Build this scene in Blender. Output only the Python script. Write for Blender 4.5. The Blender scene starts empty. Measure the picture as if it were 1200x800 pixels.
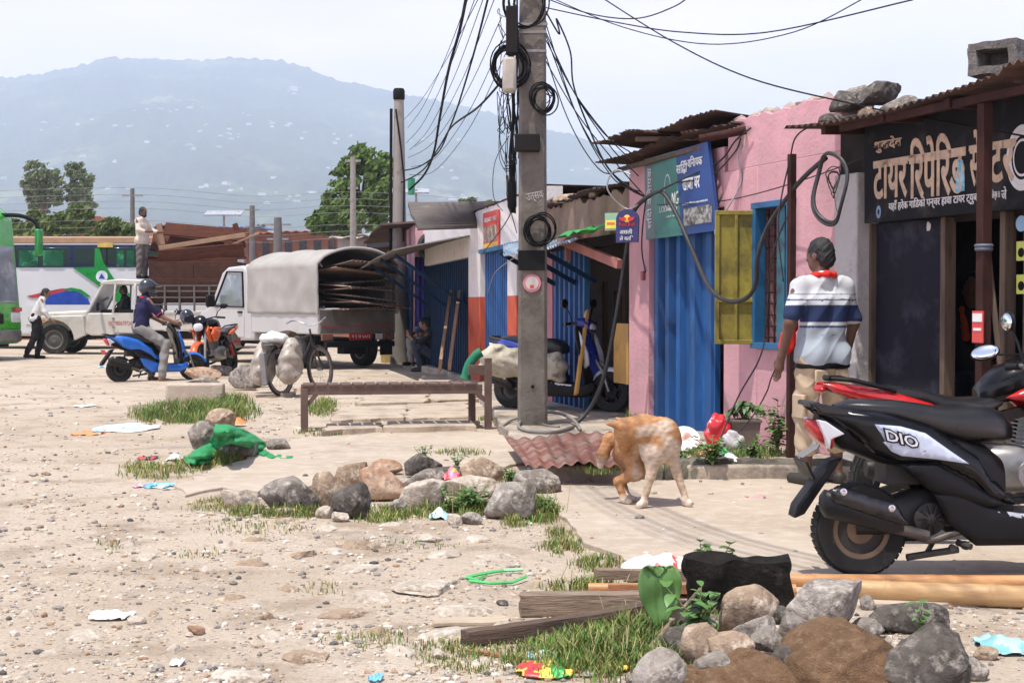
import bpy, math, random
import numpy as np
from mathutils import Vector, Matrix, noise
R = math.radians
SC = bpy.context.scene
COL = SC.collection
rnd = random.Random(7)

# ------------------------------------------------------------------ camera
F = 1200 * 50 / 36
PITCH = math.atan(42 / F)
CAM = Vector((0, 0, 1.25))
cd = bpy.data.cameras.new('camera'); cam = bpy.data.objects.new('camera', cd); COL.objects.link(cam)
cam.location = CAM; cam.rotation_euler = (R(90) - PITCH, 0, 0)
cd.lens = 50; cd.sensor_width = 36; cd.sensor_fit = 'HORIZONTAL'; cd.clip_start = .1; cd.clip_end = 20000
SC.camera = cam
cp, sp = math.cos(PITCH), math.sin(PITCH)
def ray(px, py):
    a, b = (px - 600) / F, (400 - py) / F
    return Vector((a, cp + b * sp, -sp + b * cp))
def P(px, py, Y):
    d = ray(px, py); return CAM + d * (Y / d.y)
def G(px, py, z=0.0):
    d = ray(px, py); return CAM + d * ((z - CAM.z) / d.z)
def V(*a): return Vector(a)

# ------------------------------------------------------------------ materials
_mats = {}
def mat(name, col, rough=.6, metal=0, var=.18, scale=6, col2=None, amt=.45, scale2=3, bump=0, bscale=40,
        col3=None, amt3=.35, scale3=9, soft=.06, spec=.5, stretch=None, coat=0, alpha=None, trans=0, emit=None, attr=None, subs=0):
    if name in _mats: return _mats[name]
    m = bpy.data.materials.new(name); m.use_nodes = True
    nt = m.node_tree; N = nt.nodes; L = nt.links
    b = N['Principled BSDF']
    b.inputs['Roughness'].default_value = rough; b.inputs['Metallic'].default_value = metal
    b.inputs['Specular IOR Level'].default_value = spec
    if coat: b.inputs['Coat Weight'].default_value = coat; b.inputs['Coat Roughness'].default_value = .08
    if trans: b.inputs['Transmission Weight'].default_value = trans
    if alpha is not None: b.inputs['Alpha'].default_value = alpha
    tc = N.new('ShaderNodeTexCoord'); mp = N.new('ShaderNodeMapping')
    L.new(tc.outputs['Object'], mp.inputs['Vector'])
    if stretch: mp.inputs['Scale'].default_value = stretch
    def nz(sc, det=5, r=.55):
        n = N.new('ShaderNodeTexNoise'); n.inputs['Scale'].default_value = sc; n.inputs['Detail'].default_value = det
        n.inputs['Roughness'].default_value = r; L.new(mp.outputs[0], n.inputs['Vector']); return n
    def mix(fac, a, c2):
        x = N.new('ShaderNodeMix'); x.data_type = 'RGBA'
        if fac is not None: L.new(fac, x.inputs['Factor'])
        for s, v in ((6, a), (7, c2)):
            if isinstance(v, (tuple, list)): x.inputs[s].default_value = (*v[:3], 1)
            else: L.new(v, x.inputs[s])
        return x.outputs[2]
    def ramp(src, lo, hi):
        r = N.new('ShaderNodeMapRange'); r.inputs[1].default_value = lo; r.inputs[2].default_value = hi
        L.new(src, r.inputs[0]); return r.outputs[0]
    if attr:
        at = N.new('ShaderNodeAttribute'); at.attribute_name = attr; c = at.outputs['Color']
        n = nz(scale)
        c = mix(ramp(n.outputs[0], .3, .7), c, mix(None, c, c))
        hv = N.new('ShaderNodeHueSaturation'); L.new(at.outputs['Color'], hv.inputs['Color'])
        mr = N.new('ShaderNodeMapRange'); mr.inputs[1].default_value = .3; mr.inputs[2].default_value = .7
        mr.inputs[3].default_value = 1 - var; mr.inputs[4].default_value = 1 + var
        L.new(n.outputs[0], mr.inputs[0]); L.new(mr.outputs[0], hv.inputs['Value']); c = hv.outputs[0]
    else:
        n = nz(scale)
        c = mix(ramp(n.outputs[0], .3, .7), tuple(x * (1 - var) for x in col), tuple(min(1, x * (1 + var)) for x in col))
    if col2:
        n2 = nz(scale2, 8, .65); c = mix(ramp(n2.outputs[0], 1 - amt - soft, 1 - amt + soft), c, col2)
    if col3:
        n3 = nz(scale3, 8, .7); c = mix(ramp(n3.outputs[0], 1 - amt3 - soft, 1 - amt3 + soft), c, col3)
    L.new(c, b.inputs['Base Color'])
    if subs: b.inputs['Subsurface Weight'].default_value = subs; b.inputs['Subsurface Radius'].default_value = (.01, .005, .003)
    rr = N.new('ShaderNodeMapRange'); rr.inputs[1].default_value = .3; rr.inputs[2].default_value = .7
    rr.inputs[3].default_value = max(.02, rough * .8); rr.inputs[4].default_value = min(1, rough * 1.25)
    L.new(n.outputs[0], rr.inputs[0]); L.new(rr.outputs[0], b.inputs['Roughness'])
    if bump:
        nb = nz(bscale, 6, .6); bp = N.new('ShaderNodeBump'); bp.inputs['Strength'].default_value = bump
        bp.inputs['Distance'].default_value = .02
        L.new(nb.outputs[0], bp.inputs['Height']); L.new(bp.outputs[0], b.inputs['Normal'])
    if emit:
        b.inputs['Emission Color'].default_value = (*emit[:3], 1); b.inputs['Emission Strength'].default_value = emit[3]
    _mats[name] = m; return m

# ------------------------------------------------------------------ mesh builder
class MB:
    def __init__(s): s.v = []; s.f = []; s.m = []; s.n = 0
    def add(s, vs, fs, mi=0, M=None):
        if M is not None: vs = [M @ Vector(p) for p in vs]
        o = s.n; s.v.extend([tuple(p) for p in vs]); s.n += len(vs)
        s.f.extend([tuple(i + o for i in f) for f in fs]); s.m.extend([mi] * len(fs)); return s
    def box(s, c, size, rot=(0, 0, 0), mi=0, M=None):
        x, y, z = (k / 2 for k in size)
        T = Matrix.Translation(c) @ Matrix.Rotation(rot[2], 4, 'Z') @ Matrix.Rotation(rot[1], 4, 'Y') @ Matrix.Rotation(rot[0], 4, 'X')
        if M is not None: T = M @ T
        vs = [T @ Vector(p) for p in ((-x,-y,-z),(x,-y,-z),(x,y,-z),(-x,y,-z),(-x,-y,z),(x,-y,z),(x,y,z),(-x,y,z))]
        return s.add(vs, [(0,3,2,1),(4,5,6,7),(0,1,5,4),(1,2,6,5),(2,3,7,6),(3,0,4,7)], mi)
    def bar(s, a, b, w, h=None, mi=0, up=(0, 0, 1), M=None):
        a = Vector(a); b = Vector(b); h = h or w; d = b - a; L = d.length; d.normalize()
        u = Vector(up); sd = d.cross(u)
        if sd.length < 1e-4: sd = d.cross(Vector((1, 0, 0)))
        sd.normalize(); u = sd.cross(d)
        vs = [p + sd * i * w / 2 + u * j * h / 2 for p in (a, b) for i, j in ((-1,-1),(1,-1),(1,1),(-1,1))]
        return s.add(vs, [(0,1,2,3),(7,6,5,4),(0,4,5,1),(1,5,6,2),(2,6,7,3),(3,7,4,0)], mi, M)
    def tube(s, pts, r, n=8, mi=0, cap=True, M=None, sx=1.0):
        pts = [Vector(p) for p in pts]; k = len(pts); rs = r if isinstance(r, (list, tuple)) else [r] * k
        rings = []; pu = None
        for i, p in enumerate(pts):
            d = (pts[min(i + 1, k - 1)] - pts[max(i - 1, 0)])
            if d.length < 1e-9: d = Vector((0, 0, 1))
            d.normalize()
            if pu is None:
                pu = d.cross(Vector((0, 0, 1)) if abs(d.z) < .9 else Vector((1, 0, 0))).normalized()
            else:
                pu = pu - d * pu.dot(d)
                pu = pu.normalized() if pu.length > 1e-6 else d.orthogonal().normalized()
            w = d.cross(pu)
            rings.append([p + (pu * math.cos(t) * sx + w * math.sin(t)) * rs[i] for t in [2 * math.pi * j / n for j in range(n)]])
        return s.loft(rings, mi, cap, M)
    def loft(s, rings, mi=0, cap=True, M=None, closed=False):
        n = len(rings[0]); k = len(rings); vs = [p for r in rings for p in r]; fs = []
        for i in range(k if closed else k - 1):
            a, b = i * n, ((i + 1) % k) * n
            for j in range(n):
                q = (j + 1) % n; fs.append((a + j, a + q, b + q, b + j))
        if cap and not closed: fs.append(tuple(range(n - 1, -1, -1))); fs.append(tuple((k - 1) * n + j for j in range(n)))
        return s.add(vs, fs, mi, M)
    def sec(s, secs, n=16, mi=0, M=None, cap=True):
        # superellipse lofts: (x, zc, half_width_y, half_height, power[, yc]) along X
        rings = []
        for q in secs:
            x, zc, w, h, pw = q[:5]; yc = q[5] if len(q) > 5 else 0; sl = q[6] if len(q) > 6 else 0
            rg = []
            for j in range(n):
                t = 2 * math.pi * j / n; c, d = math.cos(t), math.sin(t)
                zz = h * math.copysign(abs(d) ** (2 / pw), d)
                rg.append(Vector((x + sl * zz, yc + w * math.copysign(abs(c) ** (2 / pw), c), zc + zz)))
            rings.append(rg)
        return s.loft(rings, mi, cap, M)
    def lathe(s, prof, n=24, M=None, mi=0, cap=True):
        rings = [[Vector((r * math.cos(2 * math.pi * j / n), r * math.sin(2 * math.pi * j / n), h)) for j in range(n)] for r, h in prof]
        return s.loft(rings, mi, cap, M)
    def torus(s, Rr, r, n=32, k=10, M=None, mi=0, sq=1.0, a0=0, a1=2 * math.pi):
        full = abs(a1 - a0 - 2 * math.pi) < 1e-6
        cnt = n if full else n + 1; rings = []
        for i in range(cnt):
            a = a0 + (a1 - a0) * i / n
            rings.append([Vector(((Rr + r * math.cos(t)) * math.cos(a), (Rr + r * math.cos(t)) * math.sin(a), r * sq * math.sin(t))) for t in [2 * math.pi * j / k for j in range(k)]])
        return s.loft(rings, mi, not full, M, closed=full)
    def prism(s, poly, a, b, plane='xz', mi=0, M=None):
        # polygon in plane extruded from a to b along the remaining axis
        f = {'xz': lambda u, v, t: (u, t, v), 'xy': lambda u, v, t: (u, v, t), 'yz': lambda u, v, t: (t, u, v)}[plane]
        n = len(poly); vs = [f(u, v, a) for u, v in poly] + [f(u, v, b) for u, v in poly]
        ar = sum(poly[i][0] * poly[(i + 1) % n][1] - poly[(i + 1) % n][0] * poly[i][1] for i in range(n))
        fs = [tuple(range(n)), tuple(range(2 * n - 1, n - 1, -1))] + [(i, i + n, (i + 1) % n + n, (i + 1) % n) for i in range(n)]
        flip = (ar > 0) == (b > a)
        if plane == 'xz': flip = not flip
        if flip: fs = [t[::-1] for t in fs]
        return s.add(vs, fs, mi, M)
    def grid(s, fn, nu, nv, mi=0, M=None, closed_u=False):
        vs = [fn(i / nu, j / nv) for j in range(nv + 1) for i in range(nu + 1)]
        fs = [(j * (nu + 1) + i, j * (nu + 1) + i + 1, (j + 1) * (nu + 1) + i + 1, (j + 1) * (nu + 1) + i) for j in range(nv) for i in range(nu)]
        return s.add(vs, fs, mi, M)
    def ball(s, c, r, n=12, m=8, mi=0, M=None):
        r = r if isinstance(r, (tuple, list)) else (r, r, r); vs = []; fs = []
        for i in range(m + 1):
            ph = math.pi * i / m - math.pi / 2
            for j in range(n):
                t = 2 * math.pi * j / n
                vs.append((c[0] + r[0] * math.cos(ph) * math.cos(t), c[1] + r[1] * math.cos(ph) * math.sin(t), c[2] + r[2] * math.sin(ph)))
        for i in range(m):
            for j in range(n): q = (j + 1) % n; fs.append((i * n + j, i * n + q, (i + 1) * n + q, (i + 1) * n + j))
        return s.add(vs, fs, mi, M)
    def build(s, name, mats, parent=None, loc=None, rz=0, smooth=40, bevel=0, seg=2, sub=0, thick=0, rot=None):
        me = bpy.data.meshes.new(name); me.from_pydata(s.v, [], s.f)
        mats = mats if isinstance(mats, (list, tuple)) else [mats]
        for m in mats: me.materials.append(m)
        if len(mats) > 1: me.polygons.foreach_set('material_index', s.m)
        return link(name, me, parent, loc, rz, smooth, bevel, seg, sub, thick, rot)

def link(name, me, parent=None, loc=None, rz=0, smooth=40, bevel=0, seg=2, sub=0, thick=0, rot=None):
    if smooth:
        me.polygons.foreach_set('use_smooth', [True] * len(me.polygons))
        if smooth < 180: me.set_sharp_from_angle(angle=R(smooth))
    me.update()
    o = bpy.data.objects.new(name, me); COL.objects.link(o)
    if parent: o.parent = parent
    if loc is not None: o.location = loc
    if rot is not None: o.rotation_euler = rot
    elif rz: o.rotation_euler = (0, 0, rz)
    if sub: m = o.modifiers.new('s', 'SUBSURF'); m.levels = m.render_levels = sub
    if thick: m = o.modifiers.new('t', 'SOLIDIFY'); m.thickness = thick; m.offset = 0
    if bevel:
        m = o.modifiers.new('b', 'BEVEL'); m.width = bevel; m.segments = seg; m.limit_method = 'ANGLE'; m.angle_limit = R(35); m.harden_normals = False
    return o

def tag(o, label=None, cat=None, group=None, kind=None):
    for k, v in (('label', label), ('category', cat), ('group', group), ('kind', kind)):
        if v: o[k] = v
    return o
def thing(name, label, cat, loc=(0, 0, 0), rz=0, group=None):
    o = bpy.data.objects.new(name, None); COL.objects.link(o); o.empty_display_size = .1
    o.location = loc; o.rotation_euler = (0, 0, rz); return tag(o, label, cat, group)
def copy_tree(o, parent=None):
    c = o.copy(); COL.objects.link(c)
    if parent: c.parent = parent
    for ch in [x for x in bpy.data.objects if x.parent == o]: copy_tree(ch, c)
    return c

# ------------------------------------------------------------------ implicit bodies
class SDF:
    def __init__(s, k=.03): s.p = []; s.k = k
    def cap(s, a, b, ra, rb=None, k=None, neg=False): s.p.append(('c', Vector(a), Vector(b), ra, ra if rb is None else rb, k or s.k, neg)); return s
    def ell(s, c, r, rot=None, k=None, neg=False): s.p.append(('e', Vector(c), r, rot, None, k or s.k, neg)); return s
    def chain(s, pts, rs, k=None):
        for i in range(len(pts) - 1): s.cap(pts[i], pts[i + 1], rs[i], rs[i + 1], k)
        return s
    def mesh(s, cell, disp=None, clip=None):
        lo = np.full(3, 1e9); hi = -lo
        bbs = []
        for q in s.p:
            if q[0] == 'c':
                r = max(q[3], q[4]); a = np.minimum(q[1], q[2]) - r; b = np.maximum(q[1], q[2]) + r
            else:
                r = max(q[2]); a = np.array(q[1]) - r; b = np.array(q[1]) + r
            bbs.append((a, b))
            if not q[6]: lo = np.minimum(lo, a); hi = np.maximum(hi, b)
        lo -= cell * 4; hi += cell * 4
        dims = np.ceil((hi - lo) / cell).astype(int) + 1
        Fd = np.full(dims, 1.0, np.float32)
        ax = [lo[i] + cell * np.arange(dims[i]) for i in range(3)]
        for q, (a, b) in zip(s.p, bbs):
            k = q[5]; pad = k * 1.5 + cell * 3
            i0 = np.clip(((a - pad - lo) / cell).astype(int), 0, dims - 1); i1 = np.clip(((b + pad - lo) / cell).astype(int) + 2, 1, dims)
            sl = tuple(slice(i0[i], i1[i]) for i in range(3))
            X, Y, Z = np.meshgrid(*[ax[i][sl[i]] for i in range(3)], indexing='ij', sparse=True)
            if q[0] == 'c':
                A, B = q[1], q[2]; d = B - A; L2 = max(d.length_squared, 1e-12)
                t = np.clip(((X - A.x) * d.x + (Y - A.y) * d.y + (Z - A.z) * d.z) / L2, 0, 1)
                D = np.sqrt((X - A.x - d.x * t) ** 2 + (Y - A.y - d.y * t) ** 2 + (Z - A.z - d.z * t) ** 2) - (q[3] + (q[4] - q[3]) * t)
            else:
                c = q[1]; x, y, z = X - c.x, Y - c.y, Z - c.z
                if q[3] is not None:
                    M = q[3].inverted()
                    x, y, z = (M[i][0] * x + M[i][1] * y + M[i][2] * z for i in range(3))
                r = q[2]; k0 = np.sqrt((x / r[0]) ** 2 + (y / r[1]) ** 2 + (z / r[2]) ** 2)
                k1 = np.sqrt((x / r[0] ** 2) ** 2 + (y / r[1] ** 2) ** 2 + (z / r[2] ** 2) ** 2) + 1e-9
                D = np.where(k0 < .05, -min(r), k0 * (k0 - 1) / k1)
            E = Fd[sl]
            if q[6]:
                D = -D; h = np.clip(.5 - .5 * (D - E) / k, 0, 1) * 0 + np.clip(.5 + .5 * (D - E) / k, 0, 1)
                Fd[sl] = E * (1 - h) + D * h + k * h * (1 - h)
            else:
                h = np.clip(.5 + .5 * (E - D) / k, 0, 1)
                Fd[sl] = E * (1 - h) + D * h - k * h * (1 - h)
        if clip is not None or disp is not None:
            X, Y, Z = np.meshgrid(*ax, indexing='ij', sparse=True)
            if disp is not None:
                Fd = Fd + disp(X, Y, Z).astype(np.float32)
            if clip is not None: Fd = np.maximum(Fd, clip(X, Y, Z).astype(np.float32))
        return surface_nets(Fd, lo, cell)
    def build(s, name, mats, cell, parent=None, disp=None, clip=None, loc=None, rz=0, colf=None, smooth=180):
        v, f = s.mesh(cell, disp, clip)
        me = bpy.data.meshes.new(name); me.from_pydata(v.tolist(), [], f.tolist())
        mats = mats if isinstance(mats, (list, tuple)) else [mats]
        for m in mats: me.materials.append(m)
        if colf is not None:
            ca = me.color_attributes.new('coat', 'FLOAT_COLOR', 'POINT')
            c = np.ones((len(v), 4), np.float32); c[:, :3] = colf(v); ca.data.foreach_set('color', c.ravel())
        return link(name, me, parent, loc, rz, smooth)

def surface_nets(Fd, lo, cell):
    ins = Fd < 0
    nx, ny, nz = Fd.shape
    cnt = np.zeros((nx - 1, ny - 1, nz - 1), np.int32); acc = np.zeros((nx - 1, ny - 1, nz - 1, 3), np.float32)
    offs = [(0,0,0),(1,0,0),(0,1,0),(1,1,0),(0,0,1),(1,0,1),(0,1,1),(1,1,1)]
    def sub(A, o): return A[o[0]:nx - 1 + o[0], o[1]:ny - 1 + o[1], o[2]:nz - 1 + o[2]]
    for a in offs:
        for d in range(3):
            if a[d] == 0:
                b = list(a); b[d] = 1; b = tuple(b)
                fa, fb = sub(Fd, a), sub(Fd, b); cr = sub(ins, a) != sub(ins, b)
                t = np.where(cr, fa / np.where(cr, fa - fb, 1), 0)
                cnt += cr
                for e in range(3):
                    acc[..., e] += np.where(cr, a[e] + (t if e == d else 0), 0)
    act = cnt > 0; idx = np.full(cnt.shape, -1, np.int64); n = int(act.sum()); idx[act] = np.arange(n)
    I = np.argwhere(act); vs = (I + acc[act] / cnt[act][:, None]) * cell + lo
    fs = []
    for d in range(3):
        e, g = [(1, 2), (2, 0), (0, 1)][d]
        s0 = [slice(1, -1)] * 3; s1 = [slice(1, -1)] * 3
        s0[d] = slice(0, -1); s1[d] = slice(1, None)
        A = ins[tuple(s0)]; B = ins[tuple(s1)]
        cr = np.argwhere(A != B)
        if len(cr) == 0: continue
        fl = A[tuple(cr.T)]
        base = cr.copy(); base[:, e] += 1; base[:, g] += 1
        def cellidx(de, dg):
            c = base.copy(); c[:, e] -= de; c[:, g] -= dg; return idx[tuple(c.T)]
        q = np.stack([cellidx(1, 1), cellidx(0, 1), cellidx(0, 0), cellidx(1, 0)], 1)
        q = np.where(fl[:, None], q, q[:, ::-1]); fs.append(q)
    f = np.concatenate(fs) if fs else np.zeros((0, 4), int)
    return vs, f[(f >= 0).all(1)]

def fbm(p, oct=4): return noise.fractal(Vector(p), 1.0, 2.0, oct, noise_basis='PERLIN_ORIGINAL')

# ------------------------------------------------------------------ text
def text_mesh(s, size, extrude=.002, bold=0):
    c = bpy.data.curves.new('t', 'FONT'); c.body = s; c.offset = bold; c.size = size; c.extrude = extrude; c.resolution_u = 2
    c.align_x = 'CENTER'; c.align_y = 'CENTER'
    o = bpy.data.objects.new('t', c); COL.objects.link(o)
    bpy.context.view_layer.update()
    dg = bpy.context.evaluated_depsgraph_get()
    me = bpy.data.meshes.new_from_object(o.evaluated_get(dg)); bpy.data.objects.remove(o); bpy.data.curves.remove(c)
    return me
def text(name, s, M, size, material, parent=None, width=None, height=None, shear=0, bold=0):
    """lettering: local X along M's x, local Y along M's y; fitted to width/height in metres"""
    me = text_mesh(s, size, .002, bold)
    xs = [v.co.x for v in me.vertices]; ys = [v.co.y for v in me.vertices]
    if not xs: return None
    sx = sy = 1
    if width: sx = width / max(1e-6, max(xs) - min(xs))
    sy = height / max(1e-6, max(ys) - min(ys)) if height else sx
    cx, cy = (max(xs) + min(xs)) / 2, (max(ys) + min(ys)) / 2
    for v in me.vertices:
        x, y = (v.co.x - cx) * sx, (v.co.y - cy) * sy
        v.co = M @ Vector((x + shear * y, y, v.co.z))
    me.materials.append(material)
    return link(name, me, parent, smooth=0)
# ------------------------------------------------------------------ world, sun, haze
SUN_OFF = (.22, .27)        # horizontal shadow offset per metre of height
sd = Vector((-SUN_OFF[0], -SUN_OFF[1], 1)).normalized()
el = math.asin(sd.z); azm = math.atan2(sd.x, sd.y)
w = bpy.data.worlds.new('World'); SC.world = w; w.use_nodes = True
nt = w.node_tree; bg = nt.nodes['Background']
sk = nt.nodes.new('ShaderNodeTexSky'); sk.sky_type = 'NISHITA'; sk.sun_disc = False
sk.sun_elevation = el; sk.sun_rotation = azm; sk.dust_density = 4; sk.air_density = 1.0; sk.altitude = 800
# thin bright overcast veil with soft breaks
tc = nt.nodes.new('ShaderNodeTexCoord'); mp = nt.nodes.new('ShaderNodeMapping'); mp.inputs['Scale'].default_value = (1.2, 1.2, 4)
ns = nt.nodes.new('ShaderNodeTexNoise'); ns.inputs['Scale'].default_value = 2.2; ns.inputs['Detail'].default_value = 5
mr = nt.nodes.new('ShaderNodeMapRange'); mr.inputs[1].default_value = .3; mr.inputs[2].default_value = .62; mr.inputs[3].default_value = .55; mr.inputs[4].default_value = 1
mx = nt.nodes.new('ShaderNodeMix'); mx.data_type = 'RGBA'; mx.inputs[7].default_value = (24, 19.4, 21.6, 1)
nt.links.new(tc.outputs['Generated'], mp.inputs[0]); nt.links.new(mp.outputs[0], ns.inputs['Vector'])
nt.links.new(ns.outputs[0], mr.inputs[0])
# the veil is thickest towards the horizon, clear blue shows overhead
sx = nt.nodes.new('ShaderNodeSeparateXYZ'); nt.links.new(tc.outputs['Generated'], sx.inputs[0])
m2 = nt.nodes.new('ShaderNodeMapRange'); m2.inputs[1].default_value = .14; m2.inputs[2].default_value = .40; m2.inputs[3].default_value = 1; m2.inputs[4].default_value = .05
nt.links.new(sx.outputs[2], m2.inputs[0]); m3 = nt.nodes.new('ShaderNodeMath'); m3.operation = 'MULTIPLY'
nt.links.new(mr.outputs[0], m3.inputs[0]); nt.links.new(m2.outputs[0], m3.inputs[1]); nt.links.new(m3.outputs[0], mx.inputs['Factor'])
nt.links.new(sk.outputs[0], mx.inputs[6]); nt.links.new(mx.outputs[2], bg.inputs[0])
bg.inputs[1].default_value = .075
sl = bpy.data.lights.new('sun', 'SUN'); sl.energy = 5.0; sl.angle = R(.55); sl.color = (1, .95, .86)
so = bpy.data.objects.new('sun', sl); COL.objects.link(so); so.rotation_euler = (-sd).to_track_quat('-Z', 'Y').to_euler()
so.location = (0, 0, 30)
SC.view_settings.view_transform = 'Standard'; SC.view_settings.look = 'None'; SC.view_settings.gamma = 1
SC.view_settings.exposure = .46
SC.cycles.use_denoising = True
SC.cycles.max_bounces = 8; SC.cycles.volume_bounces = 1; SC.cycles.transparent_max_bounces = 12

HAZE_D = 2.8e-4
hz = MB(); hz.box((0, 3800, 575), (19000, 12000, 1154))
hm = bpy.data.materials.new('haze_air'); hm.use_nodes = True
for n in list(hm.node_tree.nodes):
    if n.type == 'BSDF_PRINCIPLED': hm.node_tree.nodes.remove(n)
pv = hm.node_tree.nodes.new('ShaderNodeVolumePrincipled'); pv.inputs['Density'].default_value = HAZE_D
pv.inputs['Color'].default_value = (.66, .80, 1, 1)
hm.node_tree.links.new(pv.outputs[0], hm.node_tree.nodes['Material Output'].inputs['Volume'])
tag(hz.build('haze', hm, smooth=0), 'pale blue haze hanging over the valley and hill', 'haze', kind='stuff')

# ------------------------------------------------------------------ hill
RIDGE = [(-900,250),(-600,190),(-300,140),(-100,104),(0,88),(60,79),(130,68),(200,70),(260,71),(330,72),(360,80),(400,97),(450,107),(520,119),(560,128),(600,140),(640,151),(690,168),(740,188),(800,216),(900,255),(1000,286),(1200,322),(1500,345),(2200,352)]
def ridge(px):
    for (a, b), (c, d) in zip(RIDGE, RIDGE[1:]):
        if px <= c: return b + (d - b) * max(0, (px - a)) / (c - a)
    return RIDGE[-1][1]
RD = 6000.0
def hill_pt(px, t):
    Y = 1400 + (RD - 1400) * t if t <= 1 else RD + (t - 1) * 1800
    rh = (358 - ridge(px)) / F * RD
    x = (px - 600) / F * Y
    s = t ** 1.35 if t <= 1 else 1 - (t - 1) ** 2 * .6
    gul = noise.fractal(Vector((x / 660, Y / 1400, 3)), 1, 2, 5, noise_basis='PERLIN_ORIGINAL')
    fine = noise.noise(Vector((x / 28, Y / 40, 1)))
    n1 = gul * 120 * min(1, t * 1.6) * (1 - .75 * max(0, 1 - abs(t - 1) * 4)) + fine * 15
    return Vector((x, Y, max(-2, rh * s + n1 * min(1, rh / 400) - 3 * (1 - t))))
hb = MB()
hb.grid(lambda u, v: hill_pt(-700 + u * 2700, v * 1.35), 1080, 100)
hill_m = mat('hill_forest', (.030, .055, .020), rough=.95, var=.5, scale=.006, col2=(.17, .19, .08), amt=.44, scale2=.003, soft=.05, col3=(.014, .028, .012), amt3=.48, scale3=.012)
tag(hb.build('hills', hill_m, smooth=180), 'forested hill ridge fading into blue haze behind town', 'hill', kind='structure')
# pale houses scattered on the slope
hw = mat('far_whitewash', (.75, .73, .70), var=.1)
hr = mat('far_red_roof', (.35, .14, .09), var=.2)
def far_house_mesh(roof):
    b = MB(); b.box((0, 0, 2.5), (8, 6, 5)); b.prism([(-4.4, 5), (4.4, 5), (0, 6.6)], -3.3, 3.3, mi=1)
    me = bpy.data.meshes.new('hillside_house'); me.from_pydata(b.v, [], b.f); me.materials.append(hw); me.materials.append(hr if roof else hw)
    me.polygons.foreach_set('material_index', b.m); return me
fm = [far_house_mesh(0), far_house_mesh(1)]
rh_ = random.Random(3); cl = [(222,144),(310,146),(345,109),(330,150),(270,160),(380,165),(410,166),(200,130),(130,145),(300,225),(335,230),(350,237),(120,220),(30,215),(280,222),(215,178),(250,155),(420,200),(150,190),(60,150),(500,170),(520,210),(560,235),(660,215),(680,200)]
for i in range(110):
    c = rh_.choice(cl); px = c[0] + rh_.gauss(0, 22); py = c[1] + rh_.gauss(0, 5)
    best = None
    for k in range(20, 99):
        q = hill_pt(px, k / 100); yy = 400 - F * math.tan(math.atan2(q.z - CAM.z, q.y) + PITCH)
        if yy <= py: best = q; break
    if not best: continue
    o = link('hillside_house', fm[i % 3 == 0], loc=best - Vector((0, 0, 1)), rz=rh_.uniform(-.6, .6), smooth=0)
    s = rh_.uniform(.7, 1.6); o.scale = (s * rh_.uniform(.8, 1.8), s, s * rh_.uniform(.6, 1))
    tag(o, 'small pale house dotted on the hazy hillside', 'house', 'houses scattered on the hillside')
# houses on the big clearing
o = link('hillside_house', fm[0], loc=hill_pt(345, .86) - Vector((0, 0, 1)), rz=.2, smooth=0); o.scale = (4, 3, 3)
tag(o, 'largest white building high on the hazy hillside', 'house', 'houses scattered on the hillside')
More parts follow.
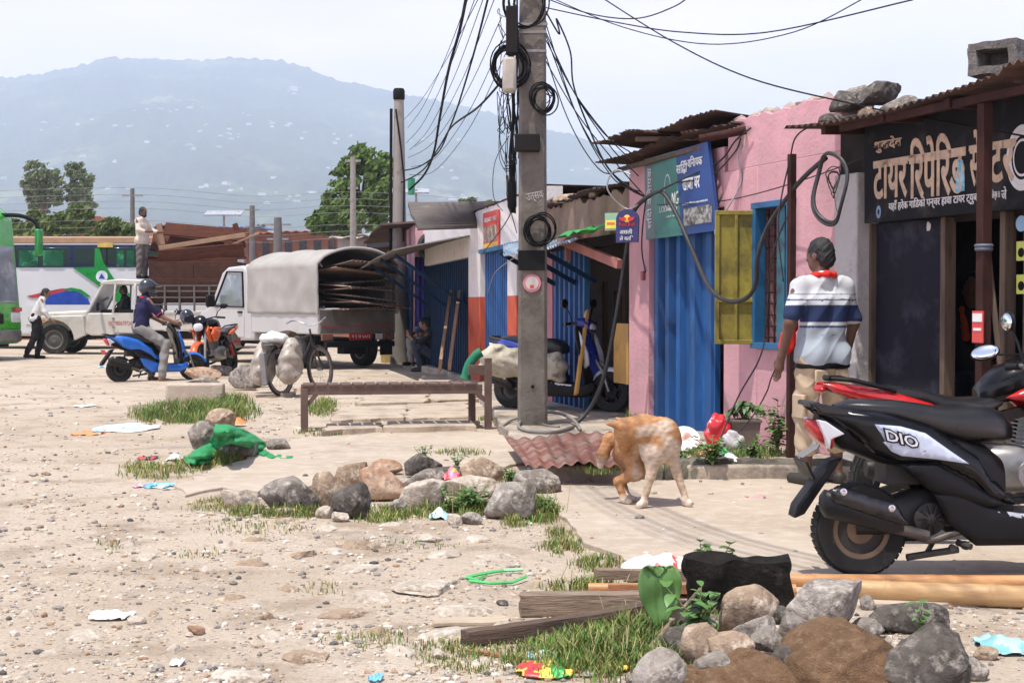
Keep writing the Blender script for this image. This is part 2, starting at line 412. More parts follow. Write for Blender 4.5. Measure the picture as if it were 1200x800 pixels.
# ------------------------------------------------------------------ ground
def gz(x, y):
    a = .018 * noise.noise(Vector((x * .45, y * .45, 2))) + .010 * noise.noise(Vector((x * 1.6, y * 1.6, 5)))
    if y < 14: a += .006 * noise.noise(Vector((x * 6, y * 6, 9)))
    return a * (1 if y < 60 else max(0, 1 - (y - 60) / 60))
def ground_mat():
    m = bpy.data.materials.new('dirt'); m.use_nodes = True; nt = m.node_tree; N = nt.nodes; L = nt.links; b = N['Principled BSDF']
    tc = N.new('ShaderNodeTexCoord'); b.inputs['Roughness'].default_value = .92; b.inputs['Specular IOR Level'].default_value = .25
    def nz(s, d=6, r=.6):
        n = N.new('ShaderNodeTexNoise'); n.inputs['Scale'].default_value = s; n.inputs['Detail'].default_value = d; n.inputs['Roughness'].default_value = r
        L.new(tc.outputs['Object'], n.inputs['Vector']); return n.outputs[0]
    def rmp(src, a, b_, lo=0, hi=1):
        r = N.new('ShaderNodeMapRange'); r.inputs[1].default_value = a; r.inputs[2].default_value = b_; r.inputs[3].default_value = lo; r.inputs[4].default_value = hi
        L.new(src, r.inputs[0]); return r.outputs[0]
    def mix(f, a, c):
        x = N.new('ShaderNodeMix'); x.data_type = 'RGBA'; L.new(f, x.inputs[0])
        for s, v in ((6, a), (7, c)):
            if isinstance(v, tuple): x.inputs[s].default_value = (*v, 1)
            else: L.new(v, x.inputs[s])
        return x.outputs[2]
    c = mix(rmp(nz(.35), .35, .65), (.48, .39, .30), (.60, .515, .42))
    c = mix(rmp(nz(1.7, 8, .7), .50, .62), c, (.37, .29, .215))
    c = mix(rmp(nz(.9, 8, .7), .57, .66, 0, .7), c, (.30, .275, .25))
    c = mix(rmp(nz(5, 8, .7), .56, .7, 0, .8), c, (.66, .57, .465))
    vo = N.new('ShaderNodeTexVoronoi'); vo.inputs['Scale'].default_value = 34; L.new(tc.outputs['Object'], vo.inputs['Vector'])
    pe = rmp(vo.outputs['Distance'], .12, .34, 1, 0)
    sel = rmp(nz(9, 3), .5, .58)
    mu = N.new('ShaderNodeMath'); mu.operation = 'MULTIPLY'; L.new(pe, mu.inputs[0]); L.new(sel, mu.inputs[1])
    hs = N.new('ShaderNodeSeparateColor'); L.new(vo.outputs['Color'], hs.inputs[0])
    pc = mix(rmp(hs.outputs[0], 0, 1), (.30, .26, .22), (.62, .56, .48))
    c = mix(mu.outputs[0], c, pc)
    c = mix(rmp(nz(70, 3), .35, .68, 0, .45), c, (.27, .21, .155))
    L.new(c, b.inputs['Base Color'])
    ad = N.new('ShaderNodeMath'); ad.operation = 'ADD'; L.new(nz(26, 8, .7), ad.inputs[0]); L.new(mu.outputs[0], ad.inputs[1])
    bp = N.new('ShaderNodeBump'); bp.inputs['Strength'].default_value = .75; bp.inputs['Distance'].default_value = .03
    L.new(ad.outputs[0], bp.inputs['Height']); L.new(bp.outputs[0], b.inputs['Normal']); return m
gm = ground_mat()
gb = MB()
ys = [2.4 * (1.0215 ** i) for i in range(260)] + [700, 900, 1300, 2000, 3200]
def gpt(u, v):
    y = ys[min(len(ys) - 1, int(round(v * (len(ys) - 1))))]; x = (-1.05 + 2.1 * u) * max(y, 4) * .62
    return Vector((x, y, gz(x, y)))
gb.grid(gpt, 300, len(ys) - 1)
tag(gb.build('ground', gm, smooth=180), kind='structure')
# the yard goes on behind the photographer
bk = MB(); bk.box((0, -60, -.06), (300, 124.7, .1)); tag(bk.build('ground', gm, smooth=0), kind='structure')

conc = mat('old_concrete', (.46, .38, .30), rough=.9, var=.10, scale=2.2, col2=(.34, .27, .205), amt=.45, scale2=1.1, soft=.14, col3=(.53, .47, .39), amt3=.4, scale3=7, bump=.35, bscale=30)
conc_dk = mat('grey_concrete', (.30, .275, .245), rough=.9, var=.2, scale=5, col2=(.10, .09, .08), amt=.45, scale2=3, soft=.1, bump=.5, bscale=28)
def jpoly(pts, step=.12, amp=.02, seed=1, close=True):
    r = random.Random(seed); out = []
    for a, b in zip(pts, pts[1:] + pts[:1]):
        n = max(1, int((b - a).length / step))
        for i in range(n):
            p = a.lerp(b, i / n); out.append(Vector((p.x + r.gauss(0, amp), p.y + r.gauss(0, amp), p.z)))
    return out
def slab(name, pxs, z, m, th=.12, amp=.02, seed=1, kind=None, step=.12, bevel=.006):
    pts = jpoly([G(x, y, z) for x, y in pxs], step, amp, seed)
    b = MB(); b.prism([(p.x, p.y) for p in pts], z - th, z, 'xy'); o = b.build(name, m, bevel=bevel, smooth=30)
    if kind: o['kind'] = kind
    return o
slab('concrete_path', [(618,574),(655,592),(672,618),(700,640),(760,664),(812,676),(905,688),(1000,706),(1330,706),(1330,556),(900,556),(640,566)], .022, conc, seed=3, kind='structure')
slab('concrete_path', [(352,512),(470,508),(606,506),(612,540),(566,550),(520,552),(470,548),(415,556),(372,566),(318,578),(258,570),(215,580),(205,566),(262,546),(318,524)], .024, conc, amp=.03, seed=4, kind='structure')
# raised walkway in front of the shops
ZP = .12
walk = [G(640,545,ZP), G(930,545,ZP), G(1340,560,ZP), V(9, 8, ZP), V(9, 30, ZP), V(-1, 31, ZP), V(-2.2, 28.5, ZP), G(520,433,ZP), G(560,452,ZP), G(590,500,ZP)]
wp = jpoly(walk, .16, .018, 5)
b = MB(); b.prism([(p.x, p.y) for p in wp], -.1, ZP, 'xy')
tag(b.build('raised_walkway', mat('walkway_concrete', (.40, .335, .27), rough=.9, var=.14, scale=2.5, col2=(.15, .13, .105), amt=.45, scale2=2.2, soft=.1, col3=(.5, .43, .35), amt3=.4, bump=.5, bscale=22), bevel=.02, seg=3), kind='structure')
kerb_m = mat('kerb_mossy', (.17, .15, .12), rough=.95, var=.3, scale=5, col2=(.055, .05, .04), amt=.5, scale2=4, soft=.1, col3=(.09, .11, .04), amt3=.35, scale3=5, bump=.9, bscale=14)
for a_, c_ in (((645, 561), (775, 566)), ((778, 566), (862, 563)), ((866, 563), (1000, 566)), ((1004, 566), (1330, 590))):
    p, q = G(*a_), G(*c_)
    b = MB(); n = 14
    b.loft([[p.lerp(q, i / n) + Vector((rnd.gauss(0, .006), y + rnd.gauss(0, .01), z + rnd.gauss(0, .008))) for y, z in ((0, -.08), (-.01, .09), (.02, .15), (.13, .155), (.15, -.08))] for i in range(n + 1)])
    tag(b.build('walkway_kerb', kerb_m, smooth=50), kind='structure')
# broken paving behind the bench
pav = mat('broken_paving', (.50, .41, .315), rough=.9, var=.14, scale=3, col2=(.28, .23, .18), amt=.45, scale2=3, soft=.1, bump=.5)
for i, pg in enumerate([[(385,492),(470,489),(478,474),(402,476)],[(474,490),(552,488),(548,470),(482,473)],[(420,472),(500,470),(498,458),(440,459)],[(505,469),(560,467),(556,452),(503,456)],[(380,504),(450,500),(448,494),(386,496)],[(455,500),(556,498),(553,491),(458,493)],[(300,462),(345,460),(338,452),(306,453)],[(486,447),(560,446),(552,437),(500,439)]]):
    o = slab('broken_paving_slab', pg, .045 + .008 * (i % 3), pav, th=.1, amp=.035, seed=20 + i)
    tag(o, 'cracked tan paving slab lying in the dirt behind the slatted bench', 'paving slab', 'cracked paving slabs behind the bench')

# ------------------------------------------------------------------ rocks
import bmesh
def _ico(n):
    bm = bmesh.new(); bmesh.ops.create_icosphere(bm, subdivisions=n, radius=1)
    v = [x.co.copy() for x in bm.verts]; f = [tuple(x.index for x in q.verts) for q in bm.faces]; bm.free(); return v, f
ICO = {n: _ico(n) for n in (1, 2, 4)}
def rock_verts(seed, sx, sy, sz, cuts=7, rough=.10, n=4, flat=-.62):
    r = random.Random(seed); vs, fs = ICO[n]; pl = []
    for k in range(cuts):
        d = Vector((r.gauss(0, 1), r.gauss(0, 1), r.gauss(.15, .8))).normalized(); pl.append((d, r.uniform(.48, .86)))
    o = Vector((r.uniform(-50, 50), r.uniform(-50, 50), r.uniform(-50, 50))); out = []
    for v in vs:
        p = v * (1 + rough * 1.6 * noise.noise(v * 1.3 + o))
        for d, k in pl:
            e = p.dot(d) - k
            if e > 0: p = p - d * e * .92
        if n >= 4: p = p * (1 + rough * .45 * noise.noise(v * 4 + o) + rough * .22 * noise.noise(v * 11 + o))
        out.append(p)
    lo = [min(p[i] for p in out) for i in range(3)]; hi = [max(p[i] for p in out) for i in range(3)]
    return [Vector(((p.x - (lo[0] + hi[0]) / 2) / (hi[0] - lo[0]) * sx, (p.y - (lo[1] + hi[1]) / 2) / (hi[1] - lo[1]) * sy, max(flat, (p.z - (lo[2] + hi[2]) / 2) / (hi[2] - lo[2]) * 2) * sz / 2)) for p in out], fs
def rk(n, a, b, c, s=1):
    return mat(n, a, rough=.92, var=.35, scale=9 * s, col2=b, amt=.5, scale2=6 * s, soft=.07, col3=c, amt3=.42, scale3=16 * s, bump=1, bscale=26 * s, spec=.25)
RK = {
 'grey': rk('rock_grey', (.27, .24, .205), (.13, .11, .095), (.46, .42, .36)),
 'tan': rk('rock_tan', (.40, .30, .21), (.21, .15, .105), (.56, .47, .37)),
 'red': rk('rock_red', (.36, .21, .13), (.50, .37, .27), (.17, .10, .07), .7),
 'pale': rk('rock_pale', (.54, .47, .39), (.33, .27, .21), (.64, .58, .50)),
 'dark': rk('rock_dark', (.12, .105, .09), (.055, .048, .042), (.27, .24, .21)),
 'light': rk('rock_lightgrey', (.38, .34, .30), (.18, .155, .13), (.52, .48, .43), 1.3),
}
_rs = [100]
def rock(px0, py0, px1, py1, kind, label, z=0, name='rock', cuts=7, dep=.8, group=None, cat='rock', rz=0, emb=.12, rough=.1):
    _rs[0] += 1
    p = G((px0 + px1) / 2, py1, z); k = p.y / F; w = (px1 - px0) * k; h = (py1 - py0) * k; d = w * dep
    a = 1.25 / p.y; h = math.sqrt(max((h * .55) ** 2, h * h - (d * a * .8) ** 2)) * (1 + emb)
    vs, fs = rock_verts(_rs[0], w * 1.1, d, h * 1.15, cuts + 3, rough)
    b = MB(); b.add(vs, fs)
    o = b.build(name, RK[kind], loc=(p.x, p.y + d * .42, z + h * .54 - h * emb), rz=rz, smooth=55)
    return tag(o, label, cat, group)
g1 = 'rocks heaped along the edge of the concrete'
rock(300,564,368,603,'grey','big blunt grey boulder at the left end of the rock row',group=g1,cuts=6)
rock(363,557,401,600,'tan','tall tan rock wedged right of the big blunt boulder',group=g1)
rock(392,545,428,576,'tan','tan sloping rock behind the dark angular one in the row',group=g1)
rock(387,570,431,610,'dark','dark angular rock in front, between the tan ones and the smooth one',group=g1,cuts=9)
rock(422,550,476,588,'red','smooth round reddish boulder in the middle of the rock row',group=g1,cuts=2,rough=.05)
rock(436,540,469,557,'red','brown red rock peeping over the smooth round boulder',group=g1,cuts=5)
rock(474,534,516,560,'dark','dark brown flat rock at the top of the row under the weeds',group=g1)
rock(474,552,524,573,'grey','flat grey stone sloping below the dark brown flat rock',group=g1,cuts=5,dep=.7)
rock(467,565,521,600,'pale','whitish broad rock leaning in the middle front of the row',group=g1,cuts=8)
rock(454,586,476,603,'light','small grey stone against the whitish broad rock',group=g1)
rock(516,560,581,583,'pale','long pinkish pale rock lying behind the weeds',group=g1,cuts=5,dep=.6)
rock(541,540,589,573,'tan','grey tan rock with a ridge behind the pinkish pale one',group=g1)
rock(600,555,656,582,'grey','low layered grey rock at the right end of the row by the kerb',group=g1,cuts=6)
rock(569,569,626,611,'light','rounded light grey boulder in front at the right end of the row',group=g1,cuts=5)
rock(539,602,564,617,'light','smooth oval pebble before the rounded light grey boulder',group=g1,cuts=1,rough=.03)
rock(524,604,541,618,'pale','small white stone beside the smooth oval pebble',group=g1)
rock(369,594,391,609,'pale','small white stone below the dark angular rock',group=g1)
rock(388,601,408,613,'pale','smallest white chip right below the dark angular rock',group=g1)
rock(256,576,298,598,'pale','pale wedge of rock leaning left of the big blunt boulder',group=g1,cuts=8)
rock(505,548,545,566,'dark','brown rock half hidden behind the pink wrapper',group=g1)
rock(317,596,345,606,'light','low chip of grey stone in the grass before the big blunt boulder',group=g1)
g2 = 'rocks around the green cloth'
rock(219,497,253,529,'grey','grey boulder on the left under the green cloth',group=g2)
rock(239,481,274,502,'tan','brown rock on top of the heap with the green cloth',group=g2,z=.02)
rock(256,514,297,538,'grey','dark grey rock in the folds of the green cloth',group=g2)
rock(311,516,338,530,'grey','small oval grey rock at the right tip of the green cloth',group=g2,cuts=3)
g3 = 'stones by the front wheel of the blue scooter'
o = rock(216,432,255,447,'red','flat brown stone lying on top of a grey one near the scooter wheel',group=g3,z=.12,cuts=4)
rock(214,444,257,459,'grey','flat grey stone carrying the brown one',group=g3,cuts=5)
rock(266,427,312,458,'light','large pale boulder left of the loaded bicycle',group=g3,cuts=8)
rock(246,429,270,440,'light','low grey stone behind the large pale boulder',group=g3,cuts=5)
# kerb block standing in the tall grass
p = G(225,475); b = MB(); b.box((0, 0, .12), (.72, .22, .3)); tag(b.build('concrete_block', conc, loc=(p.x, p.y + .2, 0), rz=.05, bevel=.03), 'worn concrete kerb block standing in the tall grass', 'block')
# foreground heap
g4 = 'rocks of the heap by the sacks'
rock(847,692,914,748,'tan','rounded tan boulder below the black concrete block',group=g4,cuts=4,z=.03,rough=.07)
rock(926,689,1017,744,'light','large light grey boulder in front of the bamboo ends',group=g4,cuts=7,z=.03)
rock(862,725,908,756,'light','small rounded grey stone below the rounded tan boulder',group=g4,cuts=3,z=.05)
rock(914,723,964,762,'grey','brown grey stone under the large light grey boulder',group=g4,z=.03)
rock(832,745,885,776,'tan','small flat tan stone above the left sack',group=g4,cuts=5,z=.06)
rock(882,738,922,766,'grey','small angular grey stone between sacks and rounded boulder',group=g4,z=.06)
rock(801,737,849,795,'tan','upright smooth tan stone at the left of the heap',group=g4,cuts=5)
rock(745,769,806,822,'light','pale boulder cut by the bottom edge left of the heap',group=g4,cuts=6)
rock(776,738,812,778,'dark','dark stone in the weeds behind the upright smooth stone',group=g4)
rock(816,768,862,806,'grey','dull grey stone at the left foot of the left sack',group=g4)
rock(1018,711,1112,744,'dark','flat dark rock under the bamboo poles',group=g4,z=.0,cuts=6,dep=.6)
for i, (x0, y0, x1, y1, k_, z_) in enumerate(((905,760,935,786,'dark',.03),(955,716,985,740,'dark',.0),(1000,728,1040,752,'grey',.0),(792,718,822,744,'dark',0),(838,770,860,790,'tan',0),(1010,700,1030,716,'grey',0),(1120,775,1160,800,'grey',0),(1146,760,1172,776,'tan',0),(735,790,760,806,'grey',0),(900,712,930,732,'dark',0),(825,722,850,742,'grey',0))): rock(x0, y0, x1, y1, k_, 'small broken stone filling the gaps of the heap by the sacks', z_, group='small stones filling the heap')
rock(1042,745,1146,830,'dark','large dark rock right of the sacks',group=g4,cuts=10,z=-.05,rough=.16)
rock(1080,738,1122,760,'grey','grey slab end between bamboo and large dark rock',group=g4,z=.02)
b = MB(); vs, fs = rock_verts(77, .42, .2, .2, 10, .06); b.box((0, 0, .1), (.40, .19, .2))
blk = MB(); blk.grid(lambda u, v: (0, 0, 0), 1, 1)
cb = MB()
def blockpt(p, r=.012, f=9): return Vector(p) + Vector((noise.noise(Vector(p) * f), noise.noise(Vector(p) * f + Vector((9, 0, 0))), noise.noise(Vector(p) * f + Vector((0, 9, 0))))) * r
def rough_box(b, size, cell=.03, r=.014, mi=0, M=None):
    sx, sy, sz = size
    for ax, sg in ((0, 1), (0, -1), (1, 1), (1, -1), (2, 1), (2, -1)):
        d = [sx, sy, sz]; e, g = [(1, 2), (2, 0), (0, 1)][ax]; nu = max(1, int(d[e] / cell)); nv = max(1, int(d[g] / cell))
        def fn(u, v):
            q = [0, 0, 0]; q[ax] = sg * d[ax] / 2; q[e] = (u - .5) * d[e] * sg; q[g] = (v - .5) * d[g]
            return blockpt(q, r)
        b.grid(fn, nu, nv, mi, M)
    return b
p = G(870, 722); rb = rough_box(MB(), (.42, .18, .20), .015, .034)
tag(rb.build('concrete_block', mat('burnt_concrete', (.018, .016, .014), rough=.95, spec=.1, var=.4, scale=12, col2=(.07, .06, .05), amt=.36, scale2=9, soft=.06, bump=1, bscale=40), loc=(p.x, p.y + .12, .115), rz=-.04, smooth=60), 'sooty black broken concrete block beside the bamboo ends', 'block')

# flat stones set in the dirt, and loose cobbles
gf = 'flat stones bedded in the dirt'
FL = [(330,612,34),(430,640,60),(500,632,44),(560,634,40),(455,618,40),(380,622,44),(300,634,38),(575,652,50),(420,668,48),(350,652,30),(505,690,70),(440,700,60),(520,740,70),(405,720,56),(470,760,60),(300,660,40),(270,700,34),(240,668,30),(150,640,30),(170,655,46),(95,744,56),(60,764,50),(140,772,44),(205,758,40),(30,720,36),(320,745,40),(360,770,46),(265,640,22),(395,648,28),(545,716,60),(610,700,30),(590,740,34),(560,660,26),(640,668,22),(520,652,30),(440,738,40),(30,790,50),(280,790,60),(560,778,40),(180,720,26),(340,690,24)]
fr = random.Random(5)
for i, (px, py, w) in enumerate(FL):
    if px < 260: w *= .6
    p = G(px, py); ww = w / F * p.y; vs, fs = rock_verts(500 + i, ww * 1.25, ww * fr.uniform(.8, 1.4), .07, 9, .16)
    o = MB().add(vs, fs).build('flat_stone', RK[fr.choice(['pale', 'pale', 'tan'])], loc=(p.x, p.y, gz(p.x, p.y) + fr.uniform(-.020, -.002)), rz=fr.uniform(0, 6), smooth=50)
    tag(o, 'flat pale stone bedded in the dirt of the yard', 'stone', gf)
gc = 'loose cobbles on the dirt'
for i in range(60):
    px = fr.uniform(-60, 720); py = 440 + 380 * fr.random() ** .8
    if px > 300 and py < 610 and fr.random() < .8: continue
    if px > 640 and py < 690: continue
    p = G(px, py); ww = min(.11, max(.025, fr.gauss(.05, .022))); vs, fs = rock_verts(700 + i, ww, ww * fr.uniform(.6, 1), ww * fr.uniform(.3, .6), 8, .16, 2)
    o = MB().add(vs, fs).build('cobble', RK[fr.choice(['pale', 'tan', 'light', 'grey', 'dark', 'red', 'pale'])], loc=(p.x, p.y, gz(p.x, p.y) + ww * .12), rz=fr.uniform(0, 6), smooth=40)
    tag(o, 'small loose cobble lying on the dirt yard', 'stone', gc)
# gravel: far too many to count
gv = MB(); gcol = []
iv, ifs = ICO[1]
for i in range(25000):
    px = fr.uniform(-250, 1350); py = 432 + 420 * fr.random() ** .85
    inslab = (px > 640 and py < 700) or (330 < px < 640 and 505 < py < 580)
    if inslab and fr.random() < .93: continue
    if noise.noise(Vector((px / 90, py / 45, 0))) < fr.uniform(-.55, .35): continue
    p = G(px, py); s = min(.030, abs(fr.gauss(0, 1)) * (.0022 + .0008 * p.y) + .002)
    sc = Vector((s * fr.uniform(.7, 1.4), s * fr.uniform(.7, 1.4), s * fr.uniform(.35, .8))); a = fr.uniform(0, 6.28)
    z0 = gz(p.x, p.y) + sc.z * .3 + (.022 if inslab else 0)
    ca, sa = math.cos(a), math.sin(a)
    gv.add([(p.x + (v.x * ca - v.y * sa) * sc.x * fr.uniform(.75, 1.15), p.y + (v.x * sa + v.y * ca) * sc.y * fr.uniform(.8, 1.15), z0 + v.z * sc.z) for v in iv], ifs)
    t = fr.random(); base = (.24, .215, .19) if t < .3 else (.44, .36, .27) if t < .6 else (.56, .50, .43) if t < .88 else (.32, .2, .13) if t < .95 else (.09, .085, .08)
    q_ = fr.uniform(.8, 1.2); gcol += [tuple(c * q_ for c in base) + (1,)] * len(iv)
go = gv.build('gravel', mat('gravel', (.4, .35, .3), rough=.92, attr='coat', var=.15, scale=60), smooth=0)
at = go.data.color_attributes.new('coat', 'FLOAT_COLOR', 'POINT'); at.data.foreach_set('color', np.array(gcol, np.float32).ravel())
tag(go, 'loose gravel strewn over the dirt yard', 'gravel', kind='stuff')

# ------------------------------------------------------------------ grass
blade = MB(); gr = random.Random(11); bcol = []
def tuft(cx, cy, rx, ry, n, h, dry=.2, z=0, pz=None):
    n = int(n * 1.15)
    for i in range(n):
        a = gr.uniform(0, 6.28); q = math.sqrt(gr.random()); q = q if gr.random() < .7 else q * 1.35
        px, py = cx + math.cos(a) * q * rx, cy + math.sin(a) * q * ry
        if noise.noise(Vector((px / 14, py / 7, 3))) < -.28: continue
        p = G(px, py, z); p.z = z if z else gz(p.x, p.y); hh = h * gr.uniform(.35, 1.1) * (1.05 - .5 * min(1, q)); t = gr.uniform(0, 6.28); w = .0014 + .00013 * p.y + hh * .004
        ln = Vector((math.cos(t), math.sin(t), 0)) * hh * gr.uniform(.15, .8); sd_ = Vector((-math.sin(t), math.cos(t), 0)) * w
        m1 = p + ln * .35 + Vector((0, 0, hh * .6)); tp = p + ln + Vector((0, 0, hh * gr.uniform(.75, 1)))
        blade.add([p - sd_, p + sd_, m1 + sd_ * .8, m1 - sd_ * .8, tp], [(0, 1, 2, 3), (3, 2, 4)])
        c = (.40, .34, .14) if gr.random() < dry * .8 else (.14 * gr.uniform(.5, 1.4), .20 * gr.uniform(.6, 1.3), .042)
        bcol.extend([c + (1,)] * 5)
for t in [(228,486,60,9,3800,.26,.08),(205,492,42,5,900,.16,.2),(270,478,22,10,1200,.24,.1),(182,552,36,10,900,.08,.45),(225,545,28,8,700,.09,.3),(262,538,26,6,800,.13,.15),(160,545,14,6,180,.07,.5),
          (300,604,34,6,600,.08,.35),(345,602,40,7,900,.10,.25),(262,592,26,6,300,.07,.5),(450,606,34,8,900,.09,.2),(500,600,18,9,500,.11,.2),(548,600,30,8,900,.12,.1),(632,600,22,13,1300,.12,.15),(604,614,16,5,300,.08,.3),
          (378,478,17,9,900,.13,.2),(432,474,14,3,160,.08,.3),(376,508,26,3,260,.08,.3),(585,492,25,4,300,.10,.2),(662,640,26,9,600,.06,.4),(700,660,26,9,500,.07,.35),(655,625,16,6,240,.06,.4),(684,690,40,9,800,.08,.3),
          (700,770,70,26,3000,.115,.12),(745,752,48,18,2200,.13,.1),(640,770,46,22,900,.07,.3),(560,772,60,18,600,.05,.45),(440,748,50,10,220,.05,.4),(780,786,40,20,1100,.12,.12),(380,690,30,6,90,.05,.5),(660,545,20,4,0,.06,.3),(300,622,60,8,200,.05,.5),(470,640,70,8,160,.04,.4),
          (735,742,30,12,900,.12,.15),(830,740,20,14,300,.1,.1),(520,760,40,10,300,.05,.5),(600,600,30,8,300,.08,.2),(250,596,30,8,240,.06,.5),(230,650,30,5,60,.05,.5),(130,640,16,4,50,.05,.6)]: tuft(*t)
for t in [(600,562,16,4,260,.1,.15,.0),(540,532,30,3,220,.09,.2,.02),(745,548,30,5,360,.08,.15,ZP),(700,552,20,4,200,.08,.2,ZP),(835,532,34,5,700,.1,.1,ZP),(900,532,26,4,400,.09,.1,ZP),(880,535,20,4,260,.09,.1,ZP),(747,489,11,4,900,.17,.05,ZP),(752,486,8,3,400,.24,.05,ZP)]: tuft(*t)
for (px, py, n_) in ((760,745,26),(700,775,22),(548,598,12),(625,600,12),(228,484,16),(185,550,10),(450,604,10),(660,690,8)):
    for i in range(n_):
        p = G(px + gr.gauss(0, 26), py + gr.gauss(0, 6)); hh = gr.uniform(.10, .24) * (.6 if py > 600 else 1); d_ = Vector((gr.gauss(0, .4), gr.gauss(0, .4), 1)).normalized() * hh; s_ = V(.0012 + .0001 * p.y, 0, 0); blade.add([p - s_, p + s_, p + d_ + s_ * .5, p + d_ - s_ * .5], [(0, 1, 2, 3)]); bcol.extend([(.46, .38, .2, 1)] * 4)
go = blade.build('grass', mat('grass_blades', (.1, .2, .04), rough=.6, attr='coat', var=.2, scale=3, spec=.3), smooth=0)
at = go.data.color_attributes.new('coat', 'FLOAT_COLOR', 'POINT'); at.data.foreach_set('color', np.array(bcol, np.float32).ravel())
tag(go, 'tufts of green and drying grass growing through the dirt', 'grass', kind='stuff')

# ------------------------------------------------------------------ leafy weeds
leaf_m = mat('weed_leaf', (.075, .17, .03), rough=.5, var=.35, scale=18, spec=.4)
leaf_l = mat('taro_leaf', (.095, .20, .05), rough=.42, var=.16, scale=14, spec=.45, col2=(.16, .28, .08), amt=.38, scale2=7, soft=.1)
stem_m = mat('weed_stem', (.16, .20, .07), rough=.6)
def leaf(b, p, d, L, w, droop=.4, n=4, mi=0, up=Vector((0, 0, 1))):
    d = d.normalized(); sd_ = d.cross(up)
    sd_ = sd_.normalized() if sd_.length > 1e-4 else Vector((1, 0, 0)); u = sd_.cross(d); vs = []; fs = []
    for i in range(n + 1):
        t = i / n; wd = w * math.sin(math.pi * min(1, t * .92 + .08)) ** .7 * (1 if t < 1 else .02); c = p + d * L * t - Vector((0, 0, 1)) * droop * L * t * t
        vs += [c - sd_ * wd + u * wd * .25, c, c + sd_ * wd + u * wd * .25]
    for i in range(n):
        for j in range(2): a = i * 3 + j; fs.append((a, a + 1, a + 4, a + 3))
    b.add(vs, fs, mi)
def weed(p, h, ns, L, label, spread=.5, seed=1, name='weed', cat='weed', group=None, w=.3, per=6, m=None):
    r = random.Random(seed); t = thing(name, label, cat, p, 0, group); sb = MB(); lb = MB()
    for i in range(ns):
        a = r.uniform(0, 6.28); hh = h * r.uniform(.55, 1); dr = Vector((math.cos(a), math.sin(a), 0)) * spread * hh * r.uniform(.3, 1)
        pts = [Vector((0, 0, 0)), dr * .3 + Vector((0, 0, hh * .5)), dr + Vector((0, 0, hh))]
        sb.tube(pts, [.004, .003, .0015], 5)
        for k in range(per):
            q = .25 + .75 * k / (per - 1); c = pts[0].lerp(pts[1], q * 2) if q < .5 else pts[1].lerp(pts[2], q * 2 - 1)
            b_ = r.uniform(0, 6.28); ll = L * r.uniform(.6, 1.15); leaf(lb, c, Vector((math.cos(b_), math.sin(b_), r.uniform(.1, .8))), ll, ll * w, r.uniform(.2, .6))
    lb.build('foliage', m or leaf_m, t, smooth=60); sb.build('stem', stem_m, t); return t
def at_px(px, py, z=0): p = G(px, py, z); return p
weed(at_px(553,602), .17, 22, .055, 'dense bushy weed growing before the pinkish pale rock', 1.2, 3)
weed(at_px(530,603), .12, 10, .05, 'smaller bushy weed left of the oval pebble', 1.2, 4)
weed(at_px(495,540,.1), .12, 7, .04, 'spindly weed behind the dark brown flat rock', .9, 5)
weed(at_px(535,548,.02), .13, 6, .04, 'spindly weed behind the pink wrapper', .9, 6)
weed(at_px(597,566), .13, 8, .045, 'leafy weed between the low layered rock and ridge rock', .9, 7)
weed(at_px(640,604), .13, 8, .045, 'leafy weed at the right foot of the rounded grey boulder', .9, 8)
weed(at_px(835,545,ZP), .20, 16, .07, 'bright weed on the kerb below the plant pot', .9, 9)
weed(at_px(880,538,ZP), .17, 12, .06, 'low bright weed on the kerb right of the plant pot', 1.1, 10)
weed(at_px(912,534,ZP), .42, 9, .10, 'tall dark leafed weed against the pink wall behind the man', .4, 11, per=9)
weed(at_px(800,542,ZP), .12, 9, .05, 'small weed on the kerb among the litter', 1.1, 12)
weed(at_px(823,664), .13, 6, .06, 'seedling with pointed leaves behind the black block', .7, 13)
weed(at_px(818,745,.05), .17, 8, .075, 'pale leafed weed in front of the black block', .8, 14, m=leaf_l)
weed(at_px(1078,742,.14), .10, 3, .045, 'thin sprig with two leaves on the large dark rock', .5, 15, per=4, m=leaf_l)
weed(at_px(432,556,.02), .07, 5, .035, 'tiny weed behind the brown red rock', 1.0, 16)
weed(at_px(846,662), .10, 3, .085, 'broad leafed seedling leaning over the black block', .8, 17, per=3, w=.42, m=leaf_l)
# taro: one big drooping heart leaf
p = G(770, 748); t = thing('taro_plant', 'taro plant with one big heart shaped leaf hanging over the timbers', 'plant', p)
b = MB(); b.tube([(0, 0, 0), (.012, .01, .12), (.02, -.01, .22), (.012, -.05, .25)], [.006, .005, .004, .004], 6); b.build('stem', stem_m, t)
outl = [(0,.035),(.016,.058),(.036,.082),(.058,.078),(.076,.05),(.082,.01),(.073,-.04),(.052,-.085),(.026,-.125),(0,-.155)]
def tl(u, v):
    s = abs(u * 2 - 1); i = v * (len(outl) - 1); k = min(len(outl) - 2, int(i)); f = i - k
    w = outl[k][0] * (1 - f) + outl[k + 1][0] * f; zz = outl[k][1] * (1 - f) + outl[k + 1][1] * f
    if v < .34: zz = zz * s + (outl[0][1] - .03 * v) * (1 - s)
    x = (u * 2 - 1) * w; rip = .005 * math.sin(v * 18 + u * 3) + .008 * (s < .06) + .003 * math.cos((s * 3 - v * 5) * 6)
    return Vector((x, -.06 - .10 * s * w * 4 * s + rip + .06 * (zz - .05) * 2, .21 + zz))
b = MB(); b.grid(tl, 12, 20); b.build('leaf', leaf_l, t, smooth=180, thick=.0012)

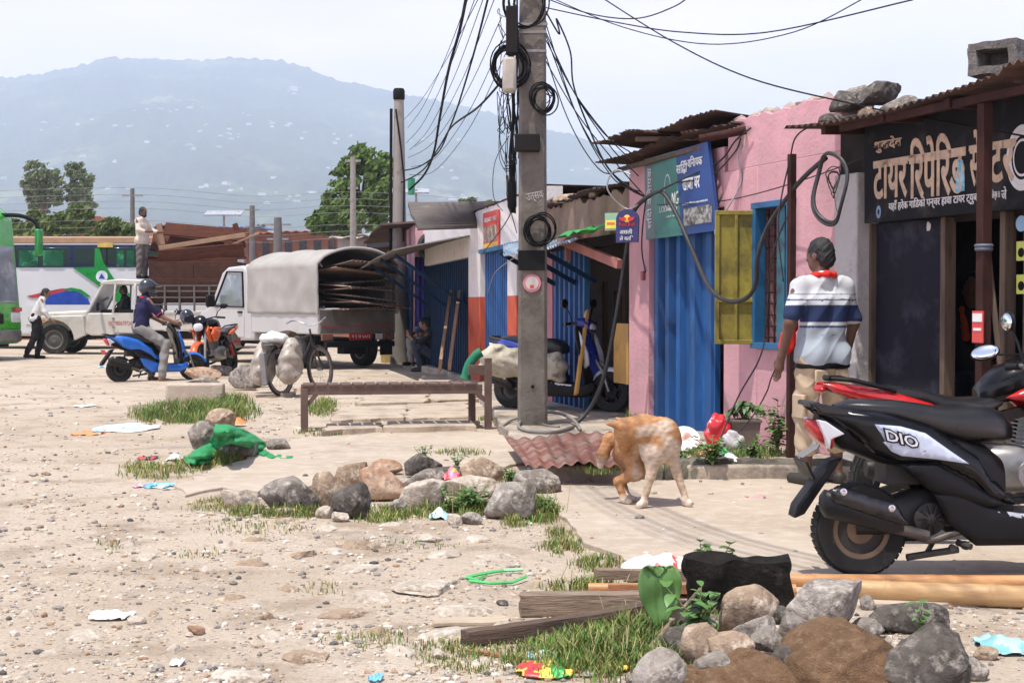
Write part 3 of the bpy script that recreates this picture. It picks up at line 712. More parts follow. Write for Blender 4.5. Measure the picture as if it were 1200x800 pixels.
# ------------------------------------------------------------------ litter
def plain(n, c, **k): return mat(n, c, **{**dict(rough=.45, var=.1, scale=15), **k})
lr = random.Random(21)
def litter(px, py, w, h, cols, label, cat='litter', z=0, lift=.02, name='litter', crumple=1, rz=0, group=None, tall=0):
    p = G(px, py, z); k = p.y / F; W = w * k; D = max(.03, h * k / max(.08, (1.25 - z) / p.y)) ; D = min(D, W * 1.4); sd_ = lr.uniform(0, 99)
    def fn(u, v):
        x = (u - .5) * W; y = (v - .5) * D; e = 1 - .5 * (abs(u - .5) * 2) ** 4 * abs(v - .5)
        n1 = noise.noise(Vector((u * 3 + sd_, v * 3, 1))); n2 = noise.noise(Vector((u * 8 + sd_, v * 8, 1)))
        zz = lift * (.5 + .8 * n1 + .4 * n2) * crumple + tall * math.exp(-((u - .5) ** 2 + (v - .5) ** 2) * 9)
        return Vector((x * e + n2 * W * .06, y * e + n1 * D * .1, max(.003, zz)))
    b = MB(); b.grid(fn, 16, 12)
    for i in range(len(b.f)):
        u = (i % 16) / 16; v = (i // 16) / 12
        b.m[i] = int(min(.999, max(0, .5 + .9 * noise.noise(Vector((u * 2.2 + sd_, v * 2.2, 7))))) * len(cols))
    base = z if z else gz(p.x, p.y)
    o = b.build(name, [plain('film_' + c, FILM[c]) for c in cols], loc=(p.x, p.y, base), rz=rz, smooth=60, thick=.0015)
    return tag(o, label, cat, group)
FILM = {'white': (.78, .77, .74), 'blue': (.16, .45, .75), 'sky': (.42, .70, .82), 'orange': (.75, .28, .09), 'red': (.62, .05, .05), 'green': (.08, .50, .14), 'yellow': (.75, .60, .10), 'black': (.03, .03, .03), 'pink': (.75, .22, .32), 'lilac': (.70, .58, .66), 'clear': (.62, .58, .54), 'teal': (.22, .48, .50), 'brown': (.36, .22, .13)}
litter(106,508,42,8,['orange'],'flat orange sheet of plastic on the dirt at left')
litter(148,503,76,10,['sky','white'],'long pale blue and white plastic sheet on the dirt')
litter(100,475,26,7,['white','clear'],'flat white paper lying left of the tall grass')
litter(173,536,24,8,['black','red'],'dark red and black packet at the grass edge')
litter(205,538,20,12,['white'],'white scrap between the grass and the green cloth',tall=.05)
litter(188,569,36,7,['sky','blue'],'pale blue film lying flat on the grey patch')
litter(291,537,30,18,['orange','black','red'],'crumpled orange and black wrapper under the green cloth',tall=.06)
litter(346,531,24,6,['blue','sky'],'bright blue scrap on the concrete right of the green cloth')
litter(278,497,20,14,['orange'],'orange rag tucked behind the top rock',tall=.07,z=.03)
litter(130,721,58,10,['white'],'long white strip of plastic on the gravel at left')
litter(208,776,18,8,['white'],'small white scrap on the gravel near the bottom edge')
litter(356,770,18,9,['lilac'],'pale lilac scrap of film on the gravel')
litter(530,562,24,18,['red','pink','yellow'],'shiny red pink wrapper standing between rocks',tall=.09,z=.06)
litter(515,609,26,12,['sky','white'],'crumpled clear blue plastic bag by the small white stone',tall=.05)
litter(635,771,36,17,['white','sky'],'white and blue packet on the grass by the timbers',tall=.015)
litter(640,789,76,20,['green','yellow','red'],'bright green and yellow snack packet at the bottom edge',tall=.015)
litter(720,786,36,9,['yellow'],'yellow peel lying in the grass')
litter(632,756,14,6,['green'],'small green bottle cap strip in the grass')
litter(440,796,18,8,['blue'],'small blue scrap cut by the bottom edge')
litter(1176,760,64,26,['sky','teal'],'pale blue folded cloth lying beside the large dark rock',tall=.03,cat='cloth')
litter(676,567,34,6,['clear','white'],'flat grey paper at the foot of the kerb left of the dog')
litter(770,566,30,5,['black'],'flat black scrap at the foot of the kerb behind the dog')
litter(888,586,32,4,['pink'],'pink scrap lying on the concrete path')
litter(180,570,8,3,['blue'],'tiny blue scrap on the grey patch')
litter(163,570,14,5,['pink','lilac'],'faded pink scrap at the grass edge')
litter(256,572,12,4,['blue'],'small sky blue wrapper near the pale wedge of rock')
litter(125,340+90,20,4,['sky'],'pale scrap on the dirt behind the blue scooter')
litter(1015,700,18,5,['clear'],'clear scrap beside the bamboo')
litter(455,599,10,8,['pink'],'tiny pink wrapper in front of the smooth boulder',tall=.02)
# carrier bag
def bag(px, py, W, H, D, mats_, label, name, z=0, seed=1, lean=0):
    p = G(px, py, z); s = SDF(.05); r = random.Random(seed)
    for i in range(7): s.ell((r.uniform(-.32, .32) * W, r.uniform(-.25, .25) * D, H * r.uniform(.25, .5)), (W * r.uniform(.2, .32), D * r.uniform(.25, .4), H * r.uniform(.25, .5)))
    if lean: s.cap((W * .2, 0, H * .3), (W * .62, 0, H * .05), H * .28, H * .05)
    def disp(X, Y, Z): return .010 * np.sin(X * 33 + 2.2 * np.sin(Y * 30 + seed) + Z * 19) + .006 * np.sin(Z * 52 + 3 * np.sin(X * 26 + seed))
    return tag(s.build(name, mats_, .008, disp=disp, loc=p, clip=lambda X, Y, Z: .004 - Z + 0 * X + 0 * Y), label, 'bag')
wb = mat('carrier_bag', (.80, .77, .76), rough=.4, var=.05, scale=6, col2=(.70, .10, .07), amt=.43, scale2=9, soft=.015)
bag(764, 678, .28, .115, .15, wb, 'white plastic carrier bag with red print behind the timbers', 'plastic_bag', seed=4, lean=1)
# green strap on the gravel
b = MB()
for pts in ([(546,676),(570,671),(590,668),(613,667)], [(550,680),(575,683),(600,682),(617,675)], [(546,676),(560,679),(568,674)]):
    b.tube([G(x, y, .012 + .006 * (i % 2)) for i, (x, y) in enumerate(pts)], .007, 4)
tag(b.build('packing_strap', plain('film_green', FILM['green'])), 'loops of green packing strap on the gravel', 'strap')

# ------------------------------------------------------------------ timbers, bamboo
wood_old = mat('wood_weathered', (.25, .18, .125), rough=.9, var=.25, scale=5, stretch=(1, 10, 10), col2=(.075, .05, .035), amt=.42, scale2=4, soft=.1, col3=(.36, .28, .2), amt3=.4, scale3=5, bump=.6, bscale=14)
wood_dk = mat('wood_dark', (.095, .06, .042), rough=.9, var=.3, scale=5, stretch=(1, 10, 10), col2=(.2, .14, .1), amt=.4, scale2=4, soft=.1, bump=.6, bscale=14)
wood_or = mat('wood_orange', (.38, .17, .075), rough=.75, var=.2, scale=5, stretch=(1, 8, 8), col2=(.2, .085, .04), amt=.4, scale2=4, soft=.1, bump=.4)
bamb = mat('bamboo', (.50, .32, .145), rough=.45, var=.15, scale=3, stretch=(1, 6, 6), col2=(.34, .19, .08), amt=.42, scale2=2.5, soft=.12, spec=.5, bump=.15)
bamb_o = mat('bamboo_orange', (.52, .27, .11), rough=.45, var=.15, scale=3, stretch=(1, 6, 6), col2=(.33, .14, .055), amt=.42, scale2=2.5, soft=.12, spec=.5)
def pole_between(name, a, c, r0, r1, m, label, cat, nodes=None, rag=0, sides=14):
    a, c = Vector(a), Vector(c); L = (c - a).length; d = (c - a).normalized(); b = MB(); xs = [0]
    if nodes:
        x = nodes * .4
        while x < L: xs += [x - .02, x - .006, x, x + .006, x + .02]; x += nodes
    else: xs += [L * i / 12 for i in range(1, 12)]
    xs.append(L); pts = []; rs = []
    for i, x in enumerate(xs):
        r = r0 + (r1 - r0) * x / L
        if nodes and 0 < i < len(xs) - 1: r *= [1, 1.07, 1.01, 1.07, 1][(i - 1) % 5]
        elif not nodes: r *= 1 + .05 * math.sin(i * 7)
        pts.append((x, 0, 0)); rs.append(r)
    b.tube(pts, rs, sides)
    if rag: b.v = [(x + (rag * noise.noise(Vector((y * 60, z * 60, 1))) if x < .01 else 0), y + .004 * noise.noise(Vector((x * 9, y * 40, 1))), z + .004 * noise.noise(Vector((x * 9, z * 40, 5)))) for x, y, z in b.v]
    o = b.build(name, m, smooth=50); o.matrix_world = Matrix.Translation(a) @ d.to_track_quat('X', 'Z').to_matrix().to_4x4(); return tag(o, label, cat)
pole_between('bamboo_pole', G(994,708) + V(0,.06,.05), G(1330,722) + V(0,.06,.05), .044, .050, bamb, 'thick yellow bamboo pole lying in front, nearest the heap', 'bamboo', .42)
pole_between('bamboo_pole', G(905,694) + V(0,.05,.04), G(1330,698) + V(0,.05,.045), .034, .032, bamb_o, 'thin orange bamboo pole lying behind the thick one', 'bamboo', .5)
pole_between('bamboo_stub', G(690,699) + V(0,.04,.028), G(935,702) + V(0,.05,.03), .024, .027, bamb_o, 'cut orange bamboo end poking out under the carrier bag', 'bamboo', .3)
def plank(name, a, c, w, h, m, label, cat='timber', rag=.03):
    a, c = Vector(a), Vector(c); L = (c - a).length; b = rough_box(MB(), (L, w, h), .025, .007)
    b.v = [(x + (rag * noise.noise(Vector((y * 50, z * 50, 3))) if abs(x) > L / 2 - .03 else 0), y, z) for x, y, z in b.v]
    o = b.build(name, m, smooth=50); o.matrix_world = Matrix.Translation((a + c) / 2) @ (c - a).normalized().to_track_quat('X', 'Z').to_matrix().to_4x4(); return tag(o, label, cat)
plank('timber', G(545,758) + V(0,.02,.028), G(800,736) + V(0,.02,.085), .06, .05, wood_dk, 'dark split timber lying lowest, jutting out to the left')
plank('timber', G(610,722) + V(0,.03,.045), G(790,722) + V(0,.03,.05), .1, .085, wood_old, 'weathered grey beam with a rotten end on the dark timber')
plank('timber', G(698,690) + V(0,.05,.06), G(820,690) + V(0,.05,.05), .06, .045, wood_old, 'short pale timber lying under the carrier bag')
plank('timber', G(713,703) + V(0,.05,.04), G(815,703) + V(0,.05,.04), .04, .04, wood_or, 'short orange brown batten between the beams')
plank('plank', G(507,731) + V(0,0,.008), G(597,728) + V(0,0,.008), .11, .012, mat('wood_pale', (.46, .37, .27), rough=.9, var=.2, scale=5, stretch=(1, 8, 8), bump=.4), 'thin pale broken plank flat on the gravel', 'plank')
plank('splinter', G(550,764) + V(0,0,.008), G(588,770) + V(0,0,.008), .02, .01, wood_or, 'short brown splinter below the dark timber', 'wood scrap')
pole_between('stick', G(754,770) + V(0,0,.01), G(800,738) + V(0.06,-.05,.17), .010, .006, wood_old, 'thin dry stick leaning diagonally beside the taro leaf', 'stick')

# ------------------------------------------------------------------ jute sacks
jute = mat('jute', (.22, .135, .078), rough=.95, var=.3, scale=9, col2=(.15, .085, .05), amt=.42, scale2=5, soft=.12, col3=(.36, .25, .16), amt3=.38, scale3=40, bump=.9, bscale=170, spec=.1)
def jsack(px, py, z, els, label, seed):
    p = G(px, py, z); s = SDF(.09)
    for c, r in els: s.ell(c, r)
    def disp(X, Y, Z):
        def rid(a): return 1 - np.abs(np.sin(a))
        return -.012 * rid(X * 11 + 1.6 * np.sin(Z * 15 + seed) + Y * 8) ** 2 - .009 * rid(Z * 15 + 2.2 * np.sin(X * 11 + seed) + Y * 9) ** 3 + .004 * np.sin(X * 55 + 4 * np.sin(Z * 30 + Y * 20))
    return tag(s.build('jute_sack', jute, .009, disp=disp, loc=p), label, 'sack', 'jute sacks on the heap')
jsack(990, 800, 0, [((.0,.10,.055),(.15,.17,.115)),((-.08,.12,.05),(.10,.14,.09)),((.10,.06,-.02),(.13,.16,.12)),((-.0,.02,-.04),(.18,.14,.1))], 'rounded brown jute sack, the taller one at the bottom edge', 1.3)
jsack(868, 806, 0, [((.03,.10,.02),(.13,.12,.075)),((-.08,.03,-.02),(.14,.13,.08)),((.10,.02,-.02),(.09,.1,.07))], 'crumpled flatter jute sack left of the rounded one', 4.1)

# ------------------------------------------------------------------ green cloth over the rocks
def inpoly(x, y, pg):
    c = False; n = len(pg)
    for i in range(n):
        a, b = pg[i], pg[i - 1]
        if (a[1] > y) != (b[1] > y) and x < (b[0] - a[0]) * (y - a[1]) / (b[1] - a[1]) + a[0]: c = not c
    return c
cpg = [(252,497),(268,498),(285,503),(300,511),(313,521),(308,526),(318,532),(344,535),(341,538),(315,537),(302,531),(290,524),(272,519),(258,524),(250,533),(248,541),(232,544),(218,542),(217,536),(228,528),(243,520),(250,509)]
def cz(x, y):
    d = .30 * math.exp(-((x - 262) / 30) ** 2 - ((y - 503) / 11) ** 2) + .16 * math.exp(-((x - 280) / 24) ** 2 - ((y - 518) / 9) ** 2) + .10 * math.exp(-((x - 235) / 14) ** 2 - ((y - 532) / 8) ** 2)
    return d + .02 + .02 * noise.noise(Vector((x / 7, y / 5, 1)))
vid = {}; b = MB(); NX, NY = 130, 60
for j in range(NY):
    for i in range(NX):
        x, y = 215 + i * 1.0, 496 + j * .82
        if inpoly(x + .5, y + .4, cpg):
            q = []
            for di, dj in ((0, 0), (1, 0), (1, 1), (0, 1)):
                if (i + di, j + dj) not in vid:
                    xx, yy = 215 + (i + di), 496 + (j + dj) * .82; vid[(i + di, j + dj)] = b.n; b.v.append(tuple(G(xx, yy, cz(xx, yy)))); b.n += 1
                q.append(vid[(i + di, j + dj)])
            b.f.append(tuple(q)); b.m.append(0)
tag(b.build('green_cloth', mat('green_cloth', (.013, .25, .075), rough=.75, var=.12, scale=12, bump=.2, bscale=60), smooth=180, thick=.012), 'bright green cloth draped over rocks at the yard edge', 'cloth')
# ------------------------------------------------------------------ shop row
class Face:
    """a vertical facade: origin A (far end), towards B (near end); local x along, y into the building, z up"""
    def __init__(s, A, B):
        s.A = Vector((A[0], A[1], 0)); d = Vector((B[0] - A[0], B[1] - A[1], 0)); s.L = d.length; s.u = d.normalized()
        s.rz = math.atan2(s.u.y, s.u.x); s.n = Vector((-s.u.y, s.u.x, 0))
    def hit(s, px, py, off=0):
        """(x along, z) where the pixel's ray meets the facade shifted by off (negative = towards the street)"""
        d = ray(px, py); o = s.A + s.n * off; t = (o - CAM).dot(s.n) / d.dot(s.n); p = CAM + d * t
        return (p - s.A).dot(s.u), p.z
    def x(s, px, off=0): return s.hit(px, 400, off)[0]
    def z(s, px, py, off=0): return s.hit(px, py, off)[1]
    def w(s, x, y, z): return s.A + s.u * x + s.n * y + Vector((0, 0, z))
    def M(s, x, y, z): return Matrix.Translation(s.w(x, y, z)) @ Matrix.Rotation(s.rz, 4, 'Z')
    def root(s, name, label, cat, group=None): return thing(name, label, cat, s.A, s.rz, group)
F0, F1, F2, F3 = (2.407, 10.7), (1.164, 14.16), (0.41, 17.0), (-.64, 22.3)
TY = Face(F0, (2.407 + .338 * 3.6, 10.7 - .941 * 3.6))
PK = Face(F1, F0); BR = Face(F2, F1); BL = Face(F3, F2); FA = Face((-1.96, 28.9), F3)

pink = mat('pink_paint', (.60, .325, .35), rough=.85, var=.10, scale=2.5, col2=(.45, .235, .25), amt=.40, scale2=1.6, soft=.16, col3=(.40, .30, .30), amt3=.33, scale3=4, bump=.35, bscale=25)
pinkd = mat('pink_paint_dark', (.30, .14, .15), rough=.85, var=.15)
bluep = mat('blue_sheet_paint', (.007, .085, .27), rough=.55, var=.25, scale=3, stretch=(1, 1, .25), col2=(.006, .045, .14), amt=.45, scale2=2.5, soft=.1, col3=(.04, .17, .37), amt3=.33, scale3=6, bump=.1)
bluef = mat('blue_frame_paint', (.015, .11, .24), rough=.55, var=.2, col2=(.03, .10, .2), amt=.4)
yel = mat('yellow_paint', (.27, .225, .03), rough=.65, var=.25, scale=4, col2=(.10, .08, .02), amt=.46, scale2=5, soft=.12, bump=.15)
rust = mat('rusty_sheet', (.085, .045, .033), rough=.85, spec=.25, var=.3, scale=4, col2=(.04, .028, .024), amt=.5, scale2=3, soft=.12, col3=(.17, .14, .125), amt3=.3, scale3=5)
rustp = mat('rusty_post', (.045, .02, .017), rough=.85, spec=.12, var=.3, scale=9, col2=(.06, .03, .025), amt=.4)
dark = mat('near_black', (.012, .011, .010), rough=.95, spec=.1, var=.3)  # near-black for unlit interior, sticker mark and bolt hole
darkw = mat('shaded_wall', (.035, .029, .025), rough=.95, spec=.15, var=.4, scale=3, col2=(.025, .02, .018), amt=.5)  # shade of the shop walls put into a near-black base colour
white = mat('whitewash', (.66, .63, .60), rough=.9, var=.1, scale=3, col2=(.42, .38, .34), amt=.38, scale2=3, soft=.12, col3=(.3, .27, .24), amt3=.25, bump=.3, bscale=30)
redp = mat('red_band_paint', (.52, .085, .035), rough=.8, var=.15, scale=4, col2=(.36, .06, .03), amt=.4, soft=.1)
brown = mat('mud_plaster', (.24, .165, .11), rough=.95, var=.2, scale=3, col2=(.13, .085, .055), amt=.42, scale2=2.5, soft=.12, bump=.3)
brick = mat('raw_brick', (.30, .13, .085), rough=.9, var=.3, scale=8, col2=(.4, .33, .27), amt=.35, scale2=9)
blackb = mat('black_board', (.012, .012, .014), rough=.8, spec=.15, var=.4, scale=4, col2=(.05, .045, .042), amt=.38, scale2=4, soft=.1)
tan_p = mat('tan_lettering', (.50, .36, .25), rough=.8, var=.2, scale=12, col2=(.30, .20, .13), amt=.4, scale2=9, soft=.08)
white_p = mat('white_lettering', (.62, .60, .57), rough=.8, var=.1)
navy = mat('navy_panel', (.012, .012, .020), rough=.75, spec=.2, var=.4, scale=2.5, col2=(.05, .05, .07), amt=.4, scale2=3, soft=.1)
woodp = mat('old_post_wood', (.14, .095, .065), rough=.9, var=.3, scale=6, stretch=(8, 8, 1), col2=(.07, .05, .035), amt=.45, soft=.1, bump=.4)
plankp = mat('plank_wood', (.30, .19, .12), rough=.85, var=.2, scale=4, stretch=(6, 6, 1), col2=(.18, .11, .07), amt=.4, soft=.1, bump=.3)
yellowply = mat('yellow_ply', (.50, .28, .07), rough=.7, var=.15, scale=4, col2=(.36, .19, .05), amt=.4)

def corr(b, p00, p10, p11, p01, amp=.012, pitch=.076, jag=0, nv=6, mi=0, wave=0, seed=0):
    """corrugated sheet: ridges run from the p00-p10 edge to the p01-p11 edge"""
    p00, p10, p11, p01 = map(Vector, (p00, p10, p11, p01)); W = (p10 - p00).length; n = max(8, int(W / pitch * 6))
    nr = (p10 - p00).cross(p01 - p00).normalized()
    def fn(u, v):
        jo = jag * noise.noise(Vector((u * 9 + seed, 0, 1))) if v in (0, 1) else 0
        q = min(1, max(0, v + jo)); p = p00.lerp(p10, u).lerp(p01.lerp(p11, u), q)
        return p + nr * (amp * math.sin(u * W / pitch * 2 * math.pi) + wave * noise.noise(Vector((u * 2.5 + seed, v * 2, 4))))
    b.grid(fn, n, nv, mi)
def ribbed(b, x0, x1, z0, z1, y=0, pitch=.16, dep=.03, mi=0):
    """profiled steel shutter leaf"""
    n = max(1, round((x1 - x0) / pitch)); p = (x1 - x0) / n; xs = []
    for i in range(n):
        a = x0 + i * p; xs += [(a, 0), (a + p * .52, 0), (a + p * .6, -dep), (a + p * .92, -dep)]
    xs.append((x1, 0)); m = len(xs)
    vs = [(x, y + d, z0) for x, d in xs] + [(x, y + d, z1) for x, d in xs]
    b.add(vs, [(i, i + 1, m + i + 1, m + i) for i in range(m - 1)], mi)

# ---- pink snack shop
t = PK.root('snack_shop', 'pink painted snack shop with blue steel door and yellow shutter', 'shop'); X = PK.x; Z = PK.z; L = PK.L
ZT = 2.82
xd0, xd1 = X(760), X(836); xg = X(848); xw0, xw1 = X(887), X(931)
zw0, zw1 = Z(905, 409), Z(905, 236); zd = 2.1
b = MB()
def rag_top(b, x0, x1, z0, z1, y0, y1, mi=0, amp=.03):
    n = max(2, int((x1 - x0) / .1)); poly = [(x0, z0)] + [(x1, z0)] + [(x1 - (x1 - x0) * i / n, z1 + rnd.uniform(-amp, amp)) for i in range(n + 1)]
    b.prism(poly, y0, y1, 'xz', mi)
b.box(((0 + xd0) / 2, .1, (ZP + 2.62) / 2), (xd0, .2, 2.62 - ZP))
b.box(((xd0 + xg) / 2, .1, (zd + 2.62) / 2), (xg - xd0 - .004, .2, 2.62 - zd))
b.box(((xg + xw0) / 2, .1, (ZP + 2.4) / 2), (xw0 - xg, .2, 2.4 - ZP))
b.box(((xw0 + xw1) / 2, .1, (ZP + zw0) / 2), (xw1 - xw0 - .004, .2, zw0 - ZP))
b.box(((xw0 + xw1) / 2, .1, (zw1 + 2.4) / 2), (xw1 - xw0 - .004, .2, 2.4 - zw1))
b.box(((xw1 + L + .1) / 2, .1, (ZP + 2.4) / 2), (L + .1 - xw1, .2, 2.4 - ZP))
x85 = X(852)
rag_top(b, x85, L + .1, 2.4, ZT, .002, .2, 0, .018)
b.box((L + .35, .1, 2.28), (.5, .2, .62), mi=1)
b.box((.06, 2.0, 1.4), (.12, 3.6, 2.5)); b.box((L + .0, 2.2, 1.4), (.16, 4, 2.6)); b.box((L / 2, 4.0, 1.4), (L, .15, 2.6))
o = b.build('wall', [pink, darkw], t, smooth=30, bevel=.006)
b = MB(); n = 16
for i in range(26):
    x = rnd.uniform(x85, L + .05); b.add([Vector((x, .1, ZT)) + Vector(v) * Vector((rnd.uniform(.02, .05), rnd.uniform(.03, .06), rnd.uniform(.01, .03))).length for v in ICO[1][0]], ICO[1][1])
b.box(((x85 + L) / 2, .1, ZT), (L - x85, .1, .02)); b.build('broken_parapet', mat('parapet_rubble', (.34, .27, .24), rough=.95, var=.3, scale=9), t)
vs, fs = rock_verts(91, .34, .26, .26, 9, .12); b = MB(); b.add([v + Vector((L + .12, .12, ZT - .06)) for v in vs], fs); b.build('broken_corner', RK['grey'], t)
# door, recessed
b = MB(); ribbed(b, xd0, xd0 + (xd1 - xd0) * .52, ZP, zd, .06, .27, .06); b.build('door', bluep, t, smooth=20)
b = MB(); ribbed(b, xd0 + (xd1 - xd0) * .53, xd1, ZP, zd, .05, .27, .06); b.box((xd1 + .012, .03, (ZP + zd) / 2), (.03, .05, zd - ZP)); b.build('door', bluep, t, smooth=20)
b = MB(); b.box(((xd1 + xg) / 2 + .01, .5, 1.1), (xg - xd1 - .04, .02, 2)); b.box((L / 2, 1.4, 1.3), (L - .3, .02, 2.4)); b.box((L / 2, .9, ZP + .01), (L - .3, 1.0, .02)); b.build('dark_interior', dark, t, smooth=0)  # near-black sheets stand in for the shade inside the doorway
# window
wf = MB(); fw = .05
for x in (xw0 + fw / 2, xw1 - fw / 2): wf.box((x, -.002, (zw0 + zw1) / 2), (fw, .1, zw1 - zw0))
for z in (zw0 + fw / 2, zw1 - fw / 2): wf.box(((xw0 + xw1) / 2, -.004, z), (xw1 - xw0 + .04, .1, fw))
wo = wf.build('window', bluef, t, bevel=.004)
g = MB()
for i in range(1, 6): x = xw0 + (xw1 - xw0) * i / 6; g.box((x, .05, (zw0 + zw1) / 2), (.012, .012, zw1 - zw0 - .1))
for i in range(1, 13): z = zw0 + (zw1 - zw0) * i / 13; g.box(((xw0 + xw1) / 2, .06, z), (xw1 - xw0 - .09, .008, .014))
g.build('grille', rustp, wo)
g = MB(); g.box(((xw0 + xw1) / 2 + .07, .02, (zw0 + zw1) / 2), (.12, .03, zw1 - zw0 - .1)); g.build('inner_shutter', mat('teal_shutter', (.03, .14, .19), var=.3, col2=(.03,.05,.06)), wo)
# shutter swung open towards the camera, seen flat on
hp = PK.w(xw0, -.03, 0); D = hp.y; pa = P(838, 247, D - .02); pb = P(887, 247, D); pc = P(887, 403, D)
sw = (Vector((pb.x, pb.y, 0)) - Vector((pa.x, pa.y, 0))).length; sh = pb.z - pc.z
inv = Matrix.Translation(PK.A) @ Matrix.Rotation(PK.rz, 4, 'Z'); inv = inv.inverted()
S = inv @ (Matrix.Translation((pa.x, pa.y, pc.z)) @ Matrix.Rotation(math.atan2(pb.y - pa.y, pb.x - pa.x), 4, 'Z'))
sb = MB(); fr_ = .035
sb.box((sw / 2, .012, sh / 2), (sw - .02, .012, sh - .02), M=S)
for x in (fr_ / 2, sw / 2, sw - fr_ / 2): sb.box((x, -.004, sh / 2), (fr_ * (.7 if x == sw / 2 else 1), .03, sh), M=S)
for z in (fr_ / 2, sh * .33, sh - fr_ / 2): sb.box((sw / 2, -.006, z), (sw - .004, .03, fr_), M=S)
so_ = sb.build('shutter', yel, wo, bevel=.003)
# roof: torn corrugated sheets over the door and the sign
r = MB()
corr(r, (X(736) - .05, -.34, 2.66), (X(872), -.14, 2.80), (X(872), 3.6, 2.60), (X(736), 3.6, 2.50), jag=.05, wave=.05, nv=16)
corr(r, (X(746), -.50, 2.82), (X(802), -.42, 2.86), (X(806), .9, 2.74), (X(756), .9, 2.70), jag=.12, wave=.04, seed=3, nv=12)
corr(r, (X(796), -.30, 2.84), (X(856), -.16, 2.92), (X(850), 1.2, 2.80), (X(800), 1.2, 2.78), jag=.04, wave=.02, seed=5)
r.box((L * .62, 2.2, 2.72), (L * .7, 3.5, .04))
r.build('roof', rust, t, smooth=60, thick=.002)
b = MB(); b.bar((X(742), -.16, 2.58), (X(835), -.08, 2.64), .035, .04); b.bar((X(786), -.36, 2.78), (X(812), .1, 2.76), .05, .04); b.build('roof_beam', woodp, t)
b = MB(); b.tube([(X(876), -.02, Z(876, 153)), (X(862), -.35, Z(862, 153, -.35))], .035, 12); b.build('pipe_stub', rustp, t)
sw_ = MB(); sw_.box((X(755), -.02, Z(755, 323)), (.05, .025, .09)); sw_.build('switch_plate', mat('switch_red', (.3, .07, .08), rough=.4), t, bevel=.004)

# snack shop sign: leans out from the wall under the torn roof
def sign_frame(face, a, bq, c, d, off):
    """quad corners (px) top-left, top-right, bottom-right, bottom-left on facade plane offset"""
    pts = [face.w(face.hit(*q, off)[0], off, face.hit(*q, off)[1]) for q in (a, bq, c, d)]; return pts
tl_, tr_, br_, bl_ = sign_frame(PK, (755, 187), (829, 166), (841, 270), (757, 281), -.10)
def quad_board(name, label, cat, q, bands, th=.03, frame=None):
    """board spanning a quad; bands = list of (u0,u1,material)"""
    tl, tr, br, bl = q; n = (tr - tl).cross(bl - tl).normalized(); o = thing(name, label, cat, bl)
    def at(u, v, k=0): return tl.lerp(tr, u).lerp(bl.lerp(br, u), v) + n * k - bl
    b = MB(); ms = []
    for i, (u0, u1, m) in enumerate(bands):
        vs = [at(u, v, k) for k in (0, th) for u, v in ((u0, 0), (u1, 0), (u1, 1), (u0, 1))]
        b.add(vs, [(3, 2, 1, 0), (4, 5, 6, 7), (0, 1, 5, 4), (1, 2, 6, 5), (2, 3, 7, 6), (3, 0, 4, 7)], i); ms.append(m)
    b.build('board', ms, o, smooth=0)
    def T(u, v, k=.004):
        c = at(u, v, 0); ex = (at(u + .01, v) - at(u - .01, v)).normalized(); ey = (at(u, v - .01) - at(u, v + .01)); ez = ex.cross(ey).normalized(); ey = ez.cross(ex)
        if ez.dot(CAM - bl) < 0: pass
        return Matrix(((ex.x, ey.x, ez.x, c.x + ez.x * k), (ex.y, ey.y, ez.y, c.y + ez.y * k), (ex.z, ey.z, ez.z, c.z + ez.z * k), (0, 0, 0, 1)))
    return o, T, (tr - tl).length, (tl - bl).length
sgreen = mat('sign_green', (.045, .20, .155), rough=.45, var=.1, scale=4, col2=(.03, .13, .11), amt=.38, soft=.15)
sblue = mat('sign_blue', (.015, .055, .21), rough=.45, var=.12, scale=4, col2=(.02, .04, .14), amt=.38, soft=.15)
sgrey = mat('sign_grey', (.12, .16, .155), rough=.5, var=.2, scale=6)
photo = mat('sign_photos', (.42, .41, .38), rough=.5, var=.2, scale=18, col2=(.06, .06, .055), amt=.5, scale2=14, soft=.08, col3=(.26, .2, .14), amt3=.35, scale3=20)
swhite = mat('sign_white', (.68, .70, .70), rough=.5, var=.08)
sg, T, W_, H_ = quad_board('shop_sign', 'green and blue snack shop sign with white lettering under torn roof', 'sign', (tl_, tr_, br_, bl_), [(0, .135, sgrey), (.138, .52, sgreen), (.523, 1, sblue)])
text('lettering', 'सिदी', T(.60, .215), .1, swhite, sg, W_ * .17, H_ * .15, .05, .0016)
text('lettering', 'ध', T(.625, .275), .1, swhite, sg, W_ * .05, H_ * .045)
text('lettering', 'विनायक', T(.80, .175), .1, swhite, sg, W_ * .22, H_ * .13, .05, .0016)
text('lettering', 'खाजा घर', T(.715, .425), .1, swhite, sg, W_ * .26, H_ * .14, .05, .0016)
text('lettering', 'बागबजार पोखरा ९ ०९८०६७९६२४२', T(.745, .645), .1, swhite, sg, W_ * .38, H_ * .035)
b = MB(); M_ = T(.765, .80, .002); b.box((0, 0, .001), (W_ * .42, H_ * .20, .002), M=M_); b.build('photo_strip', photo, sg, smooth=0)
b = MB(); b.torus(.085, .004, 28, 5, M=T(.36, .47, .003) @ Matrix.Diagonal((.8, 1.9, .5, 1)), a0=.3, a1=5.4); b.build('emblem', swhite, sg)
text('lettering', 'Samsung'[-2:].upper(), T(.47, .56), .1, swhite, sg, W_ * .10, H_ * .16)
text('lettering', 'LODGING', T(.36, .66), .1, swhite, sg, W_ * .28, H_ * .075)
text('lettering', 'खाना नास्ता', T(.41, .765), .1, swhite, sg, W_ * .18, H_ * .025)
M_ = T(.07, .5) @ Matrix.Rotation(R(90), 4, 'Z'); text('lettering', 'सिदी विनायक', M_, .1, swhite, sg, H_ * .75, W_ * .085)

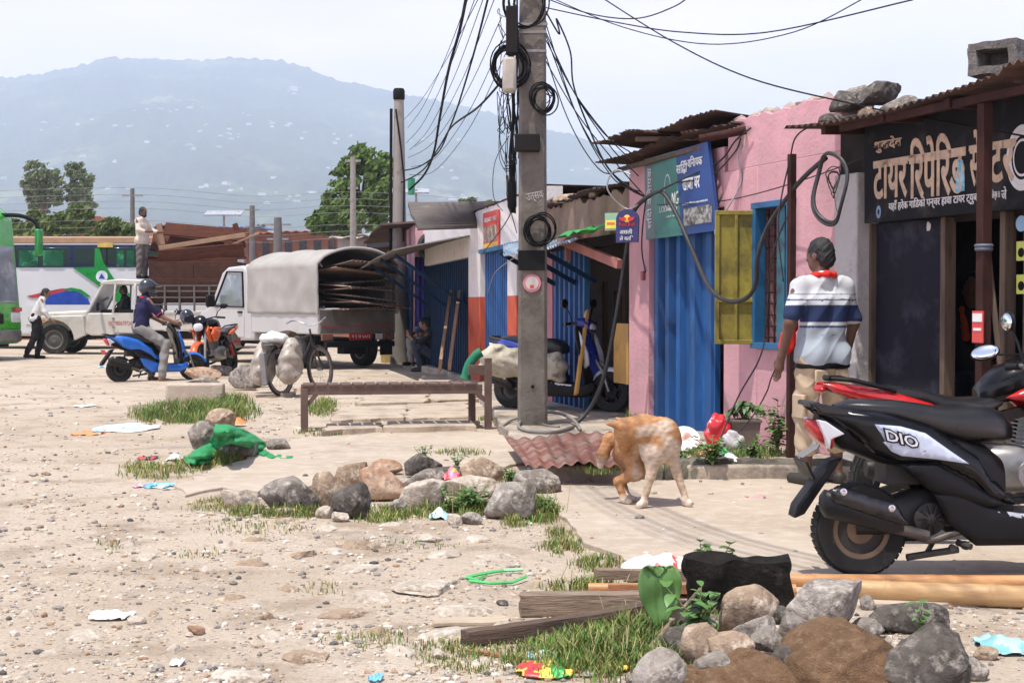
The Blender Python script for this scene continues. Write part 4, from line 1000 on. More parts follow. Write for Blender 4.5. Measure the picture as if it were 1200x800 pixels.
# ---- tyre repair shop
t = TY.root('tyre_repair_shop', 'dark tyre repair shop with white pillar and rusty canopy', 'shop'); X = TY.x; Z = TY.z; L = TY.L
b = MB(); b.box(((X(986) + X(1013)) / 2, .06, 1.16), (X(1013) - X(986), .26, 2.1)); b.build('pillar', mat('pillar_blocks', (.50, .48, .455), rough=.95, var=.12, scale=4, col2=(.30, .28, .255), amt=.42, scale2=4, soft=.1, col3=(.14,.12,.11), amt3=.25, bump=.7, bscale=20), t, bevel=.012)
xs0, xdo0, xdo1 = X(1014), X(1097), X(1168)
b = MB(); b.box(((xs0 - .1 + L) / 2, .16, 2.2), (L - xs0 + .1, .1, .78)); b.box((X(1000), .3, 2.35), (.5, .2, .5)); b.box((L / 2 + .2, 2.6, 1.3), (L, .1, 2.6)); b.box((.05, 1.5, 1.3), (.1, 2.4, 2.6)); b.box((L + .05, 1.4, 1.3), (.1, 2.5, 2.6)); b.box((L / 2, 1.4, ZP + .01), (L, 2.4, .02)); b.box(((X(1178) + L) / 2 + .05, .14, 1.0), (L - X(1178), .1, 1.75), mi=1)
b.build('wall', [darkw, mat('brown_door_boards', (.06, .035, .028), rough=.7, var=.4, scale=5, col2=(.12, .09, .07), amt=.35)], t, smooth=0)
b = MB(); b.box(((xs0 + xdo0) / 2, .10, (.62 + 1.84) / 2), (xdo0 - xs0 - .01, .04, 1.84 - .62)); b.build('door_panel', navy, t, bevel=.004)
b = MB(); b.box(((xs0 + xdo0) / 2, .05, (.62 + ZP) / 2), (xdo0 - xs0 - .03, .03, .6 - ZP), (-.22, 0, 0)); b.build('kick_panel', mat('kick_panel_blue', (.045, .06, .075), rough=.5, var=.4, scale=5), t, bevel=.006)
b = MB()
for x, w_ in ((xdo0 + .015, .05), (xdo1, .05), (xs0 - .0, .03)): b.box((x, .08, (ZP + 1.84) / 2), (w_, .09, 1.84 - ZP))
b.build('door_frame', woodp, t, bevel=.004)
b = MB(); b.box((X(1076), .076, Z(1076, 446)), (.02, .004, .1)); vs, fs = rock_verts(3, .05, .006, .09, 6, .3, 2); b2 = MB(); b2.add([v + Vector((X(1077), .078, Z(1077, 447))) for v in vs], fs)
vs, fs = rock_verts(8, .05, .004, .08, 5, .5, 2); pz = MB(); pz.add([v + Vector((X(1076), .078, Z(1076, 266 + 0))) for v in vs], fs); pz.build('paint_patch', white, t)
# canopy
C0 = (X(917, -.50), -.50); ze = 2.55
r = MB(); xa, xb = X(917, -.5), L + .4
def canopy(u, v):
    x = xa + (xb - xa) * u; y = -.50 + 2.9 * v + .05 * math.sin(u * 5) * (1 - v)
    z = ze + .02 * noise.noise(Vector((u * 5, v * 3, 1))) + .10 * v - .035 * math.sin(u * 6.5) * (1 - v) + .03 * (u > .62) * (1 - v)
    return Vector((x, y + (.015 * noise.noise(Vector((u * 30, 1, 1))) if v == 0 else 0), z + .012 * math.sin(x / .076 * 2 * math.pi)))
r.grid(canopy, int((xb - xa) / .076 * 6), 8); r.build('canopy', rust, t, smooth=60, thick=.002)
b = MB(); b.bar((X(985, -.36), -.36, 2.485), (xb, -.36, 2.485), .04, .05)
for x in (.5, 1.2, 1.9, 2.8): b.bar((x, -.40, 2.49), (x, 1.5, 2.56), .05, .06)
b.build('canopy_beam', rustp, t)
p1 = TY.w(0, 0, 0)
def post_x(px): return X(px, -.36)
b = MB(); b.box((post_x(927), -.36, (ZP + 2.5) / 2 - .09), (.05, .05, 2.3)); b.build('canopy_post', rustp, t, bevel=.003)
b = MB(); b.box((post_x(1152), -.36, (ZP + 2.45) / 2), (.065, .065, 2.33)); po = b.build('canopy_post', rustp, t, bevel=.003)
b = MB(); b.torus(.045, .012, 14, 6, M=Matrix.Translation((post_x(1152), -.36, Z(1152, 288, -.36)))); b.torus(.043, .012, 14, 6, M=Matrix.Translation((post_x(1152), -.36, Z(1152, 292, -.36)))); b.build('rag_tie', mat('blue_grey_rag', (.09, .11, .14), var=.3), po)
b = MB(); zz = Z(1152, 383, -.4); b.box((post_x(1152), -.397, zz), (.10, .008, .19)); st = b.build('sticker', mat('sticker_red', (.55, .05, .04), rough=.4), po)
b = MB(); b.box((post_x(1152), -.403, zz + .055), (.085, .004, .05)); b.box((post_x(1152), -.403, zz - .015), (.07, .004, .016)); b.build('sticker_print', swhite, st)
# sign board
SO = -.085
q = sign_frame(TY, (1013, 150), (1330, 100), (1330, 223), (1013, 266), SO)
q[0].z = q[1].z = 2.52; q[2].z = q[3].z = 1.835
sg, T, W_, H_ = quad_board('tyre_shop_sign', 'long black tyre repair signboard with tan hand painted lettering', 'sign', q, [(0, 1, blackb)], .02)
x0s = X(1013, SO)
def su(px): return (X(px, SO) - x0s) / W_
def sv(z): return (2.52 - z) / H_
def put(s, pxa, pxb, z0, z1, m, sh=0): text('lettering', s, T((su(pxa) + su(pxb)) / 2, sv((z0 + z1) / 2)), .1, m, sg, W_ * (su(pxb) - su(pxa)), z1 - z0, sh, .0026 if m == tan_p else .001)
put('शुकदेव', 1025, 1057, 2.315, 2.42, tan_p)
put('टायर', 1024, 1064, 1.985, 2.26, tan_p)
put('िरपेिरङ', 1066, 1132, 1.96, 2.375, tan_p)
put('से', 1137, 1149, 2.0, 2.36, tan_p)
put('टर', 1159, 1190, 2.0, 2.26, tan_p)
b = MB(); M_ = T((su(1024) + su(1132)) / 2, sv(2.245)); b.box((0, 0, 0), (W_ * (su(1132) - su(1024)), .035, .004), M=M_); M_ = T((su(1136) + su(1191)) / 2, sv(2.245)); b.box((0, 0, 0), (W_ * (su(1191) - su(1136)), .035, .004), M=M_); b.build('lettering', tan_p, sg)
put('यहाँ हरेक गािडको पन्चर हावा टायर ट्युब', 1042, 1146, 1.89, 1.975, white_p)
put('टािलन्छ ।।', 1160, 1172, 1.90, 1.97, white_p); put('जे', 1174, 1180, 1.90, 1.98, white_p)
b = MB(); b.torus(.03, .012, 14, 6, M=T(su(1030), sv(1.905)) @ Matrix.Diagonal((.7, 1.1, .15, 1))); b.build('emblem', mat('emblem_blue', (.18, .27, .40), rough=.6), sg)
b = MB()
for r_, w_ in ((.145, .014), (.118, .012), (.085, .006)): b.torus(r_, w_, 40, 6, M=T(su(1198), sv(2.14)) @ Matrix.Diagonal((.9, 1.25, .15, 1)))
for i in range(30): a = i * math.pi / 15; b.box((.131 * math.cos(a), .131 * math.sin(a), 0), (.022, .007, .01), (0, 0, a + .6), M=T(su(1198), sv(2.14)) @ Matrix.Diagonal((.9, 1.25, .2, 1)))
b.build('painted_tyre', white_p, sg)
b = MB(); M_ = T(su(1126), sv(2.08), .006); b.grid(lambda u, v: M_ @ Vector(((u - .5) * .09 * (1 - .3 * v) , (v - .5) * .2, .004 * math.sin(u * 9 + v * 5))), 6, 8); tag(b.build('torn_sticker', mat('torn_sticker', (.35, .50, .58), rough=.5, var=.1, col2=(.08, .36, .5), amt=.5, scale2=12, soft=.03), thick=.001), 'torn pale blue sticker hanging on the black signboard', 'sticker')
for o in [x for x in bpy.data.objects if x.name.startswith('torn_sticker')]: o.parent = sg; del o['label']; del o['category']
# stickers on the boards right of the doorway
for i, (py, c) in enumerate(((262, (.25, .45, .65)), (294, (.52, .55, .07)), (333, (.52, .55, .07)))):
    x_, z_ = TY.hit(1197, py, .085); b = MB()
    if i == 0: b.lathe([(0, 0), (.05, 0), (.05, .004), (0, .004)], 20, M=Matrix.Translation((x_, .086, z_)) @ Matrix.Rotation(R(90), 4, 'X'))
    else: b.box((x_, .086, z_), (.09, .006, .12)); b.ball((x_, .082, z_ - .01), (.03, .003, .03), mi=1)
    b.build('sticker', [mat('sticker_c%d' % i, c, rough=.4), dark], t, smooth=30)
# prop leaning against the post, hanging hose, wall tyres, roof stones, cinder block
def fthing(face, mb, name, m, label, cat, group=None, **k):
    o = mb.build(name, m, loc=face.A, rz=face.rz, **k); return tag(o, label, cat, group)
b = MB(); b.tube([(X(1157, -.3), -.3, Z(1157, 296, -.3)), (X(1190, -.25), -.25, ZP + .02)], .018, 7); fthing(TY, b, 'wooden_prop', woodp, 'thin wooden prop slanting from the rag tied post to the ground', 'prop')
tb = mat('black_rubber', (.022, .022, .023), rough=.55, var=.3, scale=8, col2=(.05, .048, .045), amt=.35)
b = MB(); xc, zc = TY.hit(972, 222, -.40)
for rr_, dx, dz in ((.205, 0, 0), (.198, .012, .012)):
    b.tube([(xc + dx + rr_ * math.cos(a) * .95 / .94, -.40 + .02 * math.sin(3 * a), zc + dz + rr_ * 1.22 * math.sin(a)) for a in [2 * math.pi * i / 40 for i in range(41)]], .0125, 7)
fthing(TY, b, 'inner_tube', tb, 'black rubber inner tube hanging like a big loop below the canopy corner', 'inner tube')
b = MB()
for k in range(4):
    r_ = rnd.uniform(.035, .075); b.tube([(xc + .02 + rnd.uniform(-.01, .01) + r_ * math.cos(a), -.38 + .02 * math.sin(a * 2), zc + .10 + r_ * 1.5 * math.sin(a) - .05) for a in [2 * math.pi * i / 22 for i in range(23)]], .004, 5)
b.tube([(xc + .02, -.38, zc), (xc + .05, -.38, zc - .12), (xc + .09, -.38, zc - .2)], .003, 4)
fthing(TY, b, 'wire_loops', tb, 'tangle of thin black wire loops hanging inside the inner tube', 'wire')
def on_roof(px0, py0, px1, py1, kind, label, D, seed):
    p = P((px0 + px1) / 2, (py0 + py1) / 2, D); k = D / F; vs, fs = rock_verts(seed, (px1 - px0) * k, .28, (py1 - py0) * k, 9, .12)
    tag(MB().add(vs, fs).build('roof_stone', RK[kind], loc=p, smooth=45), label, 'rock', 'stones weighing down the tyre shop roof')
on_roof(1005, 96, 1056, 128, 'dark', 'jagged black stone standing on the roof edge', 10.3, 41)
on_roof(1032, 113, 1086, 140, 'grey', 'flat grey brown stone right of the jagged black one', 10.0, 42)
on_roof(1010, 126, 1036, 144, 'tan', 'small pale stone in front of the jagged black one', 9.95, 43)
on_roof(972, 106, 1006, 136, 'dark', 'square grey rubble block at the corner of the pink wall', 10.55, 44)
on_roof(958, 133, 992, 150, 'dark', 'low dark stone above the hanging inner tube', 10.35, 45)
p = P(1172, 70, 8.75); k = 8.75 / F; cbk = MB(); w_, h_, d_ = 60 * k, 36 * k, .22
for a in ((0, 0, -h_ / 2 + .02, w_, .05), (0, 0, h_ / 2 - .02, w_, .05)): rough_box(cbk, (a[3], d_, a[4]), .03, .012, M=Matrix.Translation(a[:3]))
for a in (-w_ / 2 + .03, w_ / 2 - .03): rough_box(cbk, (.06, d_, h_ - .05), .03, .012, M=Matrix.Translation((a, 0, 0)))
cbk.box((0, d_ / 2 - .02, 0), (w_ - .05, .02, h_ - .05))
tag(cbk.build('cinder_block', mat('cinder', (.17, .155, .14), rough=.95, var=.35, scale=25, col2=(.07, .06, .055), amt=.4, scale2=12, soft=.1, bump=1, bscale=60), loc=p, rz=-.75, smooth=50), 'hollow cinder block standing on the rusty canopy edge', 'block')

# ---- brown shop behind the pole
t = BR.root('timber_front_shop', 'open fronted shop with mud plaster top and blue steel door', 'shop'); X = BR.x; Z = BR.z; L = BR.L
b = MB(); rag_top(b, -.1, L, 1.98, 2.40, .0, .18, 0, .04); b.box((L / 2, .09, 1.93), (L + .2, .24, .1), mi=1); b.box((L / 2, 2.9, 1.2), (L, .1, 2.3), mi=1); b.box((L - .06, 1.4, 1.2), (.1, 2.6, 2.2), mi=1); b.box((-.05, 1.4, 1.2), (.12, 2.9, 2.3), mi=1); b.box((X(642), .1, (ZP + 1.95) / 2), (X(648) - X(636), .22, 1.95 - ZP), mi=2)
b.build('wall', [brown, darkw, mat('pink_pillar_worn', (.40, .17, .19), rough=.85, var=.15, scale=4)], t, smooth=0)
b = MB(); ribbed(b, X(648), X(688), ZP, 1.9, .03, .2, .05); b.build('door', bluep, t, smooth=20)
b = MB(); ribbed(b, X(689), X(690) + .02, ZP, 1.85, .0, .2, .03); b.box((X(690), -.03, 1.02), (.05, .06, 1.8)); b.build('door_frame', bluef, t)
r = MB(); corr(r, (-.15, -.12, 2.42), (L - .02, -.10, 2.48), (L - .02, 3, 2.36), (-.15, 3, 2.30), jag=.06, wave=.06, nv=16, seed=8); r.build('roof', rust, t, smooth=60, thick=.002)
a = MB(); corr(a, (X(668, -.75), -.75, Z(668, 283, -.75)), (X(608, -.75), -.75, Z(606, 303, -.75)), (X(612), -.02, 2.0), (X(690), -.02, 2.02), .014, .09, jag=.03, wave=.03, seed=2); a.build('awning', mat('pale_blue_awning', (.40, .50, .60), rough=.4, metal=.3, var=.15, scale=4, col2=(.25, .33, .42), amt=.4), t, smooth=60, thick=.002)
for px in (652, 676, 700): b = MB(); b.bar((X(px), -.02, 1.5), (X(px), -.68, 1.86), .04, .05); b.build('awning_strut', mat('shaded_blue_boards', (.005, .024, .06), rough=.7, var=.4, scale=4, spec=.15, col2=(.02, .02, .022), amt=.4), t)  # blue darkened in the colour to imitate shade on the struts
b = MB(); b.bar((X(692), -.35, Z(692, 275, -.35)), (X(735), -.08, Z(735, 309, -.08)), .06, .09); b.bar((X(693), -.30, Z(693, 272, -.3)), (X(722), -.3, Z(722, 270, -.3)), .05, .05); b.bar((X(696), -.30, Z(696, 268, -.3)), (X(697), -.3, Z(697, 302, -.3)), .05, .05); b.build('brace_beam', mat('pinkish_beam', (.42, .18, .15), rough=.8, var=.2), t)
b = MB()
for px, py0, py1, w_ in ((722, 340, 480, .07), (709, 330, 480, .05), (730, 330, 470, .05)): b.box((X(px, .6), .6, (Z(px, py0, .6) + ZP) / 2), (w_, .04, Z(px, py0, .6) - ZP))
b.build('inner_post', plankp, t)
def leanb(face, px0, py0, px1, py1, w_, th, off0, off1, name, m, label, cat='plank'):
    xa_, za = face.hit(px0, py0, off0); xb_, zb = face.hit(px1, py1, off1); b = MB(); b.bar((xa_, off0, za), (xb_, off1, max(zb, ZP + .01)), w_, th, up=(0, 1, 0)); return fthing(face, b, name, m, label, cat, bevel=.003)
leanb(BR, 688, 364, 675, 462, .09, .03, -.06, -.28, 'plank', yellowply, 'yellowish plank leaning against the blue door behind the scooter')
b = MB(); b.box((X(729, .1), .1, Z(729, 414, .1)), (X(738, .1) - X(721, .1), .03, .62)); fthing(BR, b, 'plywood_board', yellowply, 'yellow plywood board standing in the dark opening by the pink pillar', 'board', bevel=.004)
# green sheet and cloth on the awning
b = MB(); x_, z_ = BR.hit(668, 272, -.4); b.grid(lambda u, v: Vector((x_ + (u - .5) * .75, -.45 + v * .4, z_ - .03 + .06 * noise.noise(Vector((u * 4, v * 3, 2))) + v * .1)), 14, 8); fthing(BR, b, 'green_sheet', mat('green_tarp', (.03, .30, .05), rough=.5, var=.3), 'crumpled bright green plastic sheet lying on the pale blue awning', 'sheet', thick=.004)
for px, w_, py in ((672, 52, 243), (650, 26, 247), (700, 20, 240)):
    x_, z_ = BR.hit(px, py, .1); vs, fs = rock_verts(px, w_ / F * 15.5, .3, .14, 8, .1); o = MB().add(vs, fs).build('roof_stone', RK['tan' if px != 650 else 'dark'], loc=BR.w(x_, .1, 2.46)); tag(o, {672: 'long tan stone on the brown shop roof', 650: 'dark stone at the pole end of the brown shop roof', 700: 'small tan stone in the middle of the brown shop roof'}[px], 'rock')
# fan shaped energy drink sign and little yellow sign
xf, zf = BR.hit(735, 264, -.52); k_ = 14.0 / F
sg = thing('round_top_sign', 'dark blue round topped drink sign with red and yellow emblem', 'sign', BR.w(xf, -.52, zf), R(-22))
hw_ = 12.5 * k_; pl = [(-hw_, -18 * k_), (hw_ * .92, -18 * k_), (hw_, 6 * k_)] + [(hw_ * math.cos(a), 6 * k_ + 11 * k_ * math.sin(a)) for a in [math.pi * i / 12 for i in range(1, 12)]] + [(-hw_, 6 * k_)]
b = MB(); b.prism(pl, 0, .03); b.build('board', mat('sign_navy', (.022, .022, .11), rough=.4), sg)
Ms = Matrix.Rotation(R(90), 4, 'X'); b = MB(); b.ball((0, -.006, 7 * k_), (4 * k_, .004, 4 * k_)); b.build('emblem', mat('emblem_yellow', (.75, .52, .04), rough=.5), sg)
b = MB()
for s_ in (-1, 1): b.prism([(s_ * 1 * k_, 5.5 * k_), (s_ * 4 * k_, 4 * k_), (s_ * 8 * k_, 6 * k_), (s_ * 8.6 * k_, 8.5 * k_), (s_ * 6 * k_, 8.2 * k_), (s_ * 3 * k_, 9 * k_), (s_ * 1 * k_, 7.5 * k_)], -.014, -.010)
b.build('emblem', mat('emblem_red', (.55, .02, .03), rough=.5), sg)
text('lettering', 'Red Bull', Matrix.Translation((0, -.008, 1.3 * k_)) @ Ms, .1, mat('emblem_red', (1, 0, 0)), sg, 17 * k_, 3.8 * k_)
text('lettering', 'असली', Matrix.Translation((-1 * k_, -.008, -6.5 * k_)) @ Ms, .1, swhite, sg, 14 * k_, 5.5 * k_)
text('lettering', 'ले यति', Matrix.Translation((-.5 * k_, -.008, -13.5 * k_)) @ Ms, .1, swhite, sg, 15 * k_, 5 * k_)
xf, zf = BR.hit(717, 260, -.50)
b = MB(); b.box((0, 0, 0), (15 * k_, .03, 19 * k_)); b.box((0, -.018, -3 * k_), (13 * k_, .004, 9 * k_), mi=1); b.box((-.5 * k_, -.019, -2 * k_), (9 * k_, .005, 3 * k_), mi=2)
tag(b.build('hanging_sign', [mat('sign_mint', (.25, .45, .30), rough=.5), mat('sign_yellow', (.70, .62, .06), rough=.5), mat('sign_redprint', (.6, .15, .05), rough=.5)], loc=BR.w(xf, -.50, zf), rz=R(-20), bevel=.01), 'small yellow and mint sign left of the drink sign', 'sign')

# ---- blue shuttered shop with white and red pillars
t = BL.root('blue_shutter_shop', 'white topped shop with blue shutters and red footed pillars', 'shop'); X = BL.x; Z = BL.z; L = BL.L
zt = Z(553, 250); zr = Z(558, 348)
b = MB(); rag_top(b, -.05, L, 2.05, zt, .0, .2, 0, .02); 
for a_, c_ in ((552, 566), (598, 609)):
    b.box(((X(a_) + X(c_)) / 2, .08, (zr + 2.05) / 2), (X(c_) - X(a_), .24, 2.05 - zr)); b.box(((X(a_) + X(c_)) / 2, .08, (zr + ZP) / 2), (X(c_) - X(a_) + .006, .246, zr - ZP), mi=1)
b.box((0, 2, 1.3), (.16, 3.8, 2.4)); b.box((L - .1, 2, 1.2), (.16, 3.8, 2.2)); b.box((L / 2, 3.9, 1.2), (L, .12, 2.3))
b.build('wall', [white, redp], t, smooth=0)
for a_, c_ in ((566, 582), (582, 598), (609, 622), (622, 637)):
    b = MB(); ribbed(b, X(a_) + .01, X(c_) - .01, ZP, 2.03, .06, .17, .05); b.build('shutter', bluep, t, smooth=20)
b = MB(); b.bar((X(566), -.02, 2.05), (L, -.02, 2.05), .1, .06); b.build('lintel', bluef, t)
r = MB(); corr(r, (-.1, -.02, zt + .02), (L, -.02, zt), (L, 3.9, zt - .05), (-.1, 3.9, zt - .05), jag=.02); r.build('roof', rust, t, smooth=60, thick=.002)
a = MB(); corr(a, (X(590, -.7), -.7, Z(590, 300, -.7)), (X(640, -.7), -.7, Z(640, 290, -.7)), (X(640), 0, 2.1), (X(590), 0, 2.1), .012, .09, wave=.02); a.build('awning', mat('pale_blue_awning', (.4, .5, .6)), t, smooth=60, thick=.002)
q = sign_frame(BL, (566, 250), (584, 245), (584, 289), (566, 293), -.03)
sg, T, W_, H_ = quad_board('menu_sign', 'small red and yellow menu sign on the white shop wall', 'sign', q, [(0, 1, mat('menu_red', (.60, .07, .05), rough=.5))], .02)
b = MB(); b.box((0, 0, .001), (W_ * .86, H_ * .42, .002), M=T(.47, .60, .002)); b.build('picture', mat('menu_picture', (.45, .35, .28), rough=.5, var=.2, scale=12, col2=(.15, .1, .07), amt=.5, scale2=9), sg)
b = MB(); b.box((0, 0, .001), (W_ * .98, H_ * .14, .002), M=T(.5, .92, .002)); b.build('yellow_band', mat('menu_yellow', (.62, .40, .05), rough=.5), sg)
text('lettering', 'खाजा घर', T(.5, .22), .1, swhite, sg, W_ * .8, H_ * .12)
b = MB(); b.tube([(X(590), .1, zt - .1), (X(596), -.02, zt + .32)], .02, 6); b.build('roof_stub', woodp, t)

# ---- far blue shop with awnings
t = FA.root('blue_timber_shop', 'far shop with a jutting dark tin roof and blue awning', 'shop'); X = FA.x; Z = FA.z; L = FA.L
b = MB(); b.box((L / 2, .1, 2.42), (L, .2, .8)); b.box((L / 2, 4, 1.4), (L, .1, 2.6)); b.box((.1, 2, 1.4), (.2, 4, 2.6)); b.build('wall', white, t, smooth=0)
for i in range(6):
    b = MB(); ribbed(b, L * i / 6 + .02, L * (i + 1) / 6 - .02, ZP, 2.0, .05, .2, .04); b.build('shutter', mat('shaded_blue_boards', (.005, .024, .06), rough=.7, var=.4, scale=4, spec=.15, col2=(.02, .02, .022), amt=.4), t, smooth=20)  # shade under the awning painted into this dark blue
r = MB(); corr(r, (X(490, -1.2), -1.2, Z(490, 268, -1.2)), (L, -1.0, 2.82), (L, 4, 3.0), (0, 4, 3.0), .03, .2, wave=.03); r.build('roof', mat('dark_tin', (.10, .085, .075), rough=.7, var=.3, scale=3), t, smooth=60, thick=.003)
r = MB(); corr(r, (-.2, -1.2, 1.95), (L - .3, -1.2, 2.12), (L - .1, .02, 2.36), (-.2, .02, 2.36), .012, .09, wave=.02); r.build('awning', mat('dark_tin', (.1, .1, .1)), t, smooth=60, thick=.003)
for x in (L * .30, L * .62, L * .94): b = MB(); b.bar((x, -.02, 1.25), (x, -1.15, 2.05), .05, .05); b.build('awning_strut', mat('shaded_blue_boards', (0, 0, 0)), t)  # same blue with the awning shade in its colour
xh, zh = FA.hit(497, 330, -.9); b = MB(); b.grid(lambda u, v: Vector(((u - .5) * .22, .02 * math.sin(u * 14), (v - .5) * 1.35)), 12, 4); tag(b.build('hanging_cloth', mat('indigo_cloth', (.02, .02, .16), rough=.8, var=.2), loc=P(493, 342, 27.6), thick=.01), 'dark indigo cloth hanging under the far awning', 'cloth')
for i, (px, w_, c0, c1) in enumerate(((534, .22, (528, 346), (516, 428)), (541, .16, (538, 345), (527, 428)))):
    leanb(FA, *c0, *c1, w_, .05, -.06, -.55, 'plank', plankp, ['wide brown plank leaning on the far blue shop front', 'narrow brown plank leaning beside the wide one'][i])

# ---- farther shops, mostly hidden
def small_shop(A, B, h, wm, rm, label, door=None, roofout=.7):
    f = Face(A, B); t = f.root('roadside_shop', label, 'shop', 'far shops at the end of the row'); b = MB()
    b.box((f.L / 2, 1.5, h / 2), (f.L, 3, h)); b.build('wall', wm, t)
    b = MB(); ribbed(b, .3, f.L - .3, .1, h * .72, -.02, .2, .03); b.build('shutter', door or bluep, t, smooth=20)
    r = MB(); corr(r, (-.2, -roofout, h - .05), (f.L + .2, -roofout, h), (f.L + .2, 3.3, h + .25), (-.2, 3.3, h + .25), .03, .2, wave=.04); r.build('roof', rust, t, smooth=60, thick=.003); return f
small_shop((-3.1, 36.5), (-2.0, 29.2), 2.9, pink, rust, 'far pink shop with a tyre hung on its wall')
small_shop((-4.1, 44), (-3.2, 37), 2.7, brown, rust, 'farthest brown shop at the end of the row')
o = MB().torus(.22, .07, 24, 8, M=Matrix.Rotation(R(90), 4, 'X') @ Matrix.Identity(4)).build('tyre', tb, loc=P(506, 289, 27.6)); tag(o, 'worn black tyre hung high above the far awning', 'tyre')
b = MB(); b.box((0, 0, 0), (.62, .05, .75)); tag(b.build('wall_board', pink, loc=P(506, 290, 27.75)), 'small pink board behind the hung tyre', 'board')

# ------------------------------------------------------------------ things in front of the shops
# corrugated sheet on the walkway edge
b = MB(); corr(b, G(616, 546, .15), G(727, 545, .17), G(722, 505, .14), G(592, 513, .14), .013, .085, jag=.02, wave=.03, nv=14)
tag(b.build('corrugated_sheet', mat('red_rust_sheet', (.19, .066, .042), rough=.75, var=.25, scale=5, col2=(.26, .20, .165), amt=.44, scale2=5, soft=.1, col3=(.10, .04, .028), amt3=.35), smooth=60, thick=.003), 'rusty red corrugated sheet lying on the walkway before the dog', 'metal sheet')
# bench
t = thing('slatted_bench', 'long dark slatted bench standing behind the concrete path', 'bench', G(357, 506))
A = G(357, 506); Bq = G(572, 503); A.z = Bq.z = 0; d = (Bq - A); LB = d.length; t.rotation_euler = (0, 0, math.atan2(d.y, d.x)); t.location = A
bw = mat('bench_wood', (.115, .07, .055), rough=.75, var=.25, scale=6, col2=(.17, .115, .09), amt=.4, soft=.12)
HB = .46; dp = .34
for i in range(14):
    x = -.02 + (LB - .1) * (i + .5) / 14; b = MB(); b.box((x, dp / 2, HB), ((LB - .1) / 14 - .02, dp + .06, .022)); b.build('slat', bw, t, bevel=.003)
b = MB(); b.bar((-.03, .0, HB - .05), (LB - .06, 0, HB - .05), .035, .09); b.bar((-.03, dp, HB - .05), (LB - .06, dp, HB - .05), .035, .09); b.build('rail', bw, t, bevel=.003)
for x, y, h in ((0, 0, HB - .03), (0, dp, HB - .03), (LB - .12, dp, HB - .03), (LB, .0, .72)):
    b = MB(); b.box((x, y, h / 2), (.07, .06, h)); b.build('leg', bw, t, bevel=.004)
b = MB(); b.bar((.03, 0, .27), (.14, 0, .40), .03, .04); b.bar((LB - .03, -.002, .30), (LB - .18, -.002, .42), .03, .05); b.bar((LB - .2, .01, .6), (LB + .02, .01, .6), .05, .1); b.build('brace', bw, t, bevel=.003)
# hoses on the walkway
hose = mat('grey_hose', (.20, .19, .17), rough=.6)
def px_tube(name, pts, r, m, label, cat, z=ZP, n=7, lift=None, dz=0):
    P3 = [G(x, y, (z if len(q) < 3 else q[2])) for q in pts for x, y in [q[:2]]]
    return tag(MB().tube(smooth_pts(P3), r, n).build(name, m, smooth=180), label, cat)
def smooth_pts(p, k=6):
    out = []; n = len(p)
    for i in range(n - 1):
        a, b, c, d = p[max(0, i - 1)], p[i], p[i + 1], p[min(n - 1, i + 2)]
        for j in range(k):
            t = j / k; out.append(.5 * ((2 * b) + (c - a) * t + (2 * a - 5 * b + 4 * c - d) * t * t + (3 * b - a - 3 * c + d) * t ** 3))
    out.append(p[-1]); return out
px_tube('hose_loop', [(680,503,.14),(672,492,.17),(655,484,.2),(630,483,.2),(612,492,.16),(608,500,.14),(622,505,.14),(650,506,.14),(672,500,.14)], .016, hose, 'grey rubber hose loop lying round the foot of the pole', 'hose')
px_tube('hose_end', [(590,498,.13),(600,492,.14),(615,490,.14),(640,498,.13),(655,500,.13)], .012, hose, 'thin grey hose end left of the pole foot', 'hose')
# thick black hose from the big sign down to the walkway
def cab(name, pts, r, m, label, cat, group=None, n=6, k=8):
    return tag(MB().tube(smooth_pts([P(*q) for q in pts], k), r, n).build(name, m, smooth=180), label, cat, group)
cab('thick_cable', [(757,232,13.0),(742,250,13.2),(733,300,13.4),(722,370,13.5),(708,440,13.6),(690,480,13.7),(665,503,13.6),(645,505,13.6)], .022, tb, 'thick black cable dropping from the snack shop sign to the pole foot', 'cable')
cab('thick_cable', [(757,232,13.0),(775,225,12.9),(792,250,12.7),(812,295,12.3),(832,338,11.7),(855,353,11.4),(876,348,11.2),(886,330,11.1),(888,300,11.0),(900,265,10.9),(925,228,10.6),(945,205,10.4),(968,185,10.2)], .019, tb, 'thick black cable swagged from the sign past the yellow shutter', 'cable')
cab('wire', [(931,235,10.9),(905,300,11.0),(898,380,11.2),(890,420,11.2),(865,465,11.3),(842,520,11.2),(838,545,11.0)], .007, tb, 'thin black wire trailing from the window down past the plant pot', 'wire')
cab('wire', [(925,400,10.9),(905,440,11.1),(898,460,11.2),(880,490,11.2),(850,520,11.2)], .006, tb, 'second thin wire running down to the plant pot', 'wire')
cab('wire', [(882,152,12.0),(865,180,12.0),(868,215,12.0),(840,265,12.0),(842,280,12.0),(858,305,12.0)], .009, mat('silver_wire', (.35, .34, .33), rough=.4, metal=.4), 'silvery wire hanging from the pipe stub over the shutter', 'wire')
cab('wire', [(757,232,13.0),(800,210,12.7),(842,190,12.3),(862,165,12.0),(880,150,11.8)], .008, tb, 'black wire crossing the blue half of the shop sign', 'wire')
cab('wire', [(757,232,13.0),(790,215,12.9),(830,208,12.4),(860,180,12.1),(868,162,12)], .007, tb, 'black wire looping under the shop name on the sign', 'wire')
cab('wire', [(770,240,13.0),(850,235,12.2),(950,208,10.7),(1060,165,10.0),(1120,140,9.6)], .005, tb, 'thin wire running from the sign to the tyre shop canopy', 'wire')
cab('wire', [(757,232,13.0),(752,290,13.6),(760,350,13.9),(757,470,14.0)], .007, tb, 'thin black wire running down the pink pillar', 'wire')
